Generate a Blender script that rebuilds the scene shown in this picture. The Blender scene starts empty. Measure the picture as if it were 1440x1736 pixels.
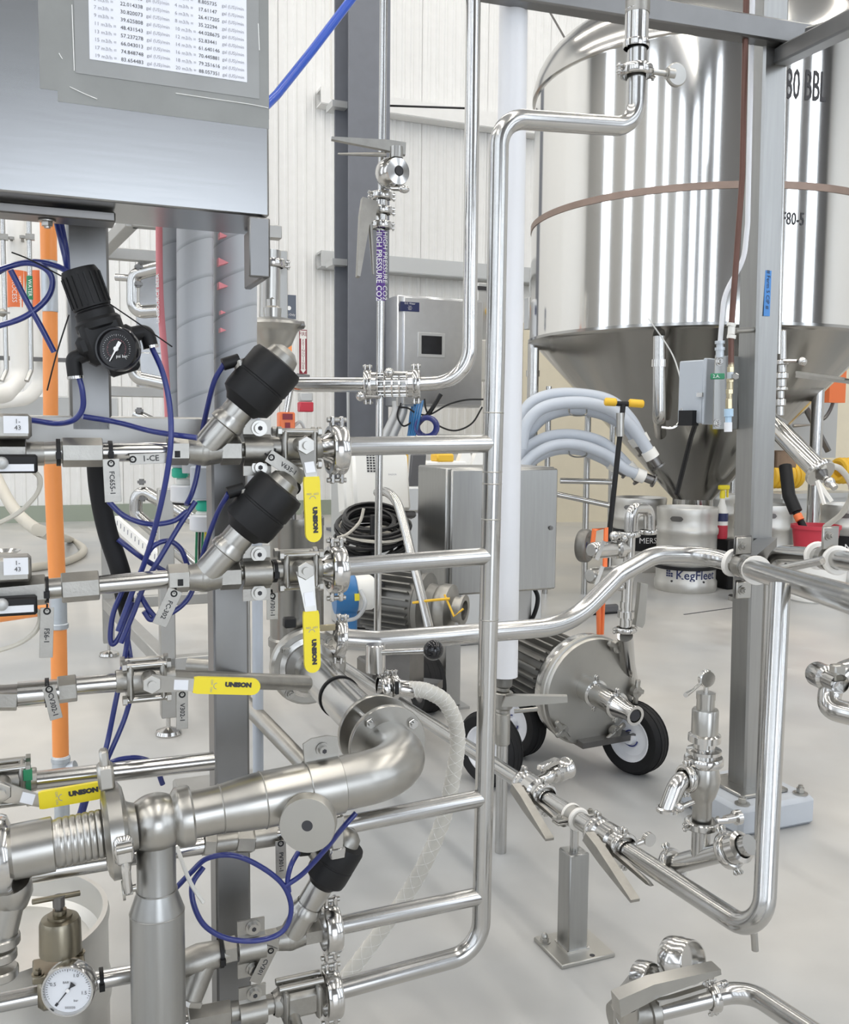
import bpy, math, random
from mathutils import Vector
random.seed(7)
SC = bpy.context.scene
COL = SC.collection
PI = math.pi

# ------------------------------------------------------------------ camera
FPX = 1600.0; CX = 720.0; CY = 868.0
CAM_H = 1.15
PITCH = math.atan(138.0/FPX); ROLL = math.radians(0.5)
_F = Vector((0, math.cos(PITCH), -math.sin(PITCH)))
_R0 = Vector((1, 0, 0)); _U0 = Vector((0, math.sin(PITCH), math.cos(PITCH)))
_R = _R0*math.cos(ROLL) + _U0*math.sin(ROLL)
_U = _U0*math.cos(ROLL) - _R0*math.sin(ROLL)
CAM_O = Vector((0, 0, CAM_H))
cd = bpy.data.cameras.new('camera'); cam = bpy.data.objects.new('camera', cd); COL.objects.link(cam)
cd.sensor_fit = 'HORIZONTAL'; cd.sensor_width = 36.0; cd.lens = FPX/1440.0*36.0
cd.clip_start = 0.02; cd.clip_end = 200
from mathutils import Matrix
cam.matrix_world = Matrix(((_R.x, _U.x, -_F.x, 0), (_R.y, _U.y, -_F.y, 0), (_R.z, _U.z, -_F.z, CAM_H), (0, 0, 0, 1)))
SC.camera = cam

# ------------------------------------------------------------------ world + exposure
W = bpy.data.worlds.new('world'); SC.world = W; W.use_nodes = True
wb = W.node_tree.nodes['Background']; wb.inputs[0].default_value = (0.80, 0.88, 1.0, 1); wb.inputs[1].default_value = 2.0
SC.view_settings.view_transform = 'Standard'; SC.view_settings.look = 'None'
SC.view_settings.gamma = 1.0; SC.view_settings.use_curve_mapping = False
SC.view_settings.exposure = 0.36

# ------------------------------------------------------------------ directions of the room and the skid
UX = Vector((0.925, 0.38, 0)).normalized()       # along the pipe rows, to the right and slightly away
VY = Vector((-UX.y, UX.x, 0))                    # into the room
ZZ = Vector((0, 0, 1))

def area_light(name, loc, size, energy, direction, color=(1, 1, 1), roty=None):
    ld = bpy.data.lights.new(name, 'AREA'); ld.shape = 'RECTANGLE'; ld.size, ld.size_y = size
    ld.energy = energy; ld.color = color
    o = bpy.data.objects.new(name, ld); COL.objects.link(o); o.location = loc
    z = -Vector(direction).normalized(); x = UX.copy() if abs(z.dot(UX)) < .9 else Vector((0, 0, 1))
    x = (x - z*x.dot(z)).normalized(); y = z.cross(x)
    o.matrix_world = Matrix(((x.x, y.x, z.x, loc[0]), (x.y, y.y, z.y, loc[1]), (x.z, y.z, z.z, loc[2]), (0, 0, 0, 1)))
    return o

def uv(u, v, z=0.0):
    p = UX*u + VY*v; return Vector((p.x, p.y, z))
# daylight coming in through the tall window bays and the open roller door of the wall behind the camera
WIN_BAYS = [(-8.2, 1.5, .8, 9.0), (-5.7, 1.3, .8, 9.0), (-3.4, 1.0, .8, 9.0), (1.0, 3.8, 0.0, 3.7), (5.0, 1.5, .8, 9.0), (8.2, 1.8, .8, 9.0), (11.8, 2.0, .8, 9.0)]   # centre u, width, sill, head; tall narrow bays shaped to stripe the tank
FRONT_V = -7.5
for (wu, ww, w0, w1) in WIN_BAYS:
    p = uv(wu, FRONT_V - 0.15, (w0+w1)/2)
    area_light('daylight_window', p, (ww, w1-w0), 4.4*ww*(w1-w0), VY, (0.90, 0.955, 1.0))
# unseen windows added to the left wall to put bands in the tank
LEFT_U = -9.5
ADDED_SIDE_BAYS = [(-5.2, 1.4), (-2.0, 1.0), (0.8, 1.6), (4.4, 1.2), (8.2, 1.6)]      # centre v, width
for (wv, ww) in ADDED_SIDE_BAYS:
    p = uv(LEFT_U - 0.15, wv, 4.9)
    L_ = area_light('added_side_daylight', p, (8.2, ww), 3.4*ww*8.2, UX, (0.92, 0.965, 1.0))
# added rows of unseen lamps, made long to streak the tank (their fixtures are built with the ceiling)
LAMP_U = (-7.0, -2.8, 1.4, 5.6, 9.8); LAMP_V = (-6.0, 11.4); LAMP_Z = 9.3
for u in LAMP_U:
    area_light('added_row_light', uv(u, (LAMP_V[0]+LAMP_V[1])/2, LAMP_Z-.03), (0.35, LAMP_V[1]-LAMP_V[0]), 230, (0, 0, -1), (1.0, 0.95, 0.875))

# ------------------------------------------------------------------ pixel helpers
def ray(px, py):
    return (_F + _R*((px-CX)/FPX) + _U*((CY-py)/FPX))
def P(px, py, d):
    r = ray(px, py); return CAM_O + r*(d/r.y)
def G(px, py, z=0.0):
    r = ray(px, py); return CAM_O + r*((z-CAM_H)/r.z)
_A = P(825, 900, 1.65)
def S(px, py, off=0.0):
    """point on the vertical plane of the pipe rows, moved back by off"""
    r = ray(px, py); t = ((_A + VY*off) - CAM_O).dot(VY)/r.dot(VY); return CAM_O + r*t
def DEP(p): return p.y
def Wd(px, p): return px*p.y/FPX           # a width in pixels at the depth of p, in metres

# ------------------------------------------------------------------ mesh builder
class Fr:
    """local frame: origin, x, z -> y"""
    def __init__(s, o, x, z, sc=1.0):
        s.o = Vector(o); s.x = Vector(x).normalized(); z = Vector(z)
        z = (z - s.x*z.dot(s.x)); 
        if z.length < 1e-6: z = s.x.orthogonal()
        s.z = z.normalized(); s.y = s.z.cross(s.x); s.s = sc
    def __call__(s, x, y, z): return s.o + (s.x*x + s.y*y + s.z*z)*s.s
    def d(s, x, y, z): return s.x*x + s.y*y + s.z*z
    def at(s, x, y, z): 
        f = Fr(s(x, y, z), s.x, s.z, s.s); return f

def perp(a):
    a = Vector(a).normalized()
    b = ZZ if abs(a.z) < 0.9 else Vector((1, 0, 0))
    x = (b - a*b.dot(a)).normalized(); return x, a.cross(x)

class MB:
    def __init__(s): s.v = []; s.f = []
    def add(s, vs, fs):
        n = len(s.v); s.v += [Vector(p) for p in vs]; s.f += [tuple(i+n for i in f) for f in fs]; return s
    def lathe(s, o, ax, prof, seg=20, closed=False, arc=None, x=None, rot=0.0):
        """prof: (radius, position along axis)"""
        o = Vector(o); a = Vector(ax).normalized()
        if x is None: x, y = perp(a)
        else:
            x = Vector(x); x = (x - a*x.dot(a)).normalized(); y = a.cross(x)
        vs = []; rings = []
        n = seg if arc is None else seg+1
        for (r, h) in prof:
            if r < 1e-6: rings.append([len(vs)]); vs.append(o + a*h)
            else:
                row = []
                for i in range(n):
                    t = rot + (2*PI if arc is None else arc)*i/seg
                    row.append(len(vs)); vs.append(o + a*h + (x*math.cos(t) + y*math.sin(t))*r)
                rings.append(row)
        fs = []
        m = len(rings)
        for k in range(m if closed else m-1):
            A = rings[k]; B = rings[(k+1) % m]
            if len(A) == 1 and len(B) == 1: continue
            for i in range(n if arc is None else n-1):
                j = (i+1) % n
                if len(A) == 1: fs.append((A[0], B[i], B[j]))
                elif len(B) == 1: fs.append((A[i], B[0], A[j]))
                else: fs.append((A[i], B[i], B[j], A[j]))
        return s.add(vs, fs)
    def cyl(s, p, q, r, seg=16, r2=None, bev=0.0):
        p = Vector(p); q = Vector(q); L = (q-p).length; r2 = r if r2 is None else r2
        b = min(bev, L*0.4, r*0.5)
        if b > 0: prof = [(0, 0), (r-b, 0), (r, b), (r2, L-b), (r2-b, L), (0, L)]
        else: prof = [(0, 0), (r, 0), (r2, L), (0, L)]
        return s.lathe(p, q-p, prof, seg)
    def hexa(s, p, q, r, x=None, bev=0.06):
        p = Vector(p); q = Vector(q); L = (q-p).length; b = r*bev
        return s.lathe(p, q-p, [(0, 0), (r-b, 0), (r, b), (r, L-b), (r-b, L), (0, L)], 6, x=x)
    def sphere(s, o, r, seg=18, ring=10, ax=(0, 0, 1), sq=1.0):
        pr = [(r*math.sin(PI*i/ring), -r*sq*math.cos(PI*i/ring)) for i in range(ring+1)]
        pr[0] = (0, -r*sq); pr[-1] = (0, r*sq)
        return s.lathe(o, ax, pr, seg)
    def torus(s, o, ax, R, r, seg=24, sec=10, arc=None, x=None):
        pr = [(R + r*math.cos(2*PI*i/sec), r*math.sin(2*PI*i/sec)) for i in range(sec)]
        return s.lathe(o, ax, pr, seg, closed=True, arc=arc, x=x)
    def ring(s, o, ax, r0, r1, w, seg=24, bev=0.0, arc=None, x=None):
        h = w/2; b = bev
        pr = [(r0, -h), (r1-b, -h), (r1, -h+b), (r1, h-b), (r1-b, h), (r0, h)] if b else [(r0, -h), (r1, -h), (r1, h), (r0, h)]
        return s.lathe(o, ax, pr, seg, closed=True, arc=arc, x=x)
    def box(s, fr, sx, sy, sz, c=(0, 0, 0), b=0.0):
        hx, hy, hz = sx/2, sy/2, sz/2; c = Vector(c)
        b = min(b, hx*.9, hy*.9, hz*.9)
        vs = []
        if b <= 0:
            for k in (-1, 1):
                for j in (-1, 1):
                    for i in (-1, 1): vs.append(fr(c.x+i*hx, c.y+j*hy, c.z+k*hz))
            fs = [(0, 2, 3, 1), (4, 5, 7, 6), (0, 1, 5, 4), (2, 6, 7, 3), (0, 4, 6, 2), (1, 3, 7, 5)]
            return s.add(vs, fs)
        idx = {}
        for i in (-1, 1):
            for j in (-1, 1):
                for k in (-1, 1):
                    for a in range(3):
                        q = [i*(hx-b), j*(hy-b), k*(hz-b)]
                        q[a] += (i, j, k)[a]*b
                        idx[(i, j, k, a)] = len(vs); vs.append(fr(c.x+q[0], c.y+q[1], c.z+q[2]))
        fs = []
        def I(i, j, k, a): return idx[(i, j, k, a)]
        for sg in (-1, 1):
            q = [(sg, -1, -1), (sg, 1, -1), (sg, 1, 1), (sg, -1, 1)]; fs.append([I(*t, 0) for t in (q if sg > 0 else q[::-1])])
            q = [(-1, sg, -1), (-1, sg, 1), (1, sg, 1), (1, sg, -1)]; fs.append([I(*t, 1) for t in (q if sg > 0 else q[::-1])])
            q = [(-1, -1, sg), (1, -1, sg), (1, 1, sg), (-1, 1, sg)]; fs.append([I(*t, 2) for t in (q if sg > 0 else q[::-1])])
        for i in (-1, 1):
            for j in (-1, 1):
                f = [I(i, j, -1, 0), I(i, j, 1, 0), I(i, j, 1, 1), I(i, j, -1, 1)]; fs.append(f if i*j < 0 else f[::-1])
                f = [I(i, -1, j, 0), I(i, 1, j, 0), I(i, 1, j, 2), I(i, -1, j, 2)]; fs.append(f if i*j > 0 else f[::-1])
                f = [I(-1, i, j, 1), I(1, i, j, 1), I(1, i, j, 2), I(-1, i, j, 2)]; fs.append(f if i*j < 0 else f[::-1])
                for k in (-1, 1):
                    f = [I(i, j, k, 0), I(i, j, k, 1), I(i, j, k, 2)]; fs.append(f if i*j*k > 0 else f[::-1])
        return s.add(vs, fs)
    def prism(s, fr, poly, t, plane='xz', y0=0.0):
        """polygon (a,b) extruded by t. plane xz: along y; xy: along z; yz: along x"""
        n = len(poly)
        def m(a, b, h):
            return {'xz': lambda: fr(a, h, b), 'xy': lambda: fr(a, b, h), 'yz': lambda: fr(h, a, b)}[plane]()
        vs = [m(a, b, y0) for a, b in poly] + [m(a, b, y0+t) for a, b in poly]
        ar = sum(poly[i][0]*poly[(i+1) % n][1]-poly[(i+1) % n][0]*poly[i][1] for i in range(n))
        fl = (ar > 0) ^ (t < 0)
        if plane == 'xz': fl = not fl
        A = list(range(n)); B = list(range(n, 2*n))
        fs = [A[::-1] if fl else A, B if fl else B[::-1]]
        for i in range(n):
            j = (i+1) % n; f = (i, j, n+j, n+i); fs.append(f if fl else f[::-1])
        return s.add(vs, fs)
    def tube(s, pts, r, seg=14, cap=True, radii=None, hollow=0.0):
        pts = [Vector(p) for p in pts]; n = len(pts)
        T = []
        for i in range(n):
            a = pts[max(i-1, 0)]; b = pts[min(i+1, n-1)]; T.append((b-a).normalized())
        x, y = perp(T[0]); vs = []; fs = []
        for i in range(n):
            t = T[i]; x = (x - t*x.dot(t))
            if x.length < 1e-6: x, _ = perp(t)
            x.normalize(); y = t.cross(x)
            rr = radii[i] if radii else r
            # widen at mitre
            if 0 < i < n-1:
                c = (pts[i]-pts[i-1]).normalized().dot((pts[i+1]-pts[i]).normalized())
            for k in range(seg):
                a = 2*PI*k/seg; vs.append(pts[i] + (x*math.cos(a)+y*math.sin(a))*rr)
        for i in range(n-1):
            for k in range(seg):
                j = (k+1) % seg; fs.append((i*seg+k, i*seg+j, (i+1)*seg+j, (i+1)*seg+k))
        if cap:
            fs.append(tuple(range(seg))[::-1]); fs.append(tuple((n-1)*seg+k for k in range(seg)))
        return s.add(vs, fs)

def spline(pts, n=8):
    pts = [Vector(p) for p in pts]
    if len(pts) < 3: return pts
    q = [pts[0]*2-pts[1]] + pts + [pts[-1]*2-pts[-2]]; out = []
    for i in range(1, len(q)-2):
        a, b, c, d = q[i-1:i+3]
        for k in range(n):
            t = k/n; out.append(0.5*((2*b) + (c-a)*t + (2*a-5*b+4*c-d)*t*t + (-a+3*b-3*c+d)*t**3))
    out.append(pts[-1]); return out
def fillet(pts, R, n=8):
    pts = [Vector(p) for p in pts]; out = [pts[0]]
    for i in range(1, len(pts)-1):
        a = (pts[i-1]-pts[i]); b = (pts[i+1]-pts[i]); la, lb = a.length, b.length; a.normalize(); b.normalize()
        rr = R[i-1] if isinstance(R, (list, tuple)) else R
        th = a.angle(b)
        if th > PI-0.02: out.append(pts[i]); continue
        t = min(rr/math.tan(th/2), la*0.49 if i > 1 else la*.95, lb*0.49 if i < len(pts)-2 else lb*.95)
        re = t*math.tan(th/2)
        c = pts[i] + (a+b).normalized()*(re/math.sin(th/2))
        p0 = pts[i]+a*t; p1 = pts[i]+b*t
        e0 = (p0-c); e1 = (p1-c); w = e0.angle(e1)
        for k in range(n+1):
            u = k/n
            out.append(c + (e0*math.sin((1-u)*w) + e1*math.sin(u*w))/math.sin(w))
    out.append(pts[-1]); return out

ORI = {}
def finish(name, mb, mat, parent=None, smooth=True, ang=38):
    o0 = ORI[parent.name] if parent is not None else None
    if o0 is None:
        lo = Vector((min(p.x for p in mb.v), min(p.y for p in mb.v), min(p.z for p in mb.v)))
        hi = Vector((max(p.x for p in mb.v), max(p.y for p in mb.v), max(p.z for p in mb.v)))
        o0 = Vector(((lo.x+hi.x)/2, (lo.y+hi.y)/2, lo.z))
    me = bpy.data.meshes.new(name)
    me.from_pydata([tuple(p-o0) for p in mb.v], [], mb.f)
    me.validate(); me.update()
    if smooth:
        me.polygons.foreach_set('use_smooth', [True]*len(me.polygons))
        me.set_sharp_from_angle(angle=math.radians(ang))
    me.materials.append(M[mat] if isinstance(mat, str) else mat)
    ob = bpy.data.objects.new(name, me); COL.objects.link(ob)
    ob.parent = parent
    if parent is None: ob.location = o0
    ORI[ob.name] = o0
    return ob
def thing(name, label, cat, loc, group=None):
    o = bpy.data.objects.new(name, None); COL.objects.link(o); o.location = loc; o.empty_display_size = 0.02
    ORI[o.name] = Vector(loc); o['label'] = label; o['category'] = cat
    if group: o['group'] = group
    return o
def tag(o, label, cat, group=None):
    o['label'] = label; o['category'] = cat
    if group: o['group'] = group
    return o
def solo(name, mb, mat, label, cat, group=None):
    return tag(finish(name, mb, mat), label, cat, group)
def struct(name, mb, mat, parent=None, smooth=False):
    o = finish(name, mb, mat, parent, smooth)
    if parent is None: o['kind'] = 'structure'
    return o

def text_mb(body, o, xd, nrm, size, align='CENTER', ext=0.0003, sx=1.0, lines=1.0, bold=0.0):
    cu = bpy.data.curves.new('t', 'FONT'); cu.body = body; cu.size = size; cu.align_x = align; cu.align_y = 'CENTER'
    cu.resolution_u = 2; cu.space_line = lines; cu.offset = bold; cu.extrude = 0
    ob = bpy.data.objects.new('t', cu); me = ob.to_mesh()
    x = Vector(xd).normalized(); nz = Vector(nrm).normalized(); y = nz.cross(x).normalized(); o = Vector(o)
    mb = MB()
    mb.add([o + x*(v.co.x*sx) + y*v.co.y + nz*ext for v in me.vertices], [tuple(p.vertices) for p in me.polygons])
    ob.to_mesh_clear(); bpy.data.objects.remove(ob); bpy.data.curves.remove(cu)
    return mb

# ------------------------------------------------------------------ materials
M = {}
def mat(name, col, metal=0.0, rough=0.5, var=0.0, vscale=8.0, bump=0.0, bscale=60.0, stretch=None, rvar=0.0, spec=0.5, coat=0.0, trans=0.0, emit=0.0, alpha=1.0, obj=True):
    m = bpy.data.materials.new(name); m.use_nodes = True; nt = m.node_tree; N = nt.nodes; L = nt.links
    b = N['Principled BSDF']
    b.inputs['Base Color'].default_value = (*col, 1); b.inputs['Metallic'].default_value = metal
    b.inputs['Roughness'].default_value = rough; b.inputs['Specular IOR Level'].default_value = spec
    b.inputs['Coat Weight'].default_value = coat; b.inputs['Transmission Weight'].default_value = trans
    b.inputs['Alpha'].default_value = alpha
    if emit:
        b.inputs['Emission Color'].default_value = (*col, 1); b.inputs['Emission Strength'].default_value = emit
    if var or bump or rvar:
        tc = N.new('ShaderNodeTexCoord'); mp = N.new('ShaderNodeMapping'); L.new(tc.outputs['Object'], mp.inputs[0])
        if stretch: mp.inputs['Scale'].default_value = stretch
    if var:
        nz = N.new('ShaderNodeTexNoise'); nz.inputs['Scale'].default_value = vscale; nz.inputs['Detail'].default_value = 4; L.new(mp.outputs[0], nz.inputs[0])
        cr = N.new('ShaderNodeMapRange'); cr.inputs['From Min'].default_value = 0.3; cr.inputs['From Max'].default_value = 0.7
        cr.inputs['To Min'].default_value = 1-var; cr.inputs['To Max'].default_value = 1+var; L.new(nz.outputs[0], cr.inputs[0])
        mx = N.new('ShaderNodeVectorMath'); mx.operation = 'SCALE'; mx.inputs[0].default_value = col; L.new(cr.outputs[0], mx.inputs['Scale'])
        L.new(mx.outputs[0], b.inputs['Base Color'])
    if rvar:
        nz2 = N.new('ShaderNodeTexNoise'); nz2.inputs['Scale'].default_value = vscale*1.7; nz2.inputs['Detail'].default_value = 3; L.new(mp.outputs[0], nz2.inputs[0])
        c2 = N.new('ShaderNodeMapRange'); c2.inputs['From Min'].default_value = 0.3; c2.inputs['From Max'].default_value = 0.7
        c2.inputs['To Min'].default_value = max(rough-rvar, 0.02); c2.inputs['To Max'].default_value = rough+rvar; L.new(nz2.outputs[0], c2.inputs[0]); L.new(c2.outputs[0], b.inputs['Roughness'])
    if bump:
        nb = N.new('ShaderNodeTexNoise'); nb.inputs['Scale'].default_value = bscale; nb.inputs['Detail'].default_value = 3; L.new(mp.outputs[0], nb.inputs[0])
        bn = N.new('ShaderNodeBump'); bn.inputs['Strength'].default_value = bump; bn.inputs['Distance'].default_value = 0.002
        L.new(nb.outputs[0], bn.inputs['Height']); L.new(bn.outputs[0], b.inputs['Normal'])
    M[name] = m; return m

mat('polished', (0.58, 0.57, 0.55), 1.0, 0.16, var=0.03)
mat('tube_steel', (0.52, 0.515, 0.50), 1.0, 0.20, var=0.04, vscale=14)
mat('satin', (0.44, 0.43, 0.405), 1.0, 0.29, var=0.05, vscale=20)
mat('cast', (0.36, 0.35, 0.325), 1.0, 0.40, var=0.08, vscale=40, bump=0.12, bscale=260)
mat('dark_steel', (0.20, 0.195, 0.19), 1.0, 0.36, var=0.06, vscale=30)
mat('brushed', (0.40, 0.405, 0.41), 1.0, 0.27, var=0.03, vscale=30, stretch=(.3, .3, 6))
mat('brushed_vert', (0.37, 0.37, 0.36), 1.0, 0.34, var=0.05, vscale=30, stretch=(3, 3, .15))
mat('frame_steel', (0.24, 0.24, 0.24), 1.0, 0.40, var=0.05, vscale=12)
mat('skid_grey', (0.42, 0.415, 0.40), 0.8, 0.42, var=0.05)
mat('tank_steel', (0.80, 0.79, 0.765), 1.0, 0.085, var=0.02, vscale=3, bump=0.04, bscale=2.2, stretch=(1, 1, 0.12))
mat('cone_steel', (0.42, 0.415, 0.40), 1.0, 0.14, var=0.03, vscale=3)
mat('plate_grey', (0.46, 0.45, 0.42), 1.0, 0.42, var=0.04, vscale=10)
mat('keg_steel', (0.62, 0.61, 0.58), 0.85, 0.42, var=0.04, vscale=10)
mat('cabinet_bright', (0.66, 0.67, 0.69), 1.0, 0.33, var=0.03, vscale=12)
mat('dark_satin', (0.27, 0.265, 0.25), 1.0, 0.27, var=0.06, vscale=14)
mat('white_pvc', (0.80, 0.81, 0.84), 0, 0.32)
mat('white_plastic', (0.80, 0.79, 0.75), 0, 0.42)
mat('hot_white', (0.86, 0.85, 0.82), 0, 0.5)
mat('paper', (0.80, 0.82, 0.88), 0, 0.55)
mat('sleeve', (0.33, 0.335, 0.33), 0.35, 0.38, var=0.05, vscale=12)
mat('tape', (0.27, 0.275, 0.265), 0.3, 0.42, var=0.06, vscale=18)
mat('tape_edge', (0.85, 0.85, 0.83), 0, 0.4)
mat('ink', (0.035, 0.035, 0.04), 0, 0.6)
mat('ink_grey', (0.30, 0.30, 0.34), 0, 0.6)
mat('white_ink', (0.85, 0.85, 0.85), 0, 0.5)
mat('black_plastic', (0.008, 0.008, 0.009), 0, 0.5, spec=0.35)
mat('black_gloss', (0.012, 0.012, 0.014), 0, 0.12)
mat('black_rubber', (0.012, 0.012, 0.013), 0, 0.65, spec=0.3)
mat('black_cable', (0.008, 0.008, 0.009), 0, 0.42, spec=0.4)
mat('blue_tube', (0.018, 0.030, 0.185), 0, 0.28, coat=0.3)
mat('blue_hose', (0.02, 0.09, 0.52), 0, 0.3, coat=0.3)
mat('yellow', (0.80, 0.66, 0.025), 0, 0.38)
mat('yellow_deep', (0.80, 0.48, 0.03), 0, 0.45)
mat('orange', (0.95, 0.34, 0.09), 0, 0.36)
mat('orange_red', (0.85, 0.20, 0.06), 0, 0.4)
mat('red', (0.52, 0.035, 0.06), 0, 0.45)
mat('dark_red', (0.23, 0.02, 0.035), 0, 0.5)
mat('pink', (0.75, 0.25, 0.28), 0, 0.5)
mat('green', (0.02, 0.22, 0.10), 0, 0.45)
mat('teal', (0.03, 0.50, 0.33), 0, 0.45)
mat('purple', (0.10, 0.03, 0.27), 0, 0.4)
mat('navy', (0.02, 0.028, 0.10), 0, 0.4)
mat('sign_grey', (0.11, 0.13, 0.17), 0, 0.5)
mat('blue_paint', (0.03, 0.16, 0.38), 0, 0.35)
mat('blue_tape', (0.08, 0.26, 0.62), 0, 0.6)
mat('light_blue', (0.45, 0.62, 0.78), 0, 0.4)
mat('galv', (0.56, 0.60, 0.64), 0.75, 0.45, var=0.10, vscale=20)
mat('grey_box', (0.48, 0.52, 0.57), 0.1, 0.45)
mat('column_paint', (0.155, 0.165, 0.19), 0.0, 0.55, var=0.04)
mat('motor_grey', (0.20, 0.195, 0.18), 0.55, 0.42, var=0.08, vscale=20)
mat('grey_plastic', (0.10, 0.10, 0.105), 0, 0.5)
mat('copper', (0.13, 0.065, 0.05), 0.5, 0.36, var=0.12, vscale=8)
mat('band_brown', (0.27, 0.20, 0.165), 0.4, 0.45, var=0.1, vscale=9)
mat('brass', (0.46, 0.40, 0.27), 1.0, 0.30, var=0.1, vscale=20)
mat('bronze', (0.26, 0.235, 0.18), 1.0, 0.32, var=0.10, vscale=20)
mat('grey_hose', (0.50, 0.54, 0.60), 0, 0.45)
mat('clear_hose', (0.72, 0.70, 0.64), 0, 0.32, trans=0.15, coat=0.2)
mat('beige_hose', (0.56, 0.53, 0.46), 0, 0.5)
mat('dial_white', (0.74, 0.76, 0.80), 0, 0.4)
mat('glass', (0.92, 0.94, 0.95), 0, 0.05, trans=0.9)
mat('concrete', (0.46, 0.49, 0.53), 0, 0.45, var=0.06, vscale=6)
mat('white_ring', (0.82, 0.80, 0.76), 0, 0.5)
mat('wall_white', (0.80, 0.80, 0.79), 0, 0.45, var=0.02)
mat('wall_side', (0.34, 0.34, 0.335), 0, 0.55)
mat('wall_cream', (0.72, 0.66, 0.52), 0, 0.6, var=0.02)
mat('wall_grey', (0.13, 0.13, 0.135), 0, 0.6)
mat('ceiling_grey', (0.50, 0.50, 0.50), 0, 0.7)
mat('green_sill', (0.30, 0.34, 0.28), 0, 0.6)
mat('trim_grey', (0.52, 0.53, 0.53), 0.4, 0.4)
mat('lamp_glow', (1.0, 0.97, 0.92), 0, 0.5, emit=3.0)
mat('wood', (0.30, 0.20, 0.13), 0, 0.6, var=0.2)

# grey wrapped hose: bands from a wave, colour only
def wrap_mat():
    m = mat('wrap_hose', (0.42, 0.44, 0.47), 0.0, 0.42); nt = m.node_tree; N = nt.nodes; L = nt.links; b = N['Principled BSDF']
    tc = N.new('ShaderNodeTexCoord'); mp = N.new('ShaderNodeMapping'); L.new(tc.outputs['Object'], mp.inputs[0]); mp.inputs['Rotation'].default_value = (0, math.radians(24), 0)
    w = N.new('ShaderNodeTexWave'); w.bands_direction = 'Z'; w.wave_profile = 'SAW'; w.inputs['Scale'].default_value = 5.0; w.inputs['Distortion'].default_value = 0.35; L.new(mp.outputs[0], w.inputs[0])
    bn = N.new('ShaderNodeBump'); bn.inputs['Strength'].default_value = 0.35; bn.inputs['Distance'].default_value = 0.004; L.new(w.outputs[1], bn.inputs['Height']); L.new(bn.outputs[0], b.inputs['Normal'])
    r = N.new('ShaderNodeValToRGB'); r.color_ramp.elements[0].color = (0.30, 0.315, 0.34, 1); r.color_ramp.elements[0].position = 0.0
    r.color_ramp.elements[1].color = (0.46, 0.48, 0.51, 1); r.color_ramp.elements[1].position = 0.12
    L.new(w.outputs[1], r.inputs[0]); L.new(r.outputs[0], b.inputs['Base Color'])
wrap_mat()

# painted epoxy floor: soft mottling, slightly warmer in broad patches, some gloss
def floor_mat():
    m = mat('floor_epoxy', (0.53, 0.525, 0.505), 0, 0.24, bump=0.04, bscale=25); nt = m.node_tree; N = nt.nodes; L = nt.links; b = N['Principled BSDF']
    tc = N.new('ShaderNodeTexCoord')
    n1 = N.new('ShaderNodeTexNoise'); n1.inputs['Scale'].default_value = 0.7; n1.inputs['Detail'].default_value = 3; L.new(tc.outputs['Object'], n1.inputs[0])
    n2 = N.new('ShaderNodeTexNoise'); n2.inputs['Scale'].default_value = 4.5; n2.inputs['Detail'].default_value = 2.5; n2.inputs['Roughness'].default_value = 0.5; L.new(tc.outputs['Object'], n2.inputs[0])
    r1 = N.new('ShaderNodeValToRGB'); r1.color_ramp.elements[0].position = 0.36; r1.color_ramp.elements[0].color = (0.385, 0.395, 0.40, 1); r1.color_ramp.elements[1].position = 0.62; r1.color_ramp.elements[1].color = (0.53, 0.51, 0.475, 1); L.new(n1.outputs[0], r1.inputs[0])
    r2 = N.new('ShaderNodeMapRange'); r2.inputs['From Min'].default_value = 0.3; r2.inputs['From Max'].default_value = 0.7; r2.inputs['To Min'].default_value = 0.90; r2.inputs['To Max'].default_value = 1.07; L.new(n2.outputs[0], r2.inputs[0])
    mx = N.new('ShaderNodeVectorMath'); mx.operation = 'SCALE'; L.new(r1.outputs[0], mx.inputs[0]); L.new(r2.outputs[0], mx.inputs['Scale']); L.new(mx.outputs[0], b.inputs['Base Color'])
    r3 = N.new('ShaderNodeMapRange'); r3.inputs['From Min'].default_value = 0.35; r3.inputs['From Max'].default_value = 0.65; r3.inputs['To Min'].default_value = 0.28; r3.inputs['To Max'].default_value = 0.38; L.new(n2.outputs[0], r3.inputs[0]); L.new(r3.outputs[0], b.inputs['Roughness'])
floor_mat()
# ================================================================== the setting
RF = Fr((0, 0, 0), UX, ZZ)           # room frame: x = u, y = v
BACK_V = 12.4; RIGHT_U = 15.5; CEIL = 9.6
mb = MB(); mb.box(RF, RIGHT_U-LEFT_U, BACK_V-FRONT_V, 0.1, ((RIGHT_U+LEFT_U)/2, (BACK_V+FRONT_V)/2, -0.05))
fl = struct('floor', mb, 'floor_epoxy')
mb = MB(); mb.box(RF, RIGHT_U-LEFT_U, BACK_V-FRONT_V, 0.1, ((RIGHT_U+LEFT_U)/2, (BACK_V+FRONT_V)/2, CEIL+.05))
ce = struct('ceiling', mb, 'ceiling_grey')
mb = MB(); mb.box(RF, RIGHT_U-LEFT_U, 0.1, CEIL, ((RIGHT_U+LEFT_U)/2, BACK_V+.05, CEIL/2))
wback = struct('wall_back', mb, 'wall_white')
mb = MB(); ve = [FRONT_V] + [e for (c, w) in ADDED_SIDE_BAYS for e in (c-w/2, c+w/2)] + [BACK_V]
for i in range(0, len(ve), 2): mb.box(RF, 0.1, ve[i+1]-ve[i], CEIL, (LEFT_U-.05, (ve[i]+ve[i+1])/2, CEIL/2))
for (c, w) in ADDED_SIDE_BAYS:
    mb.box(RF, .1, w, .8, (LEFT_U-.05, c, .4)); mb.box(RF, .1, w, CEIL-9.0, (LEFT_U-.05, c, 9.0+(CEIL-9.0)/2))
struct('wall_left', mb, 'wall_side')
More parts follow.
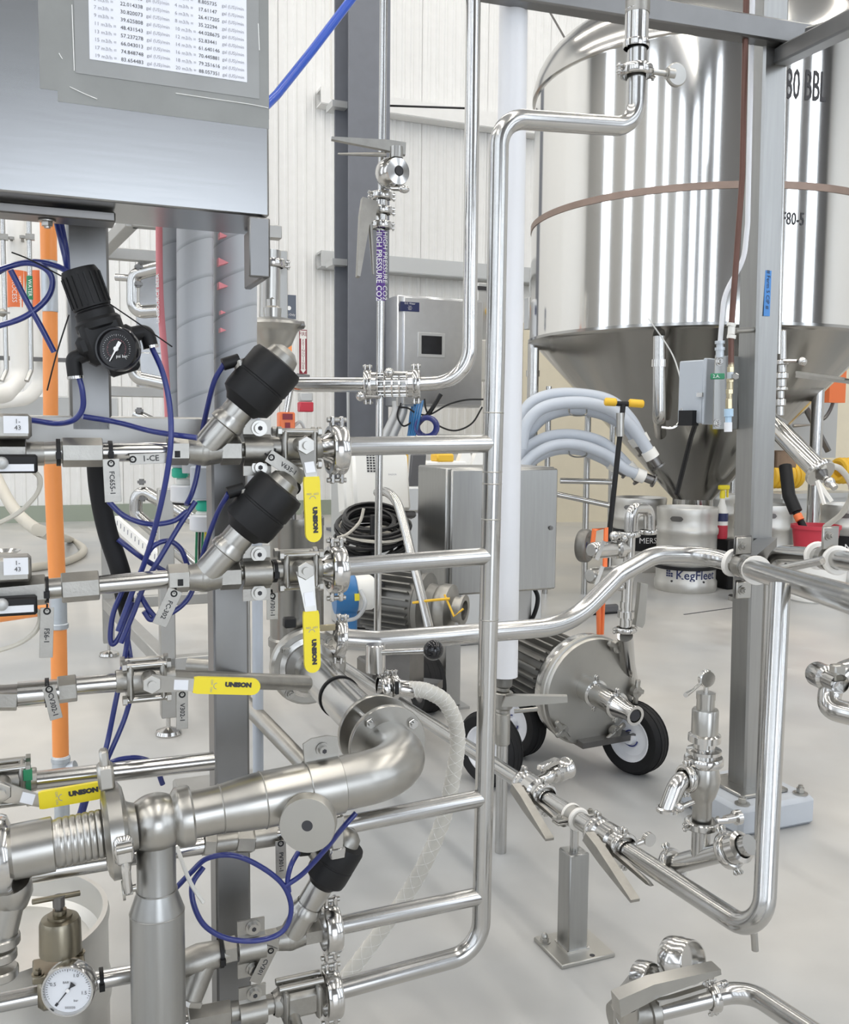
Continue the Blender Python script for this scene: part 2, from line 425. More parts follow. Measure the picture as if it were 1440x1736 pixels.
for i, (c, w) in enumerate(ADDED_SIDE_BAYS):  # frames of the added side windows
    mb = MB()
    for k in (-1, 1): mb.box(RF, .08, .06, 8.2, (LEFT_U-.04, c+k*(w/2-.03), 4.9))
    for k in range(5): mb.box(RF, .08, w, .05, (LEFT_U-.04, c, .82+8.16*k/4))
    struct('window_%d' % (11+i), mb, 'column_paint')
mb = MB(); mb.box(RF, 0.1, BACK_V-FRONT_V, CEIL, (RIGHT_U+.05, (BACK_V+FRONT_V)/2, CEIL/2)); struct('wall_right', mb, 'wall_white')
# wall behind the camera with the open window bays
mb = MB()
edges = [LEFT_U] + [e for (c, w, _a, _b) in WIN_BAYS for e in (c-w/2, c+w/2)] + [RIGHT_U]
for i in range(0, len(edges), 2):
    a, b = edges[i], edges[i+1]; mb.box(RF, b-a, 0.12, CEIL, ((a+b)/2, FRONT_V-.06, CEIL/2))
for (c, w, w0, w1) in WIN_BAYS:
    if w0 > 0: mb.box(RF, w, 0.12, w0, (c, FRONT_V-.06, w0/2))
    mb.box(RF, w, 0.12, CEIL-w1, (c, FRONT_V-.06, w1+(CEIL-w1)/2))
struct('wall_front', mb, 'wall_grey')
for i, (c, w, w0, w1) in enumerate(WIN_BAYS):
    mb = MB(); hh = w1-w0; zc = (w0+w1)/2
    for k in (-1, 1): mb.box(RF, 0.06, 0.1, hh, (c+k*(w/2-.03), FRONT_V-.05, zc))
    mb.box(RF, w, 0.1, 0.06, (c, FRONT_V-.05, w1-.03))
    if w0 > 0:
        mb.box(RF, w, 0.1, 0.06, (c, FRONT_V-.05, w0+.03))
        for k in range(1, 4): mb.box(RF, w, 0.1, 0.05, (c, FRONT_V-.05, w0+hh*k/4))
    struct('window_%d' % (i+1) if w0 > 0 else 'door_1', mb, 'column_paint')
# ribbed wall panels, one metre wide each
def panel_mesh(w, h, nrib):
    pts = []; 
    for i in range(nrib):
        x0 = w*i/nrib; p = w/nrib
        pts += [(x0, 0), (x0+p*.55, 0), (x0+p*.65, -.012), (x0+p*.90, -.012)]
    pts.append((w-.006, 0)); pts.append((w-.003, .006)); pts.append((w, .006))
    vs = []; fs = []
    for (x, y) in pts: vs += [(x, y, 0), (x, y, h)]
    for i in range(len(pts)-1): fs.append((2*i, 2*i+2, 2*i+3, 2*i+1))
    me = bpy.data.meshes.new('wall_panel'); me.from_pydata(vs, [], fs); me.update(); me.materials.append(M['wall_white']); return me
pm = panel_mesh(1.0, CEIL-.02, 8)
rotz = math.atan2(UX.y, UX.x)
for i in range(17):
    o = bpy.data.objects.new('wall_panel', pm); COL.objects.link(o); o.parent = wback
    w = uv(-2.0+i, BACK_V-.012, 0.01) - ORI['wall_back']
    o.location = w; o.rotation_euler = (0, 0, rotz)
for k, z in enumerate((3.38, 5.45)):
    mb = MB(); mb.box(RF, 8.2, 0.22, 0.03, (7.6, BACK_V-.14, z+.09)); mb.box(RF, 8.2, 0.03, 0.2, (7.6, BACK_V-.245, z)); mb.box(RF, 8.2, .22, .02, (7.6, BACK_V-.14, z-.1))
    struct('trim_%d' % (k+1), mb, 'wall_white' if k else 'trim_grey')
mb = MB(); mb.box(RF, 8, 0.06, 0.2, (1.5, BACK_V-.05, 0.1)); struct('baseboard_back', mb, 'green_sill')
# cream partition wall under and behind the tank
pu0 = P(884, 700, 12.0); pu1 = P(1440, 700, 12.6)
pf = Fr((pu0.x, pu0.y, 0), (pu1-pu0)*Vector((1, 1, 0)) if False else Vector((pu1.x-pu0.x, pu1.y-pu0.y, 0)), ZZ); plen = math.hypot(pu1.x-pu0.x, pu1.y-pu0.y)
mb = MB(); mb.box(pf, plen+.6, 0.12, 2.5, ((plen+.6)/2, 0, 1.25))
struct('wall_partition', mb, 'wall_cream')
# fixtures of the added unseen lamp rows, one long continuous lamp each
for k, u in enumerate(LAMP_U):
    v = (LAMP_V[0]+LAMP_V[1])/2; L_l = LAMP_V[1]-LAMP_V[0]
    t = thing('added_ceiling_lamp', 'added unseen ceiling lamp, ' + ['next to the left wall', 'second from the left wall', 'third from the left wall', 'fourth from the left wall', 'farthest from the left wall'][k], 'lamp', uv(u, v, LAMP_Z-.02), 'added unseen ceiling lamps')
    mb = MB(); mb.box(RF, 0.42, L_l+.05, 0.08, (u, v, LAMP_Z+.04)); finish('housing', mb, 'trim_grey', t)
    mb = MB(); mb.box(RF, 0.35, L_l, 0.02, (u, v, LAMP_Z-.01)); finish('diffuser', mb, 'lamp_glow', t)
    for j in range(6):
        vv = LAMP_V[0]+L_l*(j+.5)/6; mb = MB(); mb.cyl(uv(u, vv, LAMP_Z+.07), uv(u, vv, CEIL), .008, 6); finish('rod', mb, 'trim_grey', t)
# floor joint cut
a = G(1160, 1042); b = G(1262, 1028)
mb = MB(); ff = Fr((a+b)/2 + Vector((0, 0, .001)), b-a, ZZ); mb.box(ff, (b-a).length, .012, .002); finish('control_joint', mb, 'ink', fl)

# grey steel I column in front of the wall
cb = P(612, 700, 10.6); cf = Fr((cb.x, cb.y, 0), UX, ZZ)
t = thing('steel_column', 'dark grey painted steel column standing before the ribbed white wall', 'column', (cb.x, cb.y, 0)); t['kind'] = 'structure'; del t['category']
wcol = 0.46
mb = MB(); mb.box(cf, wcol, .03, CEIL-.05, (0, -.25, CEIL/2)); finish('flange', mb, 'column_paint', t, False)
mb = MB(); mb.box(cf, wcol, .03, CEIL-.05, (0, .25, CEIL/2)); finish('flange', mb, 'column_paint', t, False)
mb = MB(); mb.box(cf, .025, .47, CEIL-.05, (.0, 0, CEIL/2)); finish('web', mb, 'column_paint', t, False)
mb = MB(); mb.box(cf, .6, .7, .03, (0, 0, .015)); finish('base_plate', mb, 'column_paint', t, False)
# conduit on the wall beside the column
c0 = P(555, -40, 11.6)
mb = MB(); mb.tube(fillet([P(560, -40, 11.6), P(562, 172, 11.6), P(580, 178, 11.6)], .1), .014, 8)
solo('wall_conduit', mb, 'white_plastic', 'thin white conduit running down the wall beside the grey column', 'conduit')
for k, yy in enumerate((182, 447)):
    mb = MB(); q = P(571, yy, 10.75); mb.box(Fr(q, UX, ZZ), .17, .25, .07); solo('girt_end', mb, 'trim_grey', ['white steel girt end left of the column, high up', 'steel girt end left of the column at cabinet height'][k], 'beam')
# thin stay cables
mb = MB(); mb.tube([P(655, 179, 11), P(805, 184, 10.9)], .012, 6); solo('wall_cable', mb, 'black_cable', 'dark cable running along the upper white girt', 'cable')
mb = MB(); mb.tube([P(918, -5, 9.0), P(968, 82, 8.6)], .010, 6); solo('stay_wire', mb, 'dark_steel', 'thin dark stay wire slanting down behind the tank shoulder', 'wire')

# ================================================================== back wall equipment
# stainless panel with small screen
q = P(657, 800, 9.6); q2 = P(835, 800, 10.35)
cf = Fr((q.x, q.y, 0), UX, ZZ)
zt = P(740, 504, 9.9).z; zb = P(740, 690, 9.9).z
wcab = 0.95
fq = P(672, 600, 9.7); cf = Fr((fq.x, fq.y, 0), UX, ZZ)
t = thing('wall_control_cabinet', 'stainless wall cabinet with small black screen and navy label', 'cabinet', (fq.x, fq.y, zb))
mb = MB(); mb.box(cf, wcab, .35, zt-zb, (wcab/2+.02, .2, (zt+zb)/2), b=.012); finish('body', mb, 'cabinet_bright', t)
mb = MB(); mb.box(cf, wcab-.06, .03, zt-zb-.04, (wcab/2+.05, .01, (zt+zb)/2), b=.008); finish('door', mb, 'cabinet_bright', t)
def onface(px, py, fr, yoff):
    r = ray(px, py); n = fr.y; o = fr(0, yoff, 0); tt = (o-CAM_O).dot(n)/r.dot(n); return CAM_O + r*tt
a = onface(709, 563, cf, -.01); b = onface(754, 607, cf, -.01)
sf = Fr((a+b)/2, UX, ZZ); sw = abs((b-a).dot(UX)); sh = abs(b.z-a.z)
mb = MB(); mb.box(sf, sw, .02, sh, b=.004); scr = finish('screen_bezel', mb, 'trim_grey', t)
mb = MB(); mb.box(sf, sw*.76, .012, sh*.74, (0, -.006, 0)); finish('screen', mb, 'black_gloss', t)
a = onface(679, 511, cf, -.007); b = onface(711, 529, cf, -.007); sf = Fr((a+b)/2, UX, ZZ); sw = abs((b-a).dot(UX)); sh = abs(b.z-a.z)
mb = MB(); mb.box(sf, sw, .006, sh); pl = finish('name_plate', mb, 'navy', t)
mb = text_mb('E.O. Water', sf(0, -.004, sh*.33), UX, -VY, sh*.26); finish('lettering', mb, 'white_ink', pl, False)
mb = text_mb('Tank\nValve 2\nPanel', sf(0, -.004, -sh*.12), UX, -VY, sh*.17, lines=.95); finish('lettering', mb, 'white_ink', pl, False)
# conduits and cables under the cabinet
for k, (xa, xb) in enumerate(((668, 655), (680, 668))):
    mb = MB(); mb.tube(spline([P(xa+4, 680, 9.8), P(xa+3, 700, 9.8), P(xb, 735, 9.8), P(xb-14, 770, 9.8)]), .045, 10); solo('flexible_conduit', mb, 'trim_grey', ['grey flexible conduit under the wall cabinet, outer of two', 'grey flexible conduit under the wall cabinet, inner of two'][k], 'conduit')
for k in range(5):
    x = 696+k*4
    mb = MB(); mb.tube(spline([P(x+6, 676, 9.85), P(x, 705, 9.8-.05*k), P(x-3-k, 735, 9.8-.05*k), P(x-12-3*k, 775, 9.7-.05*k)]), .012, 6); solo('blue_cable', mb, 'blue_paint', ['leftmost','second','middle','fourth','rightmost'][k]+' thin blue cable of the bunch below the wall cabinet', 'cable', 'blue cables below the wall cabinet')
for k, (pts, lab) in enumerate([
    ([(676, 690), (692, 692), (706, 700), (728, 703), (760, 686), (790, 678), (820, 677)], 'black cable looping right under the wall cabinet'),
    ([(720, 676), (722, 692), (728, 704), (745, 722), (772, 730), (800, 718), (818, 690)], 'thin black cable sagging in a loop below the cabinet'),
    ([(748, 668), (728, 700), (706, 725), (694, 760)], 'thick black cable slanting down from the wall cabinet'),
    ([(680, 683), (674, 705), (684, 722), (700, 715)], 'black cable curl beside the blue cables')]):
    mb = MB(); mb.tube(spline([P(x, y, 9.75) for x, y in pts]), .022 if k == 2 else .009, 6); solo('black_cable', mb, 'black_cable', lab, 'cable')
# coil of blue hose hanging
t = thing('blue_hose_coil', 'small coil of dark blue hose hanging under the cabinet cables', 'hose', P(725, 740, 9.6))
for k in range(6):
    mb = MB(); c = P(724, 724, 9.6+.01*k); mb.torus(c, UX*.35+VY*(.8)+ZZ*(.1*(k-3)), .12-.008*k, .011, 20, 6); finish('loop', mb, 'blue_tube', t)
# grey wall lining seen under the cabinet and white trough
mb = MB(); q = P(792, 738, 10.3); mb.box(Fr(q, UX, ZZ), 1.1, .5, .22, (.05, .3, -.1), b=.02); solo('white_trough', mb, 'hot_white', 'long white trough standing under the wall cabinet', 'trough')
# second switch boxes right of the sight-glass pipe
q = P(819, 530, 10.6); f = Fr(q, UX, ZZ)
t = thing('isolator_box', 'grey isolator switch box with red and yellow rotary knob', 'switch', q)
mb = MB(); mb.box(f, .28, .18, .62, (.03, 0, 0), b=.01); finish('body', mb, 'trim_grey', t)
mb = MB(); mb.cyl(f(.06, -.09, .0), f(.06, -.12, .0), .075, 20); finish('knob_plate', mb, 'yellow_deep', t)
mb = MB(); mb.cyl(f(.06, -.12, .0), f(.06, -.15, .0), .05, 16); mb.box(f, .035, .05, .13, (.06, -.16, -.03)); finish('knob', mb, 'red', t)
mb = MB(); mb.box(f, .13, .01, .04, (-.05, -.095, .25)); finish('label_plate', mb, 'ink', t)
mb = MB(); mb.box(f, .32, .05, .05, (0, -.08, -.38)); finish('rail', mb, 'dark_steel', t)
q = P(824, 612, 10.6); f = Fr(q, UX, ZZ)
t = thing('white_meter_box', 'cream meter box below the red knob isolator', 'meter', q)
mb = MB(); mb.box(f, .30, .2, .45, (.02, 0, 0), b=.015); finish('body', mb, 'white_plastic', t)
for z in (.14, -.17):
    mb = MB(); mb.box(f, .07, .01, .05, (.11, -.105, z)); finish('black_label', mb, 'ink', t)
# fire extinguisher sign
a = P(507, 559, 9.8); b = P(521, 634, 9.8); f = Fr((a+b)/2, UX, ZZ); sw = (b-a).dot(UX)+.004; sh = a.z-b.z
t = thing('fire_extinguisher_sign', 'white and dark red arrow sign for the fire extinguisher', 'sign', f(0, 0, -sh/2))
mb = MB(); mb.box(f, sw, .006, sh); finish('plate', mb, 'dark_red', t)
poly = [(-sw*.42, sh*.48), (sw*.42, sh*.48), (sw*.42, sh*.30), (sw*.26, sh*.30), (sw*.26, -sh*.40), (sw*.36, -sh*.40), (0, -sh*.485), (-sw*.36, -sh*.40), (-sw*.26, -sh*.40), (-sw*.26, sh*.30), (-sw*.42, sh*.30)]
mb = MB(); mb.prism(f, poly, .003, 'xz', -.006); finish('arrow', mb, 'hot_white', t, False)
mb = text_mb('FIRE', f(0, -.008, sh*.40), UX, -VY, sh*.13, sx=.78); finish('lettering', mb, 'dark_red', t, False)
mb = text_mb('E\nX\nT\nI\nN\nG\nU\nI\nS\nH\nE\nR', f(0, -.008, -sh*.06), UX, -VY, sh*.072, lines=.80, sx=1.25); finish('lettering', mb, 'dark_red', t, False)
# dark notice above
a = P(484, 500, 9.7); b = P(503, 541, 9.7); f = Fr((a+b)/2, UX, ZZ); sw = (b-a).dot(UX); sh = a.z-b.z
t = thing('notice_sign', 'dark grey notice reading at Only on the white wall', 'sign', f(0, 0, -sh/2))
mb = MB(); mb.box(f, sw*1.5, .006, sh, (-sw*.25, 0, 0)); finish('plate', mb, 'sign_grey', t)
mb = text_mb('at Only', f(-sw*.05, -.005, -sh*.32), UX, -VY, sh*.13); finish('lettering', mb, 'white_ink', t, False)
mb = MB(); mb.cyl(f(-sw*.2, -.003, -sh*.05), f(-sw*.2, -.006, -sh*.05), sh*.09, 14); finish('emblem', mb, 'white_ink', t)
# small stickers column
for k, (y, c, lab) in enumerate(((572, 'hot_white', 'small white notice beside the steel dish'), (589, 'orange', 'small orange sticker beside the fire sign'), (605, 'hot_white', 'narrow white notice under the orange sticker'), (623, 'yellow', 'yellow sticker low beside the fire sign'))):
    q = P(490, y, 9.75); mb = MB(); mb.box(Fr(q, UX, ZZ), .06, .004, .10 if k != 2 else .14); solo('wall_sticker', mb, c, lab, 'sticker')
# fire extinguisher (red, mostly hidden)
q = P(518, 690, 9.6)
t = thing('fire_extinguisher', 'red extinguisher box with white top under the arrow sign', 'extinguisher', q)
mb = MB(); mb.box(Fr(q, UX, ZZ), .14, .12, .10, (0, 0, 0), b=.01); finish('body', mb, 'red', t)
mb = MB(); mb.box(Fr(q, UX, ZZ), .13, .11, .09, (0, 0, .10), b=.01); finish('cap', mb, 'trim_grey', t)
mb = MB(); mb.tube([P(503, 636, 9.6), P(525, 639, 9.6)], .02, 6); mb.tube([P(505, 640, 9.6), P(513, 646, 9.6)], .015, 6); finish('hook', mb, 'dark_steel', t)
# thin conduit low on the column
mb = MB(); mb.tube(fillet([P(590, 645, 10.2), P(591, 735, 10.2), P(586, 770, 10.2)], .1), .016, 8); solo('column_conduit', mb, 'trim_grey', 'thin grey conduit on the lower part of the steel column', 'conduit')

# ================================================================== far left wall pipes
def vpipe(pts, r, name, matn, label, cat='pipe', bend=.1, seg=14, group=None):
    mb = MB(); mb.tube(fillet(pts, bend), r, seg); return solo(name, mb, matn, label, cat, group)
DW = 7.0
vpipe([P(27, 360, DW), P(34, 640, DW), P(8, 668, DW-.2), P(-40, 672, DW-.6)], Wd(15, P(0, 0, DW)), 'insulated_pipe', 'hot_white', 'thick white insulated pipe with orange label at far left', bend=.14)
vpipe([P(66, 360, DW+.3), P(68, 650, DW+.3), P(48, 676, DW+.2), P(-30, 684, DW+.1)], Wd(12, P(0, 0, DW)), 'insulated_pipe', 'hot_white', 'white insulated pipe half hidden behind the orange pipe', bend=.12)
for k, (x0, x1, lab) in enumerate(((5, 11, 'thin bright steel tube at the left edge before the white pipe'), (50, 53, 'thin bright steel tube with green label between white pipes'))):
    t = thing('steel_tube', lab, 'tube', P(x1, 640, DW-.15))
    mb = MB(); mb.tube(fillet([P(x0-1, 360, DW-.15), P(x1, 628, DW-.15), P(x1-8, 646, DW-.2)], .08), .017, 10); finish('pipe', mb, 'tube_steel', t)
    mb = MB(); q = P(x0+1, 402, DW-.15); mb.box(Fr(q, UX, ZZ), .06, .05, .04); mb.box(Fr(q, UX, ZZ), .02, .22, .02, (.05*(1 if k == 0 else -1), .11, 0)); mb.box(Fr(q, UX, ZZ), .08, .02, .02, (.03*(1 if k == 0 else -1), .02, 0)); finish('bracket', mb, 'cast', t)
    if k: 
        mb = MB(); mb.cyl(P(50, 468, DW-.15), P(51, 508, DW-.15), .021, 12); lb = finish('label_band', mb, 'green', t)
        mb = text_mb('WATER', P(50.5, 488, DW-.178), -ZZ, -VY, .035, ext=0.002); finish('lettering', mb, 'white_ink', lb, False)
    else:
        mb = MB(); mb.sphere(P(4, 530, DW-.17), .03, 10, 6); mb.box(Fr(P(4, 530, DW-.2), UX, ZZ), .1, .02, .012); finish('cock', mb, 'cast', t)
q0, q1 = P(29, 460, DW), P(30, 522, DW)
mb = MB(); mb.cyl(q0, q1, Wd(15.6, q0), 18); ob = solo('pipe_label', mb, 'orange_red', 'orange wraparound label on the thick white pipe', 'label')
mb = text_mb('PROCESS', P(24, 491, DW-.075), -ZZ, -VY, .045, ext=0.003); finish('lettering', mb, 'white_ink', ob, False)
mb = text_mb('WATER SUPPLY', P(34, 491, DW-.075), -ZZ, -VY, .028, ext=0.003); finish('lettering', mb, 'white_ink', ob, False)
q0, q1 = P(66, 460, DW+.3), P(67, 522, DW+.3)
mb = MB(); mb.cyl(q0, q1, Wd(12.6, q0), 16); solo('pipe_label', mb, 'orange_red', 'orange label on the second white pipe behind the blue tube', 'label')
# strip of paper label
q = P(71, 470, DW+.23); mb = MB(); mb.box(Fr(q, UX, ZZ), .03, .004, .60, (0, 0, -.15)); solo('paper_strip', mb, 'hot_white', 'narrow white paper strip beside the orange pipe', 'label')
# pipe clamp rail and low plinth on wall
mb = MB(); mb.box(Fr(P(30, 608, DW+.15), UX, ZZ), 1.1, .05, .03); solo('pipe_rail', mb, 'dark_steel', 'thin dark rail behind the white wall pipes', 'rail')
mb = MB(); q = P(20, 720, DW+.45); mb.box(Fr(q, UX, ZZ), 1.6, .5, .42, (0, .2, .02), b=.01); solo('low_cabinet', mb, 'trim_grey', 'pale grey low cabinet under the white wall pipes', 'cabinet')
# hoses lying on the floor at the left
mb = MB(); mb.tube(spline([P(-15, 790, 6.2), P(15, 850, 5.6), P(45, 885, 5.4), P(80, 905, 5.3), G(118, 915, .03), G(142, 932, .03), G(118, 950, .03), G(60, 962, .03), G(-20, 970, .03)]), .035, 12)
solo('floor_hose', mb, 'beige_hose', 'thick beige hose curling over the floor behind the orange pipe', 'hose')

# small wall box seen between the white pipe and the tank
t = thing('wall_socket_box', 'small grey wall box with white label left of the tank', 'box', P(902, 560, 9.2))
f = Fr(P(902, 532, 9.2), UX, ZZ); mb = MB(); mb.box(f, .12, .1, .30, b=.006); finish('body', mb, 'trim_grey', t)
mb = MB(); mb.box(f, .06, .01, .10, (0, -.055, -.03)); finish('label_plate', mb, 'hot_white', t)
mb = MB(); mb.cyl(f(0, 0, .15), f(0, 0, .42), .03, 12); finish('conduit', mb, 'trim_grey', t)
# ================================================================== reusable fittings
def tri_clamp(label, o, ax, up, R, w, wing=None, group=None, parent=None, lug=1.0):
    """hinged clamp band around a pipe joint; wing: direction sign of the wing nut (or None)"""
    f = Fr(o, ax, up)
    t = thing('pipe_clamp', label, 'clamp', o, group) if parent is None else parent
    mb = MB(); mb.lathe(f.o, f.x, [(R*.80, -w*.55), (R*.95, -w*.5), (R, -w*.36), (R, w*.36), (R*.95, w*.5), (R*.80, w*.55)], 28, closed=True)
    finish('clamp_band', mb, 'polished', t)
    for sg in (1, -1):
        mb = MB()
        for k in (-1, 1): mb.box(f, w*.30, R*.30, R*.42*lug, (k*w*.30, 0, sg*R*1.13), b=R*.05)
        finish('lug', mb, 'polished', t)
        mb = MB(); mb.cyl(f(-w*.62, 0, sg*R*1.2), f(w*.62, 0, sg*R*1.2), R*.10, 10); finish('hinge_pin', mb, 'satin', t)
    if wing:
        mb = MB(); mb.cyl(f(0, -R*.5*0, wing*R*1.0), f(0, 0, wing*R*1.55), R*.11, 10); finish('bolt', mb, 'satin', t)
        mb = MB(); mb.cyl(f(-R*.10, 0, wing*R*1.78), f(R*.10, 0, wing*R*1.78), R*.30, 18, bev=R*.03); mb.cyl(f(0, 0, wing*R*1.35), f(0, 0, wing*R*1.6), R*.16, 12)
        finish('wing_nut', mb, 'polished', t)
    return t
def clamp_into(t, o, ax, up, R, w, wing=None): return tri_clamp('', o, ax, up, R, w, wing, parent=t)

def hexbolt(t, p, d, r, h, name='bolt', m='satin', washer=True):
    p = Vector(p); d = Vector(d).normalized(); mb = MB()
    if washer: mb.cyl(p, p+d*h*.25, r*1.5, 14)
    mb.hexa(p+d*h*.25, p+d*h, r); mb.cyl(p+d*h*.9, p+d*h*1.35, r*.55, 10)
    return finish(name, mb, m, t)

def butterfly_handle(t, hub, along, face, L, w, th, m='satin'):
    """long lever with trigger: flat channel and thinner trigger bar beneath"""
    f = Fr(hub, along, face)
    poly = [(-w*.5, -w*.35), (-w*.3, w*.5), (L*.25, w*.55), (L*.7, w*.30), (L, w*.06), (L, -w*.12), (L*.6, -w*.20), (L*.2, -w*.42)]
    mb = MB(); mb.prism(f, poly, th, 'xz', -th/2); finish('lever', mb, m, t, ang=25)
    mb = MB(); mb.prism(f, [(L*.12, -w*.40), (L*.12, -w*.62), (L*.8, -w*.62), (L*.88, -w*.52)], th*.5, 'xz', -th/4); finish('trigger', mb, m, t, ang=25)
    mb = MB(); mb.cyl(f(0, -th*.9, 0), f(0, th*.9, 0), w*.28, 14); finish('hub', mb, 'polished', t)

# ================================================================== fermentation tank
TC = P(1180, 700, 7.6); TC = Vector((TC.x, TC.y, 0)); TR = 1.335
Z0, Z1, ZB = 1.87, 3.74, 2.76
def cyl_hit(px, py, C, R):
    r = ray(px, py); a = r.x*r.x+r.y*r.y; o = CAM_O-C; b = o.x*r.x+o.y*r.y; c = o.x*o.x+o.y*o.y-R*R
    return CAM_O + r*((-b-math.sqrt(max(b*b-a*c, 0)))/a)
t = thing('fermentation_tank', 'large polished stainless fermentation tank with conical bottom and domed top', 'tank', TC)
mb = MB(); mb.lathe(TC, ZZ, [(TR, Z0), (TR, ZB-.03)], 96); finish('lower_shell', mb, 'tank_steel', t)
mb = MB(); mb.lathe(TC, ZZ, [(TR-.012, ZB+.02), (TR-.012, Z1)], 96); finish('upper_shell', mb, 'tank_steel', t)
mb = MB(); mb.lathe(TC, ZZ, [(TR-.01, ZB-.03), (TR+.006, ZB-.028), (TR+.006, ZB+.018), (TR-.012, ZB+.02)], 96); finish('seam_band', mb, 'band_brown', t)
prof = [(TR-.012, Z1), (TR+.01, Z1+.005), (TR+.01, Z1+.05)] + [((TR+.0)*math.cos(a)**.75 if a < 1.5 else 0, Z1+.05+.56*math.sin(a)) for a in [i*PI/2/14 for i in range(1, 15)]]
mb = MB(); mb.lathe(TC, ZZ, prof, 96); finish('dome', mb, 'polished', t)
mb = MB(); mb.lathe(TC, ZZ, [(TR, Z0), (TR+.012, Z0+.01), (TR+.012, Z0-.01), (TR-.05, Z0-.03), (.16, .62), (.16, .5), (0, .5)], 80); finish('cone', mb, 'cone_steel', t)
mb = MB(); mb.cyl(TC+ZZ*.5, TC+ZZ*.36, .05, 16); finish('outlet', mb, 'tube_steel', t)
for k, (lx, ly, dd) in enumerate(((1275, 572, 6.45), (905, 575, 7.75), (1392, 570, 7.1), (1250, 575, 8.7))):
    p = P(lx, ly, dd)
    mb = MB(); mb.cyl((p.x, p.y, 0.03), (p.x, p.y, Z0+.02), .045, 18); lg = finish('leg', mb, 'tube_steel', t)
    mb = MB(); mb.cyl((p.x, p.y, 0), (p.x, p.y, .03), .09, 18); finish('foot_plate', mb, 'satin', lg)
    mb = MB(); mb.ring((p.x, p.y, 1.62), ZZ, .044, .055, .05, 18); finish('collar', mb, 'polished', lg)
mb = MB(); mb.tube(fillet([P(1118, 570, 6.5), P(1118, 708, 6.5), P(1120, 735, 7.0)], .06), .045, 18); cp = finish('spray_pipe', mb, 'tube_steel', t)
mb = MB(); mb.ring(P(1118, 616, 6.5), ZZ, .044, .056, .05, 18); finish('collar', mb, 'polished', cp)
def wrap_text(body, px, py, size, C, R, sx=1.0, bold=0.0):
    h = cyl_hit(px, py, C, R); th0 = math.atan2(h.y-C.y, h.x-C.x)
    tm = text_mb(body, (0, 0, 0), (1, 0, 0), (0, -1, 0), size, 'CENTER', 0, sx, bold=bold)
    mb = MB(); mb.add([C + Vector(((R+.003)*math.cos(th0+v.x/R), (R+.003)*math.sin(th0+v.x/R), h.z+v.z)) for v in tm.v], tm.f); return mb
finish('lettering', wrap_text('80 BBL', 1368, 147, .27, TC, TR-.012, 0.38, .002), 'ink', t, False)
finish('lettering', wrap_text('F80-5', 1345, 372, .115, TC, TR, .62, .001), 'ink', t, False)
# manway neck and pipework on cone to the right
mb = MB(); a = P(1345, 610, 6.5); mb.torus(P(1245, 600, 6.75), Vector((.3, -.8, -.5)), .13, .012, 24, 8); finish('cone_port', mb, 'polished', t)

# lower valve tree on the tank at right
t = thing('tank_valve_tree', 'stack of bright clamp fittings and valves under the tank behind the post', 'valve', P(1328, 690, 5.9))
dv = 5.9
for k, (y0, y1, w) in enumerate(((560, 610, 9), (610, 618, 16), (618, 632, 11), (632, 642, 17), (642, 656, 12), (656, 662, 17), (662, 676, 9), (676, 688, 14), (688, 705, 10))):
    mb = MB(); a, b = P(1328-k*.6, y0, dv), P(1328-k*.6, y1, dv); mb.cyl(a, b, Wd(w, a)/2*1.25, 16, bev=.004); finish('spool' if k % 2 == 0 else 'ferrule', mb, 'polished' if k % 2 else 'tube_steel', t)
mb = MB(); mb.tube([P(1330, 612, dv-.05), P(1352, 612, dv-.1)], .012, 8); mb.sphere(P(1361, 613, dv-.1), .028, 12, 8); finish('wing_nut', mb, 'polished', t)
for yy, x1 in ((638, 1445), (633, 1430)):
    mb = MB(); a, b = P(1352, yy-2, dv-.15), P(x1, yy+9, dv-.5); mb.box(Fr((a+b)/2, b-a, ZZ), (b-a).length, .025, .028 if yy == 638 else .014); finish('lever', mb, 'satin', t)
# diagonal steel cylinder below it
a, b = P(1308, 715, 5.5), P(1390, 800, 5.15)
t = thing('sample_cylinder', 'bright slanted steel cylinder with clamp and lever hanging over the kegs', 'cylinder', b)
d = (b-a).normalized(); L = (b-a).length
mb = MB(); mb.lathe(a, d, [(0, -.01), (.045, -.01), (.058, .01), (.058, L), (0, L)], 24); finish('body', mb, 'polished', t)
mb = MB(); mb.ring(a+d*(L+.005), d, .03, .085, .03, 24, .006); finish('clamp_band', mb, 'polished', t)
mb = MB(); mb.cyl(a+d*L, a+d*(L+.05), .05, 18, .02); finish('end_cap', mb, 'dark_steel', t)
mb = MB(); mb.cyl(a+d*(L+.04), a+d*(L+.14), .018, 12); mb.sphere(a+d*(L+.09), .03, 12, 8); finish('cock', mb, 'polished', t)
for k, (xx, yy) in enumerate(((1398, 855), (1411, 850))):
    p0 = P(1386, 815, 5.05); p1 = P(xx, yy, 5.0); mb = MB(); mb.box(Fr((p0+p1)/2, p1-p0, ZZ), (p1-p0).length, .012, .018); finish('lever', mb, 'white_ring', t)
for k, (xx, yy) in enumerate(((1322, 722), (1337, 718))):
    p0 = P(1306, 698, 5.45); p1 = P(xx, yy, 5.35); mb = MB(); mb.box(Fr((p0+p1)/2, p1-p0, ZZ), (p1-p0).length, .010, .016); finish('upper_lever', mb, 'satin', t)
mb = MB(); mb.tube(spline([P(1395, 790, 5.1), P(1425, 795, 5.4), P(1445, 830, 5.7), P(1430, 868, 5.9), P(1400, 893, 6.1)]), .018, 10); solo('clear_drain_hose', mb, 'clear_hose', 'translucent hose arcing from the slanted cylinder to the red bucket', 'hose')

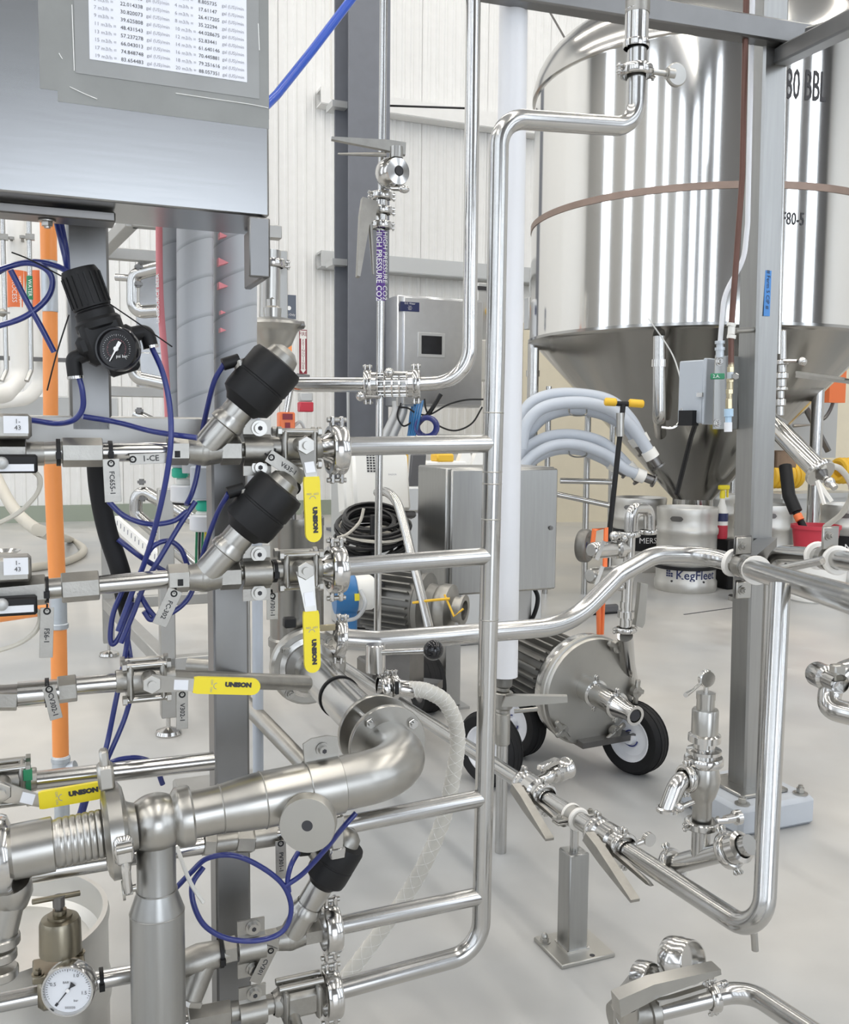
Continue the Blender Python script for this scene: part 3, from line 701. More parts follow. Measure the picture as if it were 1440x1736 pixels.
# ================================================================== clutter behind, right of the post
dB = 10.2
mb = MB(); q = P(1360, 650, dB); f = Fr(q, UX, ZZ); mb.box(f, 1.15, .1, 1.6, (0, .1, 0)); solo('grey_wall_panel', mb, 'trim_grey', 'grey service panel on the wall right of the tall post', 'panel')
for k, (pts, lab) in enumerate((([(1362, 600), (1362, 700), (1340, 700)], 'thin conduit bent along the service panel'), ([(1380, 600), (1380, 720), (1345, 722)], 'second conduit parallel on the service panel'), ([(1345, 650), (1405, 765)], 'dark brace slanting down across the service panel'), ([(1380, 716), (1402, 705), (1415, 670), (1405, 630)], 'black cable curving beside the far tank leg'))):
    mb = MB(); mb.tube(spline([P(x, y, dB-.2) for x, y in pts]) if k == 3 else [P(x, y, dB-.2) for x, y in pts], .02 if k != 2 else .035, 8); solo('service_conduit' if k < 2 else ('brace' if k == 2 else 'service_cable'), mb, 'dark_steel' if k > 1 else 'cast', lab, 'conduit' if k < 2 else 'bar')
mb = MB(); mb.box(Fr(P(1415, 650, 9.9), UX, ZZ), .22, .1, .5, (0, 0, .05)); solo('orange_guard', mb, 'orange_red', 'bright orange guard glimpsed behind the far tank leg', 'guard')
# yellow duct coils on a low shelf
t = thing('yellow_duct_coil', 'coil of ribbed yellow duct hose on the low shelf behind the kegs', 'hose', P(1325, 812, 9.6))
for k in range(7):
    mb = MB(); mb.torus(P(1306+k*7, 806, 9.6), UX, .10, .035, 16, 8); finish('coil_turn', mb, 'yellow_deep', t)
t = thing('yellow_duct_coil', 'coil of ribbed yellow duct hose at the right picture edge', 'hose', P(1430, 805, 9.55))
for k in range(4):
    mb = MB(); mb.torus(P(1424+k*7, 798, 9.55), UX, .10, .035, 16, 8); finish('coil_turn', mb, 'yellow_deep', t)
mb = MB(); mb.tube(spline([P(1215, 810, 9.5), P(1225, 790, 9.5), P(1250, 795, 9.5), P(1262, 815, 9.5)]), .07, 12); solo('orange_hose', mb, 'orange', 'fat orange hose lying behind the kegs', 'hose')
mb = MB(); mb.box(Fr(P(1372, 838, 9.6), UX, ZZ), 1.1, .4, .05); mb.box(Fr(P(1372, 838, 9.6), UX, ZZ), 1.0, .35, .46, (0, 0, -.25)); solo('low_shelf', mb, 'trim_grey', 'low grey bench shelf behind the kegs', 'shelf')
mb = MB(); q = P(1355, 880, 8.0); mb.box(Fr((q.x, q.y, 0), UX, ZZ), .5, .4, .46, (0, 0, .23), b=.02); solo('beige_crate', mb, 'beige_hose', 'beige crate standing behind the red bucket', 'crate')
mb = MB(); mb.box(Fr(P(1320, 778, 7.9), UX, ZZ), .22, .2, .14, b=.01); solo('wooden_block', mb, 'wood', 'brown wooden block behind the tall post', 'block')
t = thing('black_hand_tool', 'black power drill with orange grip leaning in the red bucket', 'tool', P(1360, 890, 6.5))
mb = MB(); mb.tube([P(1332, 790, 6.7), P(1338, 840, 6.6), P(1350, 868, 6.55)], .045, 12); finish('body', mb, 'black_plastic', t)
mb = MB(); mb.tube([P(1350, 868, 6.55), P(1364, 896, 6.5)], .025, 10); finish('grip', mb, 'black_plastic', t)
mb = MB(); mb.tube([P(1352, 872, 6.52), P(1357, 882, 6.5)], .030, 10); finish('trigger', mb, 'orange_red', t)

# ================================================================== kegs
def keg(label, px, d, band=None, txt=None, R=.225, H=.61, logo=False, mark=None, thx=0.0):
    c = P(px, 900, d); c = Vector((c.x, c.y, 0)); t = thing('beer_keg', label, 'keg', c, 'steel beer kegs by the tank')
    def roll(z): return [(R*.955, z-.03), (R*.99, z-.018), (R, z), (R*.99, z+.018), (R*.955, z+.03)]
    pr = [(0, .02), (R*.8, .02), (R*.88, 0), (R*.96, .0), (R, .02), (R, .07), (R*.955, .09)] + roll(.33*H+.03) + roll(.72*H) + [(R*.955, H*.86), (R*.97, H-.05), (R*.985, H-.012), (R*.96, H), (R*.93, H-.01), (R*.92, H-.07), (R*.80, H-.085), (R*.3, H-.06), (0, H-.055)]
    mb = MB(); mb.lathe(c, ZZ, pr, 48); finish('shell', mb, 'keg_steel', t)
    for k in range(3):
        a0 = -PI/2 - .62 + k*2*PI/3 + thx
        mb = MB(); zz = H-.075
        n = 8; w = .10/R; vs = []
        for i in range(n+1):
            a = a0-w/2+w*i/n; hh = .017*math.sqrt(max(0, 1-(2*i/n-1)**4))
            for z in (zz-hh-.002, zz+hh+.002): vs.append(c+Vector(((R*.975)*math.cos(a), (R*.975)*math.sin(a), z)))
        vs2 = [c+(p-c)*1.0+Vector((0, 0, 0)) for p in vs]
        mb.add(vs2, [(2*i, 2*i+2, 2*i+3, 2*i+1) for i in range(n)]); finish('hand_hole', mb, 'dark_steel', t, False)
    mb = MB(); mb.cyl(c+ZZ*(H-.06), c+ZZ*(H-.02), .028, 16, .022); finish('valve_neck', mb, 'dark_steel', t)
    if band:
        mb = MB(); mb.lathe(c, ZZ, [(R*.95, band[0]), (R*1.004, band[0]), (R*1.004, band[1]), (R*.95, band[1])], 48); bd = finish('black_band', mb, 'black_plastic', t)
        if txt:
            tm = text_mb(txt[0], (0, 0, 0), (1, 0, 0), (0, -1, 0), txt[1], 'CENTER', 0); mb = MB(); Rr = R*1.008; a0 = -PI/2+txt[2]
            mb.add([c+Vector((Rr*math.cos(a0+v.x/Rr), Rr*math.sin(a0+v.x/Rr), (band[0]+band[1])/2+v.z)) for v in tm.v], tm.f); finish('lettering', mb, 'white_ink', bd, False)
    if logo:
        Rr = R*.958; a0 = -PI/2-.05
        tm = text_mb('KegFleet', (0, 0, 0), (1, 0, 0), (0, -1, 0), 0.088, 'CENTER', 0, 1.0, bold=.0014); mb = MB()
        mb.add([c+Vector((Rr*math.cos(a0+.18+v.x/Rr), Rr*math.sin(a0+.18+v.x/Rr), .130+v.z)) for v in tm.v], tm.f); finish('lettering', mb, 'navy', t, False)
        for r_ in range(3):                              # little stack-of-kegs emblem: 3x3 blocks
            for cc in range(3):
                mb = MB(); x0 = -.232+cc*.019; z0 = .115+r_*.017
                if r_ == 2 and cc == 2: continue
                q = [(x0, z0), (x0+.016, z0), (x0+.016, z0+.013), (x0, z0+.013)]
                mb.add([c+Vector((Rr*math.cos(a0+.18+x/Rr), Rr*math.sin(a0+.18+x/Rr), z)) for x, z in q], [(0, 1, 2, 3)]); finish('emblem_block', mb, 'navy', t, False)
        for x0 in (-.15, .09):
            mb = MB(); a = a0+x0/R; mb.cyl(c+Vector((R*.9*math.cos(a), R*.9*math.sin(a), .085)), c+Vector((R*.99*math.cos(a), R*.99*math.sin(a), .085)), .008, 8); finish('drain_hole', mb, 'ink', t)
    return t
keg('front steel keg with navy lettering low on its side', 1165, 6.9, band=(.165, .19), logo=True)
keg('steel keg with hand hole and white letters on black band, behind the gooseneck', 1084, 7.9, band=(.18, .35), txt=('MERS', .066, .12), thx=.0)
keg('rearmost steel keg, half hidden behind the spray bottle', 1209, 8.45)
keg('steel keg standing directly behind the tall post', 1294, 7.25, band=(.09, .2), thx=.5)
keg('steel keg with lettered black band at the right picture edge', 1441, 7.3, band=(.20, .38), txt=('Mills', .08, -.25))
# spray bottle on a dark crate
q = P(1227, 950, 7.0); mb = MB(); mb.box(Fr((q.x, q.y, 0), UX, ZZ), .10, .22, .37, (0, 0, .185), b=.01); solo('black_crate', mb, 'black_plastic', 'black crate between the front kegs carrying the spray bottle', 'crate')
zc = .37; q = P(1223, 910, 6.98); q = Vector((q.x, q.y, zc))
t = thing('spray_bottle', 'clear spray bottle with yellow trigger and red liquid', 'bottle', q)
mb = MB(); mb.lathe(q, ZZ, [(0, 0), (.042, 0), (.045, .01), (.045, .10)], 18); finish('red_liquid', mb, 'red', t)
mb = MB(); mb.lathe(q, ZZ, [(.045, .10), (.045, .20), (.02, .27), (.016, .30)], 18); bt = finish('bottle_body', mb, 'white_plastic', t)
mb = MB(); mb.lathe(q, ZZ, [(.046, .13), (.046, .19)], 18); finish('label_wrap', mb, 'navy', bt)
mb = MB(); mb.lathe(q, ZZ, [(0, .30), (.02, .30), (.02, .33), (.016, .36), (0, .36)], 14); mb.box(Fr(q, UX, ZZ), .09, .035, .035, (.01, 0, .38), b=.006); mb.box(Fr(q, UX, ZZ), .012, .012, .07, (.045, 0, .34)); finish('trigger_head', mb, 'yellow', t)
# buckets
q = P(1384, 1000, 6.5); q = Vector((q.x, q.y, 0))
t = thing('white_pail', 'white pail on the floor under the red bucket', 'bucket', q)
mb = MB(); mb.lathe(q, ZZ, [(0, .01), (.17, .01), (.18, 0), (.19, .01), (.19, .03), (.18, .04), (.20, .33), (.215, .33), (.215, .36), (.19, .36), (.185, .3), (0, .3)], 36); finish('pail', mb, 'hot_white', t)
t = thing('red_bucket', 'dark red plastic bucket set in the white pail beside the kegs', 'bucket', q+ZZ*.30)
mb = MB(); mb.lathe(q+Vector((-.02, 0, 0)), ZZ, [(0, .302), (.13, .302), (.155, .50), (.165, .50), (.165, .525), (.15, .525), (.14, .45), (0, .42)], 36); finish('pail', mb, 'red', t)

# ================================================================== hose rack
dh = 6.35
t = thing('hose_rack', 'tubular steel hose rack with cream wall behind it', 'rack', G(960, 850))
for (pa, pb, r) in (((906, 590), (902, 855), .035), ((931, 655), (929, 850), .02), ((998, 680), (996, 850), .022), ((1040, 690), (1036, 862), .02)):
    a = P(*pa, dh+.3); b = P(*pb, dh+.3); mb = MB(); mb.cyl(a, (a.x, a.y, 0.0), r, 12); finish('upright', mb, 'tube_steel', t)
for (pa, pb) in (((905, 690), (1040, 705)), ((950, 815), (1040, 817)), ((945, 838), (1040, 858)), ((945, 668), (1000, 668))):
    mb = MB(); mb.cyl(P(*pa, dh+.28), P(*pb, dh+.28), .02, 12); finish('rail', mb, 'tube_steel', t)
for (y, y2) in ((690, 705), (760, 775)):
    mb = MB(); mb.tube(fillet([P(963, y-10, dh+.1), P(966, y2, dh-.1), P(995, y2, dh-.1), P(995, y-14, dh+.1)], .05), .006, 6); finish('hook', mb, 'satin', t)
def rack_hose(label, pts, r, d, endcap=True):
    t = thing('brewery_hose', label, 'hose', P(*pts[-1], d), 'grey hoses on the rack')
    p = spline([P(x, y, d) for x, y in pts], 8); mb = MB(); mb.tube(p, r, 12); finish('hose_body', mb, 'grey_hose', t)
    dd = (p[-1]-p[-3]).normalized(); mb = MB(); mb.cyl(p[-1]-dd*.03, p[-1]+dd*.03, r*1.25, 14); finish('end_sleeve', mb, 'white_plastic', t)
    mb = MB(); mb.cyl(p[-1]+dd*.03, p[-1]+dd*.09, r*.85, 14); mb.lathe(p[-1]+dd*.09, dd, [(r*.8, 0), (r*1.25, 0), (r*1.25, .012), (0, .012)], 16); finish('ferrule', mb, 'dark_steel', t)
rack_hose('top outer grey hose arching over the rack', [(880, 745), (884, 715), (900, 685), (935, 670), (985, 669), (1035, 680), (1068, 710), (1088, 745)], .042, dh)
rack_hose('second grey hose of the upper bundle with longest drop', [(884, 760), (892, 722), (915, 695), (950, 684), (1000, 684), (1045, 700), (1080, 735), (1103, 770)], .040, dh-.14)
rack_hose('dark inner hose of the upper bundle', [(884, 775), (895, 740), (925, 708), (970, 696), (1020, 703), (1060, 725), (1078, 748)], .034, dh+.08)
rack_hose('top grey hose of the lower bundle', [(880, 785), (895, 760), (930, 741), (975, 738), (1020, 750), (1050, 775), (1068, 795)], .040, dh-.02)
rack_hose('lowest grey hose of the lower bundle', [(884, 795), (905, 772), (940, 755), (985, 755), (1030, 772), (1060, 795), (1086, 806)], .036, dh-.12)
rack_hose('short inner hose of the lower bundle', [(886, 802), (910, 778), (945, 764), (985, 765), (1020, 778), (1040, 790)], .030, dh)
# squeegee with yellow grips
t = thing('squeegee', 'long black handled scraper with yellow T grips before the hose rack', 'squeegee', G(1035, 925))
tp = P(1057, 686, 6.0); bt = P(1020, 1040, 5.9); bt.z = .06
mb = MB(); mb.cyl(tp, bt, .017, 10); finish('handle', mb, 'black_plastic', t)
mb = MB(); mb.cyl(P(1045, 684, 6.0), P(1066, 685, 6.0), .016, 10); finish('crossbar', mb, 'black_plastic', t)
for (x0, x1) in ((1025, 1046), (1066, 1092)):
    mb = MB(); mb.cyl(P(x0, 681 if x0 < 1050 else 683, 6.0), P(x1, 682 if x0 < 1050 else 685, 6.0), .026, 12, bev=.008); finish('grip', mb, 'yellow_deep', t)
mb = MB(); mb.tube([P(1052, 700, 5.97), P(1052, 740, 5.97)], .025, 10); finish('coupler', mb, 'satin', t)
mb = MB(); mb.box(Fr((bt.x, bt.y, .035), UX, ZZ), .24, .04, .05, b=.01); finish('head', mb, 'grey_plastic', t)
mb = MB(); mb.box(Fr((bt.x, bt.y, .006), UX, ZZ), .26, .012, .012); finish('blade', mb, 'black_rubber', t)
# orange wheeled trolley
def wheel(t, c, ax, R, w, hubmat='white_pvc', tyremat='black_rubber', tread=True):
    ax = Vector(ax).normalized(); h = w/2
    mb = MB(); mb.lathe(c, ax, [(R*.62, -h*.8), (R*.70, -h), (R*.90, -h), (R*.98, -h*.7), (R, -h*.3), (R, h*.3), (R*.98, h*.7), (R*.90, h), (R*.70, h), (R*.62, h*.8)], 40, closed=True); ty = finish('tyre', mb, tyremat, t)
    if tread:
        for k in (-.5, 0, .5):
            mb = MB(); mb.torus(c+ax*h*k, ax, R*1.0, R*.012, 40, 5); finish('tread_rib', mb, 'black_gloss' if False else tyremat, ty)
    mb = MB(); mb.lathe(c, ax, [(0, -h*.55), (R*.15, -h*.55), (R*.16, -h*.35), (R*.48, -h*.45), (R*.60, -h*.85), (R*.645, -h*.85), (R*.645, h*.85), (R*.60, h*.85), (R*.48, h*.45), (R*.16, h*.35), (R*.15, h*.9), (0, h*.9)], 32); rm = finish('rim', mb, hubmat, t)
    mb = MB(); mb.torus(c+ax*h*.5, ax, R*.22, R*.02, 20, 6, arc=4.5); finish('hub_clip', mb, 'blue_tube', rm)
q = P(1000, 922, 5.4); t = thing('orange_trolley', 'small orange trolley frame with grey wheel beside the first keg', 'trolley', G(1010, 1010))
wheel(t, P(992, 925, 5.3), Vector((.85, -.5, 0)), .095, .06, 'motor_grey', 'motor_grey', False)
mb = MB(); mb.tube([P(1003, 940, 5.2), P(1008, 898, 5.2), P(1028, 895, 5.2), P(1026, 962, 5.15), P(1014, 965, 5.1), G(1016, 1075, .0)], .014, 8); mb.tube([P(1026, 962, 5.15), G(1021, 1075, .0)], .011, 8); finish('frame', mb, 'orange_red', t)
mb = MB(); mb.tube([P(1013, 995, 5.05), P(1022, 997, 5.05)], .016, 8); finish('tie', mb, 'ink', t)

# ================================================================== tall post and overhead frame
pb = P(1265, 1345, 2.78); PB = Vector((pb.x, pb.y, 0))
pf = Fr(PB, UX, ZZ)
t = thing('support_post', 'tall square stainless post bolted to a grey concrete pier', 'post', PB)
zp = .085
mb = MB(); mb.box(pf, .28, .28, zp, (0, 0, zp/2), b=.012); finish('pier', mb, 'concrete', t)
mb = MB(); mb.box(pf, .17, .17, .012, (0, 0, zp+.006), b=.003); finish('base_plate', mb, 'satin', t)
top = P(1303, -60, 2.70)
LP = .080
def skew_box(mb, b, tp, fr, w, bev=.006):
    h = w/2; e = bev; ring = [(-h+e, -h), (h-e, -h), (h, -h+e), (h, h-e), (h-e, h), (-h+e, h), (-h, h-e), (-h, -h+e)]
    vs = [b+fr.x*x+fr.y*y for x, y in ring]+[tp+fr.x*x+fr.y*y for x, y in ring]; n = 8
    mb.add(vs, [tuple(range(n))[::-1], tuple(range(n, 2*n))]+[(i, (i+1) % n, n+(i+1) % n, n+i) for i in range(n)]); return mb
top2 = top+(top-Vector((PB.x, PB.y, zp))).normalized()*1.5
mb = skew_box(MB(), PB+ZZ*(zp+.012), top2, pf, LP); post = finish('upright', mb, 'brushed_vert', t, ang=20)
for (i, j) in ((-1, -1), (1, -1), (1, 1), (-1, 1)):
    q = pf(i*.108, j*.108, zp); hexbolt(t, q, ZZ, .012, .02, 'anchor_bolt')
    mb = MB(); mb.cyl(q, q+ZZ*.004, .022, 12); finish('washer', mb, 'satin', t)
# overhead frame beams
def beam(label, a, b, w, h, m='frame_steel', name='frame_beam', ea=0, eb=0):
    d_ = (b-a).normalized(); a = a-d_*ea; b = b+d_*eb
    f = Fr((a+b)/2, b-a, ZZ); mb = MB(); mb.box(f, (b-a).length, w, h, b=.005); return solo(name, mb, m, label, 'beam')
beam('overhead square beam running left from the tall post', P(880, -14, 2.45), P(1372, 66, 2.68), .05, .06, ea=1.4)
beam('overhead beam slanting up to the right of the tall post', P(1306, 106, 2.78), P(1450, 35, 2.2), .05, .045, eb=1.0)
beam('short upper overhead beam at the top right corner', P(1374, 62, 2.6), P(1450, 42, 2.4), .04, .045, eb=.8)
# tubes running down the post
vpipe([P(1347, -700, 2.9), P(1320, 600, 2.9)], Wd(4.5, P(0, 0, 2.9)), 'steel_tube', 'tube_steel', 'thin steel tube running down right beside the tall post', 'tube')
vpipe([P(1342, -700, 2.95), P(1313, 600, 2.95)], Wd(4, P(0, 0, 2.95)), 'steel_tube', 'tube_steel', 'second thin steel tube hugging the tall post', 'tube')
# copper line and white line
vpipe([P(1281, -700, 2.62), P(1259, 300, 2.62), P(1240, 560, 2.6), P(1240, 618, 2.6)], Wd(5, P(0, 0, 2.6)), 'copper_pipe', 'copper', 'brown copper pipe dropping in front of the tank to the brass valve', bend=.2)
vpipe([P(1292, -700, 2.66), P(1268, 380, 2.66), P(1262, 440, 2.66), P(1228, 500, 2.68), P(1221, 585, 2.7)], Wd(4.2, P(0, 0, 2.66)), 'white_conduit', 'white_pvc', 'white conduit beside the copper pipe, swinging left to the junction box', 'conduit', bend=.15)
# blue tape on post
q0 = P(1301, 448, 2.59); q1 = P(1299, 536, 2.59)
nrm = -VY
r0 = ray(1301, 490); fo = PB - VY*(LP/2+.0015)
def postface(px, py, e=.0015):
    r = ray(px, py); k = (py-(-60))/(1345.0+60); o = top*(1-k)+pb*k - VY*(LP/2+e); tt = (o-CAM_O).dot(VY)/r.dot(VY); return CAM_O+r*tt
# the tape sits on the side that faces right
a, b = P(1305, 445, 2.64), P(1302, 537, 2.64)
f = Fr((a+b)/2, UX, a-b)
a = postface(1304, 446); b = postface(1300, 536); f = Fr((a+b)/2, UX, ZZ)
mb = MB(); mb.box(f, .022, .001, (a-b).length); tp = solo('blue_tape', mb, 'blue_tape', 'strip of blue masking tape with handwriting on the tall post', 'tape')
mb = text_mb('# Ferm 5 CIP #', f(0, -.001, 0), -ZZ, -VY, .017); finish('handwriting', mb, 'ink', tp, False)
# junction box and bracket plate with brass valve
q = P(1186, 665, 2.85); f = Fr(q, Vector((.8, .6, 0)), ZZ)
t = thing('junction_box', 'grey electrical junction box hung left of the tall post', 'box', q)
w = .085; h = .185
mb = MB(); mb.box(f, w, .09, h, b=.004); finish('body', mb, 'grey_box', t)
mb = MB(); mb.box(f, w+.006, .012, h+.008, (0, -.05, 0), b=.003); finish('lid', mb, 'grey_box', t)
mb = MB(); mb.box(f, .02, .02, .012, (-w*.5, -.04, -.01)); finish('latch', mb, 'polished', t)
mb = MB(); mb.box(f, .03, .05, .045, (-w*.55, 0, -h*.42)); finish('gland', mb, 'black_plastic', t)
mb = MB(); mb.tube([f(-.01, 0, -h*.48), P(1172, 742, 2.9), P(1148, 838, 2.95)], .008, 8); finish('cable', mb, 'black_cable', t)
mb = MB(); mb.tube(spline([P(1100, 540, 3.2), P(1140, 600, 3.1), P(1158, 655, 2.95), P(1168, 668, 2.85)]), .0025, 6); finish('probe_wire', mb, 'trim_grey', t)
mb = MB(); mb.tube(fillet([P(1158, 690, 2.85), P(1150, 728, 2.85), P(1122, 724, 2.85)], .03), .004, 6); finish('hanger_rod', mb, 'polished', t)
a = P(1206, 603, 2.74); b = P(1256, 728, 2.74); f = Fr((a+b)/2, UX, ZZ); 
t = thing('bracket_plate', 'upright stainless bracket plate carrying the brass valve', 'bracket', b)
pw = (b-a).dot(UX); ph = a.z-b.z
mb = MB(); mb.box(f, pw, .004, ph, (0, 0, 0), b=.001); finish('plate', mb, 'brushed_vert', t)
mb = MB(); mb.box(f, .004, .04, ph, (pw/2, .02, 0)); finish('flange', mb, 'satin', t)
for z in (ph*.42, -ph*.42): hexbolt(t, f(-pw*.34, -.002, z), -VY, .009, .008, 'screw', 'polished')
mb = MB(); mb.cyl(P(1246, 561, 2.62), P(1278, 559, 2.70), .008, 10); finish('standoff', mb, 'satin', t)
# white pipe hanger on copper
t = thing('pipe_hanger', 'white plastic pipe hanger on the copper pipe', 'hanger', P(1240, 575, 2.6))
for y0, y1, w in ((548, 553, 15), (553, 567, 12), (568, 574, 15)):
    a, b = P(1241, y0, 2.6), P(1240, y1, 2.6); mb = MB(); mb.cyl(a, b, Wd(w, a)/2, 14); finish('collar', mb, 'white_plastic', t)
# conduit fitting
t = thing('conduit_fitting', 'zinc conduit connector above the junction box', 'connector', P(1221, 605, 2.7))
for y0, y1, w in ((578, 583, 17), (583, 589, 12), (589, 594, 17), (594, 606, 14)):
    a, b = P(1221, y0, 2.7), P(1221, y1, 2.7); mb = MB(); mb.cyl(a, b, Wd(w, a)/2, 12); finish('nut', mb, 'galv', t)
t = thing('brass_ball_valve', 'brass valve and fittings with green lever on the bracket plate', 'valve', P(1237, 730, 2.6))
seq = ((615, 622, 9, 'brass'), (622, 631, 11, 'brass'), (631, 642, 10, 'galv'), (642, 648, 12, 'brass'), (648, 660, 10, 'brass'), (660, 668, 12, 'brass'), (668, 676, 9, 'brass'), (676, 693, 11, 'brass'), (693, 706, 14, 'light_blue'), (706, 716, 10, 'light_blue'), (716, 732, 12, 'white_pvc'))
for k, (y0, y1, w, m) in enumerate(seq):
    a, b = P(1240-k*.5, y0, 2.6), P(1240-k*.5, y1, 2.6); mb = MB()
    (mb.hexa if k % 2 else mb.cyl)(a, b, Wd(w, a)/2*1.1); finish('fitting' if k else 'solder_joint', mb, m, t)
a, b = P(1206, 638, 2.56), P(1250, 637, 2.56); mb = MB(); mb.box(Fr(P(1217, 638, 2.56), b-a, ZZ), Wd(24, a), .005, Wd(10, a), b=.002); lv = finish('lever', mb, 'green', t)
mb = text_mb('2.A.', P(1215, 638, 2.555), b-a, -VY, .012); finish('lettering', mb, 'white_ink', lv, False)
mb = MB(); mb.hexa(P(1248, 637, 2.6), P(1248, 638, 2.55), .009); finish('stem_nut', mb, 'polished', t)

# ================================================================== product pipe with bend to the post
PP = [P(578, 1083, 2.08), P(640, 1087, 2.10), P(965, 1061, 2.28), P(1050, 975, 2.36), P(1110, 940, 2.40), P(1195, 940, 2.42), P(1265, 962, 2.30), P(1450, 1018, 1.42), P(1580, 1062, 1.15)]
RP = .0235
t = thing('product_pipe', 'long polished product pipe rising to the tall post and off to the right', 'pipe', P(1265, 985, 2.3))
mb = MB(); mb.tube(fillet(PP, [.05, .25, .12, .12, .25, .3, .3], 10), RP, 22); finish('pipe', mb, 'tube_steel', t)
dr = (PP[7]-PP[6]).normalized(); d2 = (PP[6]-PP[5]).normalized()
cc = P(1262, 961, 2.31)
for k, (x, y) in enumerate(((1243, 954), (1283, 967))):
    q = P(x, y, 2.325 if k == 0 else 2.22); mb = MB(); ax = d2 if k == 0 else dr; mb.lathe(q, ax, [(RP, -.006), (RP*1.45, -.006), (RP*1.5, 0), (RP*1.45, .006), (RP, .006)], 24, closed=True); finish('liner_ring', mb, 'white_ring', t)
q = P(1262, 961, 2.27); f = Fr(q, UX, ZZ)
t = thing('pipe_bracket', 'bolted saddle bracket holding the product pipe on the tall post', 'bracket', q)
mb = MB(); mb.lathe(P(1262, 960, 2.29), (d2+dr).normalized(), [(RP*1.02, -.017), (RP*1.25, -.017), (RP*1.25, .017), (RP*1.02, .017)], 24, closed=True); finish('saddle_band', mb, 'satin', t)
for sg, yy in ((1, 925), (-1, 1000)):
    q = P(1261, yy, 2.30); fb = Fr(q, UX, ZZ)
    mb = MB(); mb.box(fb, .045, .006, .042, (0, 0, 0), b=.002); finish('ear', mb, 'satin', t)
    mb = MB(); mb.box(fb, .055, .005, .046, (.008, .012, 0), b=.002); finish('back_ear', mb, 'dark_steel', t)
    hexbolt(t, fb(-.006, -.003, 0), -VY, .008, .010, 'bolt', 'satin')
a = P(1264, 961, 2.33); mb = MB(); e = PB+ZZ*a.z-VY*.05
mb.box(Fr((a+e)/2, e-a, ZZ), (e-a).length, .05, .06); finish('standoff_arm', mb, 'dark_steel', t)
# second saddle with pipe behind at the right edge
t = thing('return_pipe', 'shorter polished return pipe with white liner rings at the right edge', 'pipe', P(1400, 960, 2.2))
mb = MB(); mb.tube(fillet([P(1292, 1460, 2.5), P(1312, 938, 2.5), P(1400, 945, 2.2), P(1460, 955, 2.0)], .07, 10), RP*.95, 20); finish('pipe', mb, 'tube_steel', t)
mb = MB(); mb.tube([P(1290, 972, 2.2), P(1395, 950, 2.05)], .0095, 12); finish('tie_bar', mb, 'tube_steel', t)
ax = (P(1460, 955, 2.0)-P(1400, 945, 2.2)).normalized()
for (x, y, d) in ((1388, 942, 2.24), (1420, 950, 2.13)):
    mb = MB(); mb.ring(P(x, y, d), ax, RP*.9, RP*1.45, .012, 24, .003); finish('liner_ring', mb, 'white_ring', t)
q = P(1405, 946, 2.17); mb = MB(); mb.ring(q, ax, RP*.95, RP*1.25, .03, 24); finish('saddle_band', mb, 'satin', t)
q = P(1408, 912, 2.14); fb = Fr(q, UX, ZZ); mb = MB(); mb.box(fb, .045, .006, .05, (0, 0, 0), b=.002); mb.box(fb, .045, .006, .05, (.012, .012, 0)); finish('ear', mb, 'satin', t); hexbolt(t, fb(-.008, -.003, .006), -VY, .008, .010)
# fitting poking in at the right edge
t = thing('hose_fitting', 'polished elbow and cap fitting poking in at the right edge', 'fitting', P(1425, 1205, 2.0))
mb = MB(); mb.lathe(P(1383, 1141, 2.0), P(1425, 1160, 1.9)-P(1383, 1141, 2.0), [(0, 0), (.024, .0), (.027, .008), (.027, .05), (.02, .055), (.02, .10)], 20); finish('cap', mb, 'polished', t)
mb = MB(); mb.tube(spline([P(1460, 1130, 1.95), P(1425, 1145, 1.95), P(1408, 1175, 1.95), P(1412, 1200, 1.93), P(1450, 1212, 1.9)]), .024, 18); finish('elbow', mb, 'polished', t)
mb = MB(); mb.box(Fr(P(1420, 1140, 1.93), UX, ZZ), .03, .02, .035, b=.003); finish('clamp_lug', mb, 'satin', t)

# ================================================================== floor pipe, vertical tube, bypass with relief valve
FP = [P(560, 1062, 3.9), P(900, 1318, 2.30), P(1030, 1408, 1.96), P(1290, 1588, 1.60)]
za = .305
def Gz(x, y, z=za): return G(x, y, z)
p1 = Gz(975, 1385); p2 = Gz(1294, 1592); dirf = (p2-p1).normalized()
p0 = p1 - dirf*1.75
R1 = .0190
top_t = P(1323, 990, 1.70)
t = thing('floor_loop_pipe', 'polished pipe running low along the floor and turning up beside the post', 'pipe', Gz(975, 1385))
mb = MB(); mb.tube(fillet([p0, p2 + dirf*.0, top_t], .055, 10), R1, 22); finish('pipe', mb, 'tube_steel', t)
mb = MB(); mb.cyl(P(1279, 1580, 1.60), P(1281, 1611, 1.60), .0065, 8); finish('drain_stub', mb, 'satin', t)
def along(px):   # point on floor pipe axis nearest to this pixel column
    lo, hi = 0, 3.0
    best = None
    for i in range(400):
        s_ = -1.6+3.2*i/400; p = p1+dirf*s_; rel = p-CAM_O; x = CX+FPX*rel.dot(_R)/rel.dot(_F)
        if best is None or abs(x-px) < best[0]: best = (abs(x-px), p)
    return best[1]
side = dirf.cross(ZZ).normalized()        # towards the camera left side
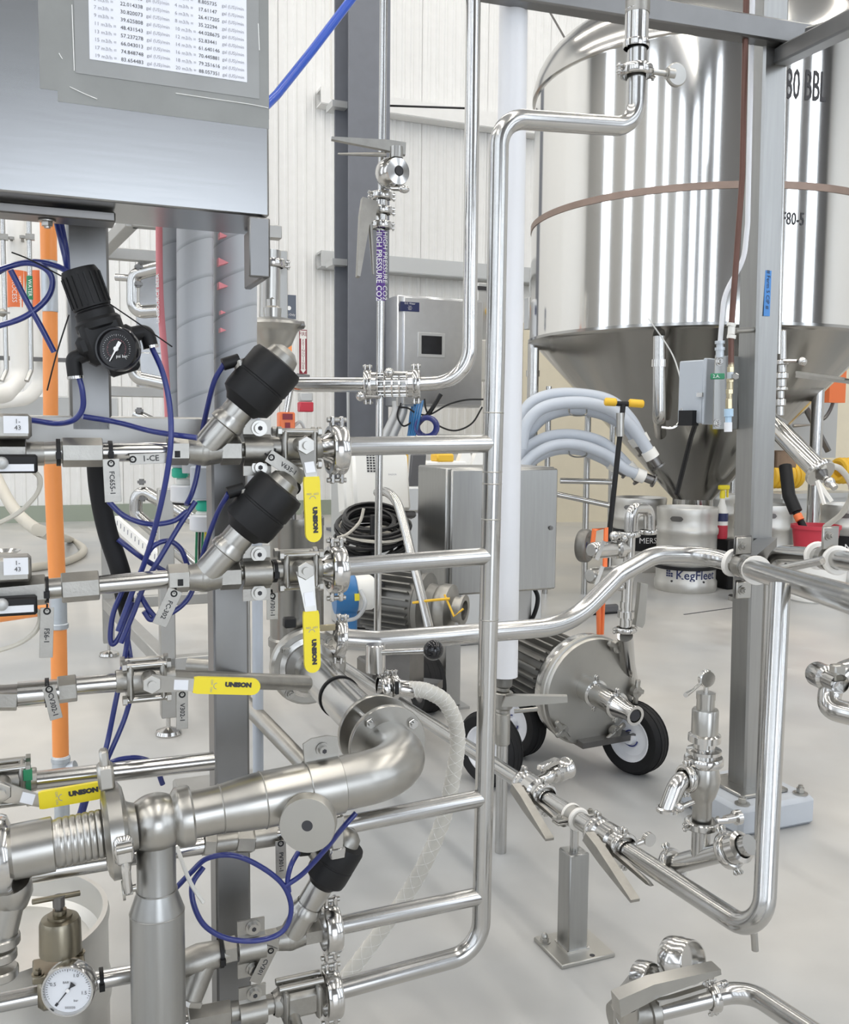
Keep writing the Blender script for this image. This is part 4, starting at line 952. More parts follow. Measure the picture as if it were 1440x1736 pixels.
# butterfly valves in the floor pipe
def inline_butterfly(label, px, wing=True):
    c = along(px); t = thing('butterfly_valve', label, 'valve', c)
    mb = MB(); mb.lathe(c, dirf, [(R1, -.055), (R1*1.25, -.05), (R1*1.25, -.045), (R1*1.7, -.04), (R1*1.7, -.028), (R1*1.35, -.022), (R1*1.75, -.016), (R1*1.75, .016), (R1*1.35, .022), (R1*1.7, .028), (R1*1.7, .04), (R1*1.25, .045), (R1, .055)], 26); finish('body', mb, 'polished', t)
    clamp_into(t, c+dirf*.045, dirf, ZZ, R1*1.75, .016, None)
    clamp_into(t, c-dirf*.045, dirf, ZZ, R1*1.75, .016, None)
    if wing:
        q = c+dirf*.05-side*R1*1.6
        mb = MB(); mb.cyl(c+dirf*.045, q-side*.02+ZZ*.01, .006, 10); mb.cyl(q-side*.028-dirf*.004+ZZ*.012, q-side*.028+dirf*.008+ZZ*.012, .014, 14); finish('wing_nut', mb, 'polished', t)
    hub = c+side*.045+ZZ*.004
    mb = MB(); mb.cyl(c, hub, .011, 12); finish('stem', mb, 'satin', t)
    # handle: a tapering channel drooping forward along the pipe
    fr = Fr(hub, (dirf*1.0+side*.10-ZZ*.20), ZZ)
    L = .17
    mb = MB(); mb.prism(fr, [(-.022, -.010), (-.014, .014), (.03, .012), (L, -.010), (L, -.016), (.05, -.016)], .020, 'xz', -.010); finish('lever', mb, 'cast', t, ang=25)
    fr2 = Fr(hub-side*.016, (dirf*1.0-side*.02-ZZ*.13), ZZ)
    mb = MB(); mb.prism(fr2, [(0, -.004), (0, .005), (L*.92, .004), (L, 0), (L*.92, -.004)], .008, 'xz', -.004); finish('trigger', mb, 'satin', t, ang=25)
    return t
inline_butterfly('butterfly valve in the floor pipe beyond the pipe stand', 905, False)
inline_butterfly('butterfly valve in the floor pipe with wing nut, nearest the bend', 1035, True)
# branch with capped coupling behind first valve
c = along(893); t = thing('capped_branch', 'short polished branch with coupling on the floor pipe behind the ladder', 'fitting', c)
q = P(958, 1303, c.y+.10)
ax = (q-c).normalized(); L = (q-c).length
mb = MB(); mb.lathe(c, ax, [(.012, 0), (.012, L*.45), (.017, L*.5), (.017, L*.6), (.022, L*.62), (.022, L*.70), (.018, L*.72), (.026, L*.76), (.026, L*.98), (.028, L), (.028, L*1.06), (.022, L*1.06), (.02, L)], 22); finish('coupling', mb, 'polished', t)
mb = MB(); mb.box(Fr(c+ax*L*.55+ZZ*.03, ax, ZZ), .07, .02, .015, b=.003); finish('clamp_latch', mb, 'polished', t)
# pipe stand
c = along(975); base = Vector((c.x, c.y, 0)); sfm = Fr(base, side, ZZ)
t = thing('pipe_stand', 'square stainless pipe stand with bolted base plate', 'stand', base)
sfu = Fr(base, UX, ZZ)
mb = MB(); mb.box(sfu, .135, .125, .010, (.005, 0, .005), b=.002); finish('base_plate', mb, 'plate_grey', t)
mb = MB(); mb.box(sfu, .050, .050, za-.085, (0, 0, .01+(za-.085)/2), b=.003); finish('upright', mb, 'brushed_vert', t)
mb = MB(); mb.box(sfu, .056, .056, .004, (0, 0, .012)); finish('weld', mb, 'polished', t)
mb = MB(); mb.cyl(base+ZZ*(za-.075), base+ZZ*(za-R1), .0095, 14); finish('rod', mb, 'tube_steel', t)
for (i, j) in ((-.05, .035), (.052, .045)):
    q = sfu(i, j, .010); mb = MB(); mb.hexa(q, q+ZZ*.010, .010); mb.sphere(q+ZZ*.012, .0078, 12, 8, sq=1.3); mb.cyl(q, q+ZZ*.002, .014, 12); finish('cap_nut', mb, 'satin', t)
mb = MB(); mb.cyl(sfu(.02, -.052, .0095), sfu(.02, -.052, .0105), .006, 10); finish('bolt_hole', mb, 'ink', t)
for k in (-1, 1):
    mb = MB(); mb.ring(c+dirf*.014*k, dirf, R1, R1*1.38, .010, 24, .003); finish('liner_ring', mb, 'white_ring', t)
mb = MB(); mb.ring(c, dirf, R1*1.02, R1*1.28, .026, 24); finish('saddle_band', mb, 'satin', t)
for k in (-1, 1):
    q = c+side*k*.037+ZZ*.002; mb = MB(); mb.box(Fr(q, side, ZZ), .03, .026, .005, b=.001); mb.box(Fr(q-ZZ*.007, side, ZZ), .03, .026, .005, b=.001); finish('ear', mb, 'satin', t); hexbolt(t, q+side*k*.004+ZZ*.002, ZZ, .006, .007)
# bypass and relief valve
ba = Gz(1112, 1474, .285); bb = P(1272, 1432, 1.63)
bdir = (bb-ba).normalized(); Lb = (bb-ba).length
t = thing('bypass_pipe', 'short polished bypass tee pipe carrying the relief valve', 'pipe', ba)
mb = MB(); mb.tube([ba, bb], R1*.95, 20); finish('pipe', mb, 'tube_steel', t)
tee = ba+bdir*(Lb*.50)
mb = MB(); mb.cyl(tee, tee+ZZ*.062, R1*.92, 20); finish('riser', mb, 'tube_steel', t)
clamp_into(t, ba+bdir*Lb*.20, bdir, ZZ, R1*1.65, .015)
clamp_into(t, ba+bdir*Lb*.80, bdir, ZZ, R1*1.75, .016, None)
mb = MB(); mb.lathe(ba+bdir*Lb*.88, bdir, [(R1*1.1, -.012), (R1*1.5, -.008), (R1*1.5, .01), (R1*1.1, .014)], 22); finish('ferrule', mb, 'polished', t)
q = ba+bdir*Lb*.22-ZZ*.045; mb = MB(); mb.cyl(q, q+UX*.03-ZZ*.012, .007, 10); mb.sphere(q+UX*.034-ZZ*.013, .011, 10, 8); finish('wing_nut', mb, 'polished', t)
rb = tee+ZZ*.066
t = thing('relief_valve', 'upright polished relief valve with ring and pull lever on top', 'valve', rb)
clamp_into(t, rb, ZZ, UX, R1*1.65, .014)
mb = MB(); mb.cyl(rb+UX*.03, rb+UX*.055-VY*.005, .006, 10); mb.lathe(rb+UX*.055, UX, [(0, 0), (.008, 0), (.009, .02), (.014, .024), (.014, .034), (0, .034)], 14); finish('clamp_bolt', mb, 'polished', t)
mb = MB(); mb.lathe(rb, ZZ, [(R1*.95, 0), (R1*.95, .045), (R1*1.25, .055), (.030, .075), (.032, .09), (.027, .112), (.025, .118)], 26); finish('bulb_body', mb, 'satin', t)
mb = MB(); mb.lathe(rb, ZZ, [(.034, .114), (.036, .117), (.036, .128), (.034, .131), (.022, .131), (.022, .138), (.032, .138), (.032, .144), (.020, .146), (.020, .160), (.030, .160), (.030, .172), (.0245, .175)], 26); finish('union', mb, 'polished', t)
mb = MB(); mb.lathe(rb, ZZ, [(.0245, .172), (.0245, .218), (.023, .221), (.0165, .221), (.0165, .240), (.0175, .240), (.0175, .252), (0, .252)], 24); finish('bonnet', mb, 'satin', t)
hd = rb+ZZ*.252
mb = MB(); mb.cyl(hd, hd+ZZ*.018, .005, 10); finish('stem', mb, 'polished', t)
mb = MB(); fdir = Vector((.3, -.95, 0)).normalized(); mb.cyl(hd+ZZ*.027-fdir*.006, hd+ZZ*.027+fdir*.006, .0165, 20, bev=.002); finish('cam_disc', mb, 'polished', t)
le = hd+ZZ*.020-UX*.012; mb = MB(); mb.tube([le, le-UX*.035-ZZ*.006-VY*.02, le-UX*.062-ZZ*.008-VY*.035], .0035, 10, radii=[.003, .003, .0045]); finish('pull_lever', mb, 'polished', t)
# side outlet elbow
so = rb+ZZ*.095
pe = [so-UX*.02, so-UX*.065-VY*.01, so-UX*.088-VY*.012-ZZ*.05]
mb = MB(); mb.tube(fillet(pe, .03, 10), .0165, 18); mb.lathe(pe[2]+ZZ*.006, -ZZ, [(.0165, 0), (.021, .002), (.021, .008), (.015, .008)], 18); finish('outlet_elbow', mb, 'polished', t)
clamp_into(t, so-UX*.042-VY*.005, UX, ZZ, .026, .014)
mb = MB(); q = so-UX*.045-ZZ*.035-VY*.03; mb.cyl(q, q-UX*.03-ZZ*.006, .005, 10); mb.sphere(q-UX*.03-ZZ*.006, .009, 10, 6); finish('wing_nut', mb, 'polished', t)
# pressure ring on riser to the left already part of valve

# ================================================================== valve and caps at the bottom right corner
t = thing('corner_valve', 'polished butterfly valve with broad lever at the bottom right corner', 'valve', P(1150, 1720, 1.45))
dc = 1.42
pa, pbb, pc = P(1075, 1722, dc), P(1265, 1676, dc+.04), P(1400, 1765, dc-.12)
mb = MB(); mb.tube(fillet([pa, pbb, pc], .05, 10), .0165, 20); finish('pipe', mb, 'tube_steel', t)
ax = (pbb-pa).normalized()
mb = MB(); mb.lathe(P(1068, 1722, dc), ax, [(0, -.03), (.024, -.03), (.029, -.02), (.029, .0), (.022, .01), (.022, .03), (.027, .032), (.027, .045), (.017, .05)], 24); finish('body', mb, 'cast', t)
hubp = P(1062, 1700, dc-.02)
mb = MB(); mb.cyl(P(1062, 1740, dc-.01), hubp, .020, 18); finish('stem_housing', mb, 'satin', t)
a = P(1056, 1695, dc-.03); b = P(1215, 1640, dc+.02); f = Fr(a, b-a, ZZ); L = (b-a).length
mb = MB(); mb.prism(f, [(-.012, -.018), (-.012, .012), (.05, .017), (L, .004), (L, -.005), (.06, -.006)], .026, 'xz', -.013); finish('lever', mb, 'satin', t, ang=25)
a2 = P(1115, 1700, dc-.03); b2 = P(1195, 1675, dc); f = Fr(a2, b2-a2, ZZ); mb = MB(); mb.box(f, (b2-a2).length, .010, .006, ((b2-a2).length/2, 0, 0)); finish('trigger', mb, 'polished', t)
clamp_into(t, P(1208, 1690, dc+.03), ax, ZZ, .024, .014)
mb = MB(); q = P(1228, 1668, dc+.03); mb.cyl(P(1212, 1672, dc+.03), q, .005, 10); mb.box(Fr(q, UX, ZZ), .014, .010, .010, b=.002); finish('wing_nut', mb, 'polished', t)
for k, (x, y, r, lab) in enumerate(((1156, 1628, .037, 'larger polished end cap behind the corner valve lever'), (1097, 1660, .030, 'smaller polished ring cap behind the corner valve lever'))):
    c = P(x, y, 1.58); ax2 = Vector((.62, -.72, .28)).normalized(); t2 = thing('end_cap', lab, 'cap', c-ZZ*r)
    if k == 0:
        mb = MB(); mb.lathe(c, ax2, [(0, -.024), (r, -.024), (r*1.04, -.018), (r*1.04, .0), (r, .002), (r, .022), (r*.96, .026), (r*.9, .026), (r*.85, .012), (0, .012)], 30); finish('cap_body', mb, 'polished', t2)
    else:
        mb = MB(); mb.lathe(c, ax2, [(0, -.015), (r, -.015), (r, .008), (r*.92, .014), (r*.78, .014), (r*.72, .004), (r*.5, .004), (r*.45, .010), (0, .010)], 28); finish('cap_body', mb, 'polished', t2)
    mb = MB(); g = Vector((c.x, c.y, 0)); mb.cyl(c-ax2*.02, c-ax2*.06-ZZ*.05, .014, 12); finish('neck', mb, 'tube_steel', t2)
# ================================================================== switch cabinet on its stand
q = P(757, 800, 3.70); f = Fr((q.x, q.y, 0), UX, ZZ)
zt = P(757, 793, 3.70).z; zb = P(757, 1011, 3.70).z; cw = .49; cdp = .30
t = thing('control_cabinet', 'square stainless control cabinet on a stand behind the white pipe', 'cabinet', f(cw/2, cdp/2, 0))
mb = MB(); mb.box(f, cw, cdp, zt-zb, (cw/2, cdp/2, (zt+zb)/2), b=.006); finish('body', mb, 'brushed_vert', t)
mb = MB(); mb.box(f, cw-.012, .018, zt-zb-.012, (cw/2+.008, -.012, (zt+zb)/2), b=.006); dr_ = finish('door', mb, 'brushed_vert', t)
mb = MB(); q = onface(934, 895, f, -.022); mb.cyl(q, q-VY*.006, .009, 14); mb.cyl(q-VY*.006, q-VY*.008, .004, 8); finish('lock', mb, 'dark_steel', dr_)
for (xx, yy) in ((.09, .15), (.42, .15)):
    mb = MB(); mb.box(f, .07, .07, zb-.01, (xx, yy, (zb-.01)/2+.01), b=.003); finish('leg', mb, 'skid_grey', t)
    mb = MB(); mb.box(f, .13, .13, .01, (xx, yy, .005)); finish('foot_plate', mb, 'skid_grey', t)
mb = MB(); mb.tube(spline([f(.46, .12, zb), f(.475, .1, zb-.05), f(.46, .1, zb-.12), f(.43, .13, zb-.2)]), .010, 8); finish('cable', mb, 'black_cable', t)
# ================================================================== front pump on wheels
pc_ = P(1003, 1172, 3.05); n = Vector((.46, -.88, -.06)).normalized()
t = thing('mobile_pump', 'wheeled pump with big round steel disc housing and finned motor', 'pump', Vector((pc_.x, pc_.y+.1, 0)))
PR = .180
mb = MB(); mb.lathe(pc_, n, [(0, -.075), (PR*.9, -.075), (PR, -.065), (PR, -.03), (PR*1.03, -.028), (PR*1.03, -.012), (PR, -.01), (PR, .0), (PR*.985, .006), (0, .006)], 56); finish('housing', mb, 'plate_grey', t)
mb = MB(); mb.lathe(pc_, n, [(PR*1.005, -.064), (PR*1.012, -.05), (PR*1.005, -.035)], 56); finish('rim_band', mb, 'polished', t)
nx, ny = perp(n)
kn = [(1040, 1086), (1078, 1168), (1042, 1250), (955, 1222)]
for k, (x, y) in enumerate(kn):
    r = ray(x, y); tt = (pc_-CAM_O).dot(n)/r.dot(n); q = CAM_O+r*tt; rd = (q-pc_).normalized(); q = pc_+rd*PR*.93
    ta = n.cross(rd)
    mb = MB(); mb.cyl(q, q+n*.035, .010, 10); mb.cyl(q+n*.016, q+n*.036, .020, 14); finish('knob_stem', mb, 'cast', t)
    fr = Fr(q+n*.030, ta, rd); mb = MB(); mb.box(fr, .085, .014, .018, (0, 0, 0), b=.004); mb.box(fr, .016, .014, .05, (0, 0, .005), b=.004); finish('wing_knob', mb, 'cast', t)
nz = [(0, .0), (.052, .0), (.052, .045), (.058, .05), (.058, .06), (.048, .065), (.046, .15), (.054, .155), (.054, .165), (.045, .17), (.034, .215), (.034, .24), (.040, .243), (.040, .25), (.028, .25), (.026, .21), (0, .20)]
s1 = P(1000, 1172, 3.05)
r = ray(992, 1165); tt = (pc_-CAM_O).dot(n)/r.dot(n); s0 = CAM_O+r*tt
e0 = P(1078, 1214, 2.80); nd = (e0-s0).normalized(); kk = (e0-s0).length/.25
mb = MB(); mb.lathe(s0, nd, [(r_*.78, h_*kk) for r_, h_ in nz], 26); finish('inlet_nozzle', mb, 'polished', t)
mb = MB(); mb.lathe(s0, nd, [(.018, .248*kk), (0, .2485*kk)], 20); finish('bore', mb, 'ink', t)
for hh in (.055, .16): clamp_into(t, s0+nd*hh*kk, nd, ZZ, .045 if hh < .1 else .041, .014)
# finned motor behind the disc
mo = pc_-n*.08
mb = MB(); mb.lathe(mo, -n, [(.150, 0), (.155, .02), (.13, .04), (.12, .06)], 36); finish('adapter_ring', mb, 'black_plastic', t)
mb = MB(); mb.lathe(mo, -n, [(.11, .05), (.11, .33), (.09, .35), (0, .35)], 32); mt = finish('motor_body', mb, 'motor_grey', t)
for k in range(26):
    a = 2*PI*k/26; rd = nx*math.cos(a)+ny*math.sin(a); mb = MB(); fr = Fr(mo-n*.19+rd*.122, n, rd); mb.box(fr, .26, .006, .032); finish('cooling_fin', mb, 'motor_grey', mt)
# outlet riser with elbow, clamp and double loop
ro = P(1062, 1128, 3.0)
mb = MB(); mb.tube([P(1072, 1170, 3.22), P(1064, 1125, 3.10), P(1060, 1078, 3.02)], .0255, 18); finish('outlet_pipe', mb, 'polished', t)
wax = Vector((-.72, -.69, 0)).normalized()
for k, (x, y, R_) in enumerate(((1075, 1245, .122), (874, 1262, .122))):
    g = P(x, y, 3.12 if k == 0 else 3.28); wheel(t, Vector((g.x, g.y, R_)), wax, R_, .075)
g0 = P(1050, 1245, 3.16); g1 = P(868, 1262, 3.3)
mb = MB(); mb.cyl(Vector((g0.x, g0.y, .122)), Vector((g1.x, g1.y, .122)), .014, 12); finish('axle', mb, 'dark_steel', t)
fr = Fr((pc_.x-.05, pc_.y+.22, .145), n, ZZ); mb = MB(); mb.box(fr, .5, .22, .02); finish('chassis', mb, 'dark_steel', t)
mb = MB(); mb.box(fr, .12, .12, .09, (-.02, 0, .04)); finish('motor_foot', mb, 'motor_grey', t)
# rear pair of wheel partly hidden by ladder
g = P(858, 1305, 2.75); wheel(t, Vector((g.x-.03, g.y+.25, .122)), wax, .122, .075)
# ================================================================== gooseneck valve tree over the pump
t = thing('gooseneck_tree', 'polished double gooseneck pipe with two clamp valves above the pump', 'pipe', P(1060, 1075, 3.02))
dg = 3.02
mb = MB(); mb.tube(fillet([P(1060, 1072, dg), P(1066, 960, dg), P(1070, 862, dg), P(1101, 862, dg+.06), P(1101, 903, dg+.06)], .028, 10), .0185, 18); finish('loop', mb, 'polished', t)
mb = MB(); mb.tube(fillet([P(1076, 903, dg+.14), P(1078, 870, dg+.14), P(1104, 870, dg+.16), P(1105, 903, dg+.16)], .022, 8), .012, 14); finish('inner_loop', mb, 'polished', t)
clamp_into(t, P(1060, 1068, dg), ZZ, UX, .034, .016)
clamp_into(t, P(1066, 906, dg), ZZ, UX, .034, .016)
clamp_into(t, P(1098, 902, dg+.06), ZZ, UX, .030, .014)
for k, (y, x0, x1) in enumerate(((935, 1002, 1066), (978, 1000, 1060))):
    a = P(x0, y-2, dg-.12); b = P(x1, y-4, dg); d_ = (b-a).normalized(); L = (b-a).length
    mb = MB(); mb.lathe(a, d_, [(0, .0), (.018, 0), (.024, .006), (.026, .02), (.026, L*.55), (.022, L*.6), (.022, L*.65), (.030, L*.67), (.030, L*.78), (.018, L*.8), (.018, L)], 20); finish('valve_body', mb, 'satin' if k else 'polished', t)
    p0, p1_ = P(x0+10, y+14, dg-.14), P(x0+22, y-18, dg-.13); mb = MB(); mb.box(Fr((p0+p1_)/2, p1_-p0, UX), (p1_-p0).length, .006, .012); finish('handle', mb, 'polished', t)
    q = P(x1-24, y-26 if k == 0 else y+14, dg-.05); mb = MB(); mb.sphere(q, .016, 12, 8); mb.cyl(q, q+Vector((.03, .02, .0)), .008, 8); mb.sphere(q+Vector((.035, .02, -.01)), .013, 10, 6); finish('wing_nut', mb, 'polished', t)
a, b = P(1086, 990, dg+.02), P(1078, 1062, dg+.02)
mb = MB(); fr = Fr((a+b)/2, UX, a-b); mb.prism(fr, [(-.012, -.065), (.015, -.075), (.024, -.06), (.028, .07), (.0, .075), (-.004, 0)], .02, 'xz', -.01); finish('handle_plate', mb, 'plate_grey', t)
for y, r_ in ((1020, .02), (1036, .028), (1050, .02)):
    mb = MB(); q = P(1062, y, dg); mb.cyl(q, q-ZZ*.02, r_, 16); finish('ferrule', mb, 'polished', t)
# ================================================================== rear pump cart, motor, cable coil, white drive
t = thing('rear_pump', 'dark grey finned pump motor on wheels behind the ladder pipes', 'pump', G(690, 1190))
mc = P(672, 1018, 3.35); ax = Vector((.9, -.35, -.06)).normalized(); ay, az = perp(ax)
mb = MB(); mb.lathe(mc, ax, [(0, -.12), (.08, -.12), (.095, -.1), (.095, .09), (.112, .10), (.115, .12), (.08, .13), (.075, .16), (0, .16)], 32); mt = finish('motor_body', mb, 'motor_grey', t)
for k in range(24):
    a = 2*PI*k/24; rd = ay*math.cos(a)+az*math.sin(a); mb = MB(); mb.box(Fr(mc-ax*.01+rd*.103, ax, rd), .18, .006, .028); finish('cooling_fin', mb, 'motor_grey', mt)
mb = MB(); mb.lathe(mc-ax*.12, -ax, [(.10, -.03), (.115, 0), (.115, .05), (.09, .075), (0, .078)], 28); finish('fan_cover', mb, 'grey_plastic', t)
fr = Fr(mc-ax*.06, ax, ZZ); mb = MB(); mb.box(fr, .12, .08, .06, (-.02, -.08, .05), b=.008); finish('terminal_box', mb, 'grey_plastic', t)
ph = mc+ax*.16
mb = MB(); mb.lathe(ph, ax, [(0, 0), (.075, 0), (.085, .02), (.085, .05), (.06, .06), (.045, .065), (.045, .09), (.055, .092), (.055, .10), (.035, .10), (.033, .07), (0, .06)], 28); finish('pump_head', mb, 'cast', t)
mb = MB(); mb.cyl(ph+ax*.068, ph+ax*.07, .033, 18); finish('inlet_bore', mb, 'ink', t)
for k, (x, y, d_) in enumerate(((724, 1168, 3.80), (690, 1150, 4.12), (603, 1062, 5.0))):
    g = P(x, y, d_); R_ = .115; wheel(t, Vector((g.x, g.y, R_)), Vector((-.93, -.36, 0)), R_, .09, 'dark_steel')
mb = MB(); mb.box(Fr((mc.x+.06, mc.y+.15, .20), ax*Vector((1, 1, 0)), ZZ), .22, .06, .03); finish('chassis', mb, 'dark_steel', t)
mb = MB(); mb.box(Fr((mc.x+.02, mc.y+.05, .30), ax*Vector((1, 1, 0)), ZZ), .12, .14, .16); finish('motor_foot', mb, 'dark_steel', t)
mb = MB(); mb.tube(spline([P(640, 835, 3.5), P(655, 834, 3.42), P(672, 850, 3.34), P(684, 885, 3.28), P(700, 950, 3.2), P(728, 1064, 3.1)]), .0165, 14); finish('push_handle', mb, 'tube_steel', t)
mb = MB(); mb.tube(spline([P(700, 1022, 3.14), P(730, 1018, 3.12), P(763, 1015, 3.12)]), .0045, 8); mb.tube([P(754, 1008, 3.13), P(770, 1045, 3.1), P(786, 1032, 3.1)], .004, 8); finish('yellow_strap', mb, 'yellow_deep', t)
# drip tray / box behind
mb = MB(); q = P(668, 1140, 4.3); mb.box(Fr((q.x, q.y, 0), UX, ZZ), .3, .2, .10, (0, 0, .05), b=.01); solo('black_tray', mb, 'dark_steel', 'dark steel tray under the rear pump motor', 'tray')
# cable coil
t = thing('cable_coil', 'big coil of black and tan power cable hung behind the rungs', 'cable', P(640, 935, 3.9))
cc = P(632, 905, 3.9); random.seed(3)
for k in range(26):
    z = .075-.15*k/25+random.uniform(-.012, .012); R_ = random.uniform(.13, .20)
    mb = MB(); axk = Vector((random.uniform(-.10, .10), random.uniform(-.1, .1)-.25, 1)); c_ = cc+Vector((random.uniform(-.02, .02), 0, z))
    pts = []; x_, y_ = perp(axk)
    for i in range(25):
        a = 2*PI*i/24; pts.append(c_+(x_*math.cos(a)*.75+y_*math.sin(a))*R_)
    mb.tube(pts, .0075, 6); finish('cable_turn', mb, 'beige_hose' if k % 4 == 2 and 6 < k < 22 else 'black_cable', t)
mb = MB(); mb.box(Fr(cc-Vector((-.01, .17, 0)), UX, ZZ), .02, .02, .19, b=.004); finish('tie_strap', mb, 'black_plastic', t)
mb = MB(); mb.tube(spline([P(617, 862, 3.6), P(610, 885, 3.6), P(590, 905, 3.6), P(572, 912, 3.6)]), .006, 8); finish('yellow_end', mb, 'beige_hose', t)
# white drive housing, tilted
a = P(637, 820, 4.2); f = Fr(a, UX*1+ZZ*-.02, ZZ+VY*.25-UX*.16)
t = thing('white_drive_unit', 'white variable speed drive with vent holes behind the rungs', 'drive', P(640, 870, 4.2))
mb = MB(); mb.box(f, .26, .12, .26, (.01, 0, .0), b=.012); mb.box(f, .045, .1, .25, (-.135, .02, 0), b=.008); finish('housing', mb, 'white_plastic', t)
for r_ in range(8):
    for c_ in range(3):
        mb = MB(); mb.box(f, .009, .004, .007, (-.052+c_*.014, -.061, .128-r_*.012)); finish('vent_slot', mb, 'ink', t)
mb = MB(); mb.box(f, .1, .1, .09, (.10, .03, -.06), b=.01); finish('side_box', mb, 'white_plastic', t)
mb = text_mb('BALDOR', f(.06, -.061, .03), f.x, -f.y, .010); finish('lettering', mb, 'ink_grey', t, False)
mb = MB(); mb.box(f, .3, .09, .03, (.02, .0, -.145), b=.008); mb.box(f, .14, .06, .04, (-.06, -.02, -.15), b=.01); finish('bracket', mb, 'grey_plastic', t)
mb = MB(); mb.box(f, .12, .05, .006, (.14, -.02, -.13)); finish('tray_lip', mb, 'skid_grey', t)
# stand leg under it
mb = MB(); a = P(692, 880, 4.0); mb.cyl(a, Vector((a.x, a.y, 0)), .012, 10); solo('drive_stand_leg', mb, 'white_pvc', 'thin white stand leg under the drive unit', 'leg stand')
# grey board and yellow bits behind, on a bench
mb = MB(); f = Fr(P(706, 815, 4.95), Vector((.75, .66, 0)), ZZ+UX*.35); mb.box(f, .1, .02, .28, b=.005); solo('grey_board', mb, 'grey_plastic', 'dark grey board leaning left of the control cabinet', 'board')
mb = MB(); f = Fr(P(680, 783, 5.0), UX, ZZ); mb.box(f, .06, .08, .22, (0, 0, -.06), b=.01); solo('yellow_tool', mb, 'yellow_deep', 'small yellow tool behind the white drive unit', 'tool')
mb = MB(); f = Fr(P(745, 780, 5.2), UX, ZZ); mb.box(f, .24, .2, .05, (0, 0, -.03), b=.006); mb.box(f, .2, .16, .1, (0, 0, -.09)); solo('white_tray', mb, 'hot_white', 'white tray behind the top of the control cabinet', 'tray')
mb = MB(); f = Fr(P(750, 776, 5.15), UX, ZZ); mb.box(f, .10, .1, .045, b=.008); solo('yellow_sponge', mb, 'yellow_deep', 'yellow sponge lying in the white tray', 'sponge')
for k, x in enumerate((788, 812)):
    f = Fr(P(x, 776, 5.2), UX, ZZ); mb = MB(); mb.prism(f, [(-.05, -.04), (.05, -.04), (.02, .035), (-.02, .035)], .05, 'xz', -.02); solo('white_funnel', mb, 'hot_white', ['white funnel behind the cabinet, the one next to the sponge', 'white funnel behind the cabinet, the one next to the ladder'][k], 'funnel')
mb = MB(); q = P(740, 900, 5.3); mb.box(Fr((q.x, q.y, 0), UX, ZZ), .95, .9, .86, (.02, 0.1, .43), b=.01); solo('work_bench', mb, 'trim_grey', 'grey bench standing behind the control cabinet', 'bench')
# blue flowmeter
t = thing('flow_meter', 'blue and silver flow meter head behind the second triclamp', 'meter', P(600, 1050, 2.75))
a = P(600, 1006, 2.75); d_ = Vector((.96, .25, .05)).normalized()
mb = MB(); mb.lathe(a, d_, [(0, -.06), (.055, -.06), (.06, -.05), (.06, .0), (.055, .005)], 28); finish('housing', mb, 'blue_paint', t)
mb = MB(); mb.lathe(a, d_, [(.052, .0), (.052, .05), (.045, .06), (0, .06)], 28); finish('cover', mb, 'white_plastic', t)
mb = MB(); mb.cyl(a-ZZ*.05-d_*.02, a-ZZ*.14-d_*.02, .03, 16); finish('neck', mb, 'blue_paint', t)
mb = MB(); mb.tube(spline([a+d_*.0-VY*.06+ZZ*.02, a+d_*.01-VY*.075-ZZ*.02, a-d_*.01-VY*.06-ZZ*.06, a-d_*.05-VY*.04-ZZ*.07]), .006, 8); finish('cable', mb, 'trim_grey', t)
mb = MB(); mb.box(Fr(a-VY*.062-d_*.01, d_, ZZ), .014, .006, .02); finish('tag_plate', mb, 'yellow', t)

# ================================================================== white downpipe with valve
dwp = 2.50
t = thing('white_pipe', 'white plastic downpipe standing right behind the steel ladder pipe', 'pipe', P(854, 1150, dwp))
mb = MB(); mb.tube([P(881, -700, dwp), P(855, 1146, dwp)], Wd(47, P(0, 0, dwp))/2, 28); finish('pipe', mb, 'white_pvc', t)
t = thing('downpipe_valve', 'steel valve with long lever under the white downpipe', 'valve', P(852, 1190, dwp))
for y0, y1, w, m in ((1147, 1163, 34, 'motor_grey'), (1163, 1172, 24, 'cast'), (1172, 1200, 36, 'cast'), (1200, 1208, 26, 'satin'), (1208, 1262, 26, 'plate_grey')):
    a, b = P(853, y0, dwp), P(852, y1, dwp); mb = MB(); mb.cyl(a, b, Wd(w, a)/2, 18, bev=.003); finish('collar', mb, m, t)
a = P(858, 1187, dwp-.05); b = P(962, 1184, dwp-.06); f = Fr(a, b-a, ZZ); L = (b-a).length
mb = MB(); mb.prism(f, [(-.012, -.014), (0, .012), (.02, .014), (L, .008), (L, -.008), (.03, -.016)], .022, 'xz', -.011); finish('lever', mb, 'plate_grey', t, ang=25)
a2 = P(872, 1206, dwp-.03); b2 = P(912, 1202, dwp-.03); mb = MB(); mb.cyl(a2, b2, .006, 10); finish('trigger', mb, 'satin', t)
mb = MB(); a = P(852, 1262, dwp); mb.cyl(a, Vector((a.x, a.y, 0.0)), .016, 14); finish('drain_leg', mb, 'tube_steel', t)
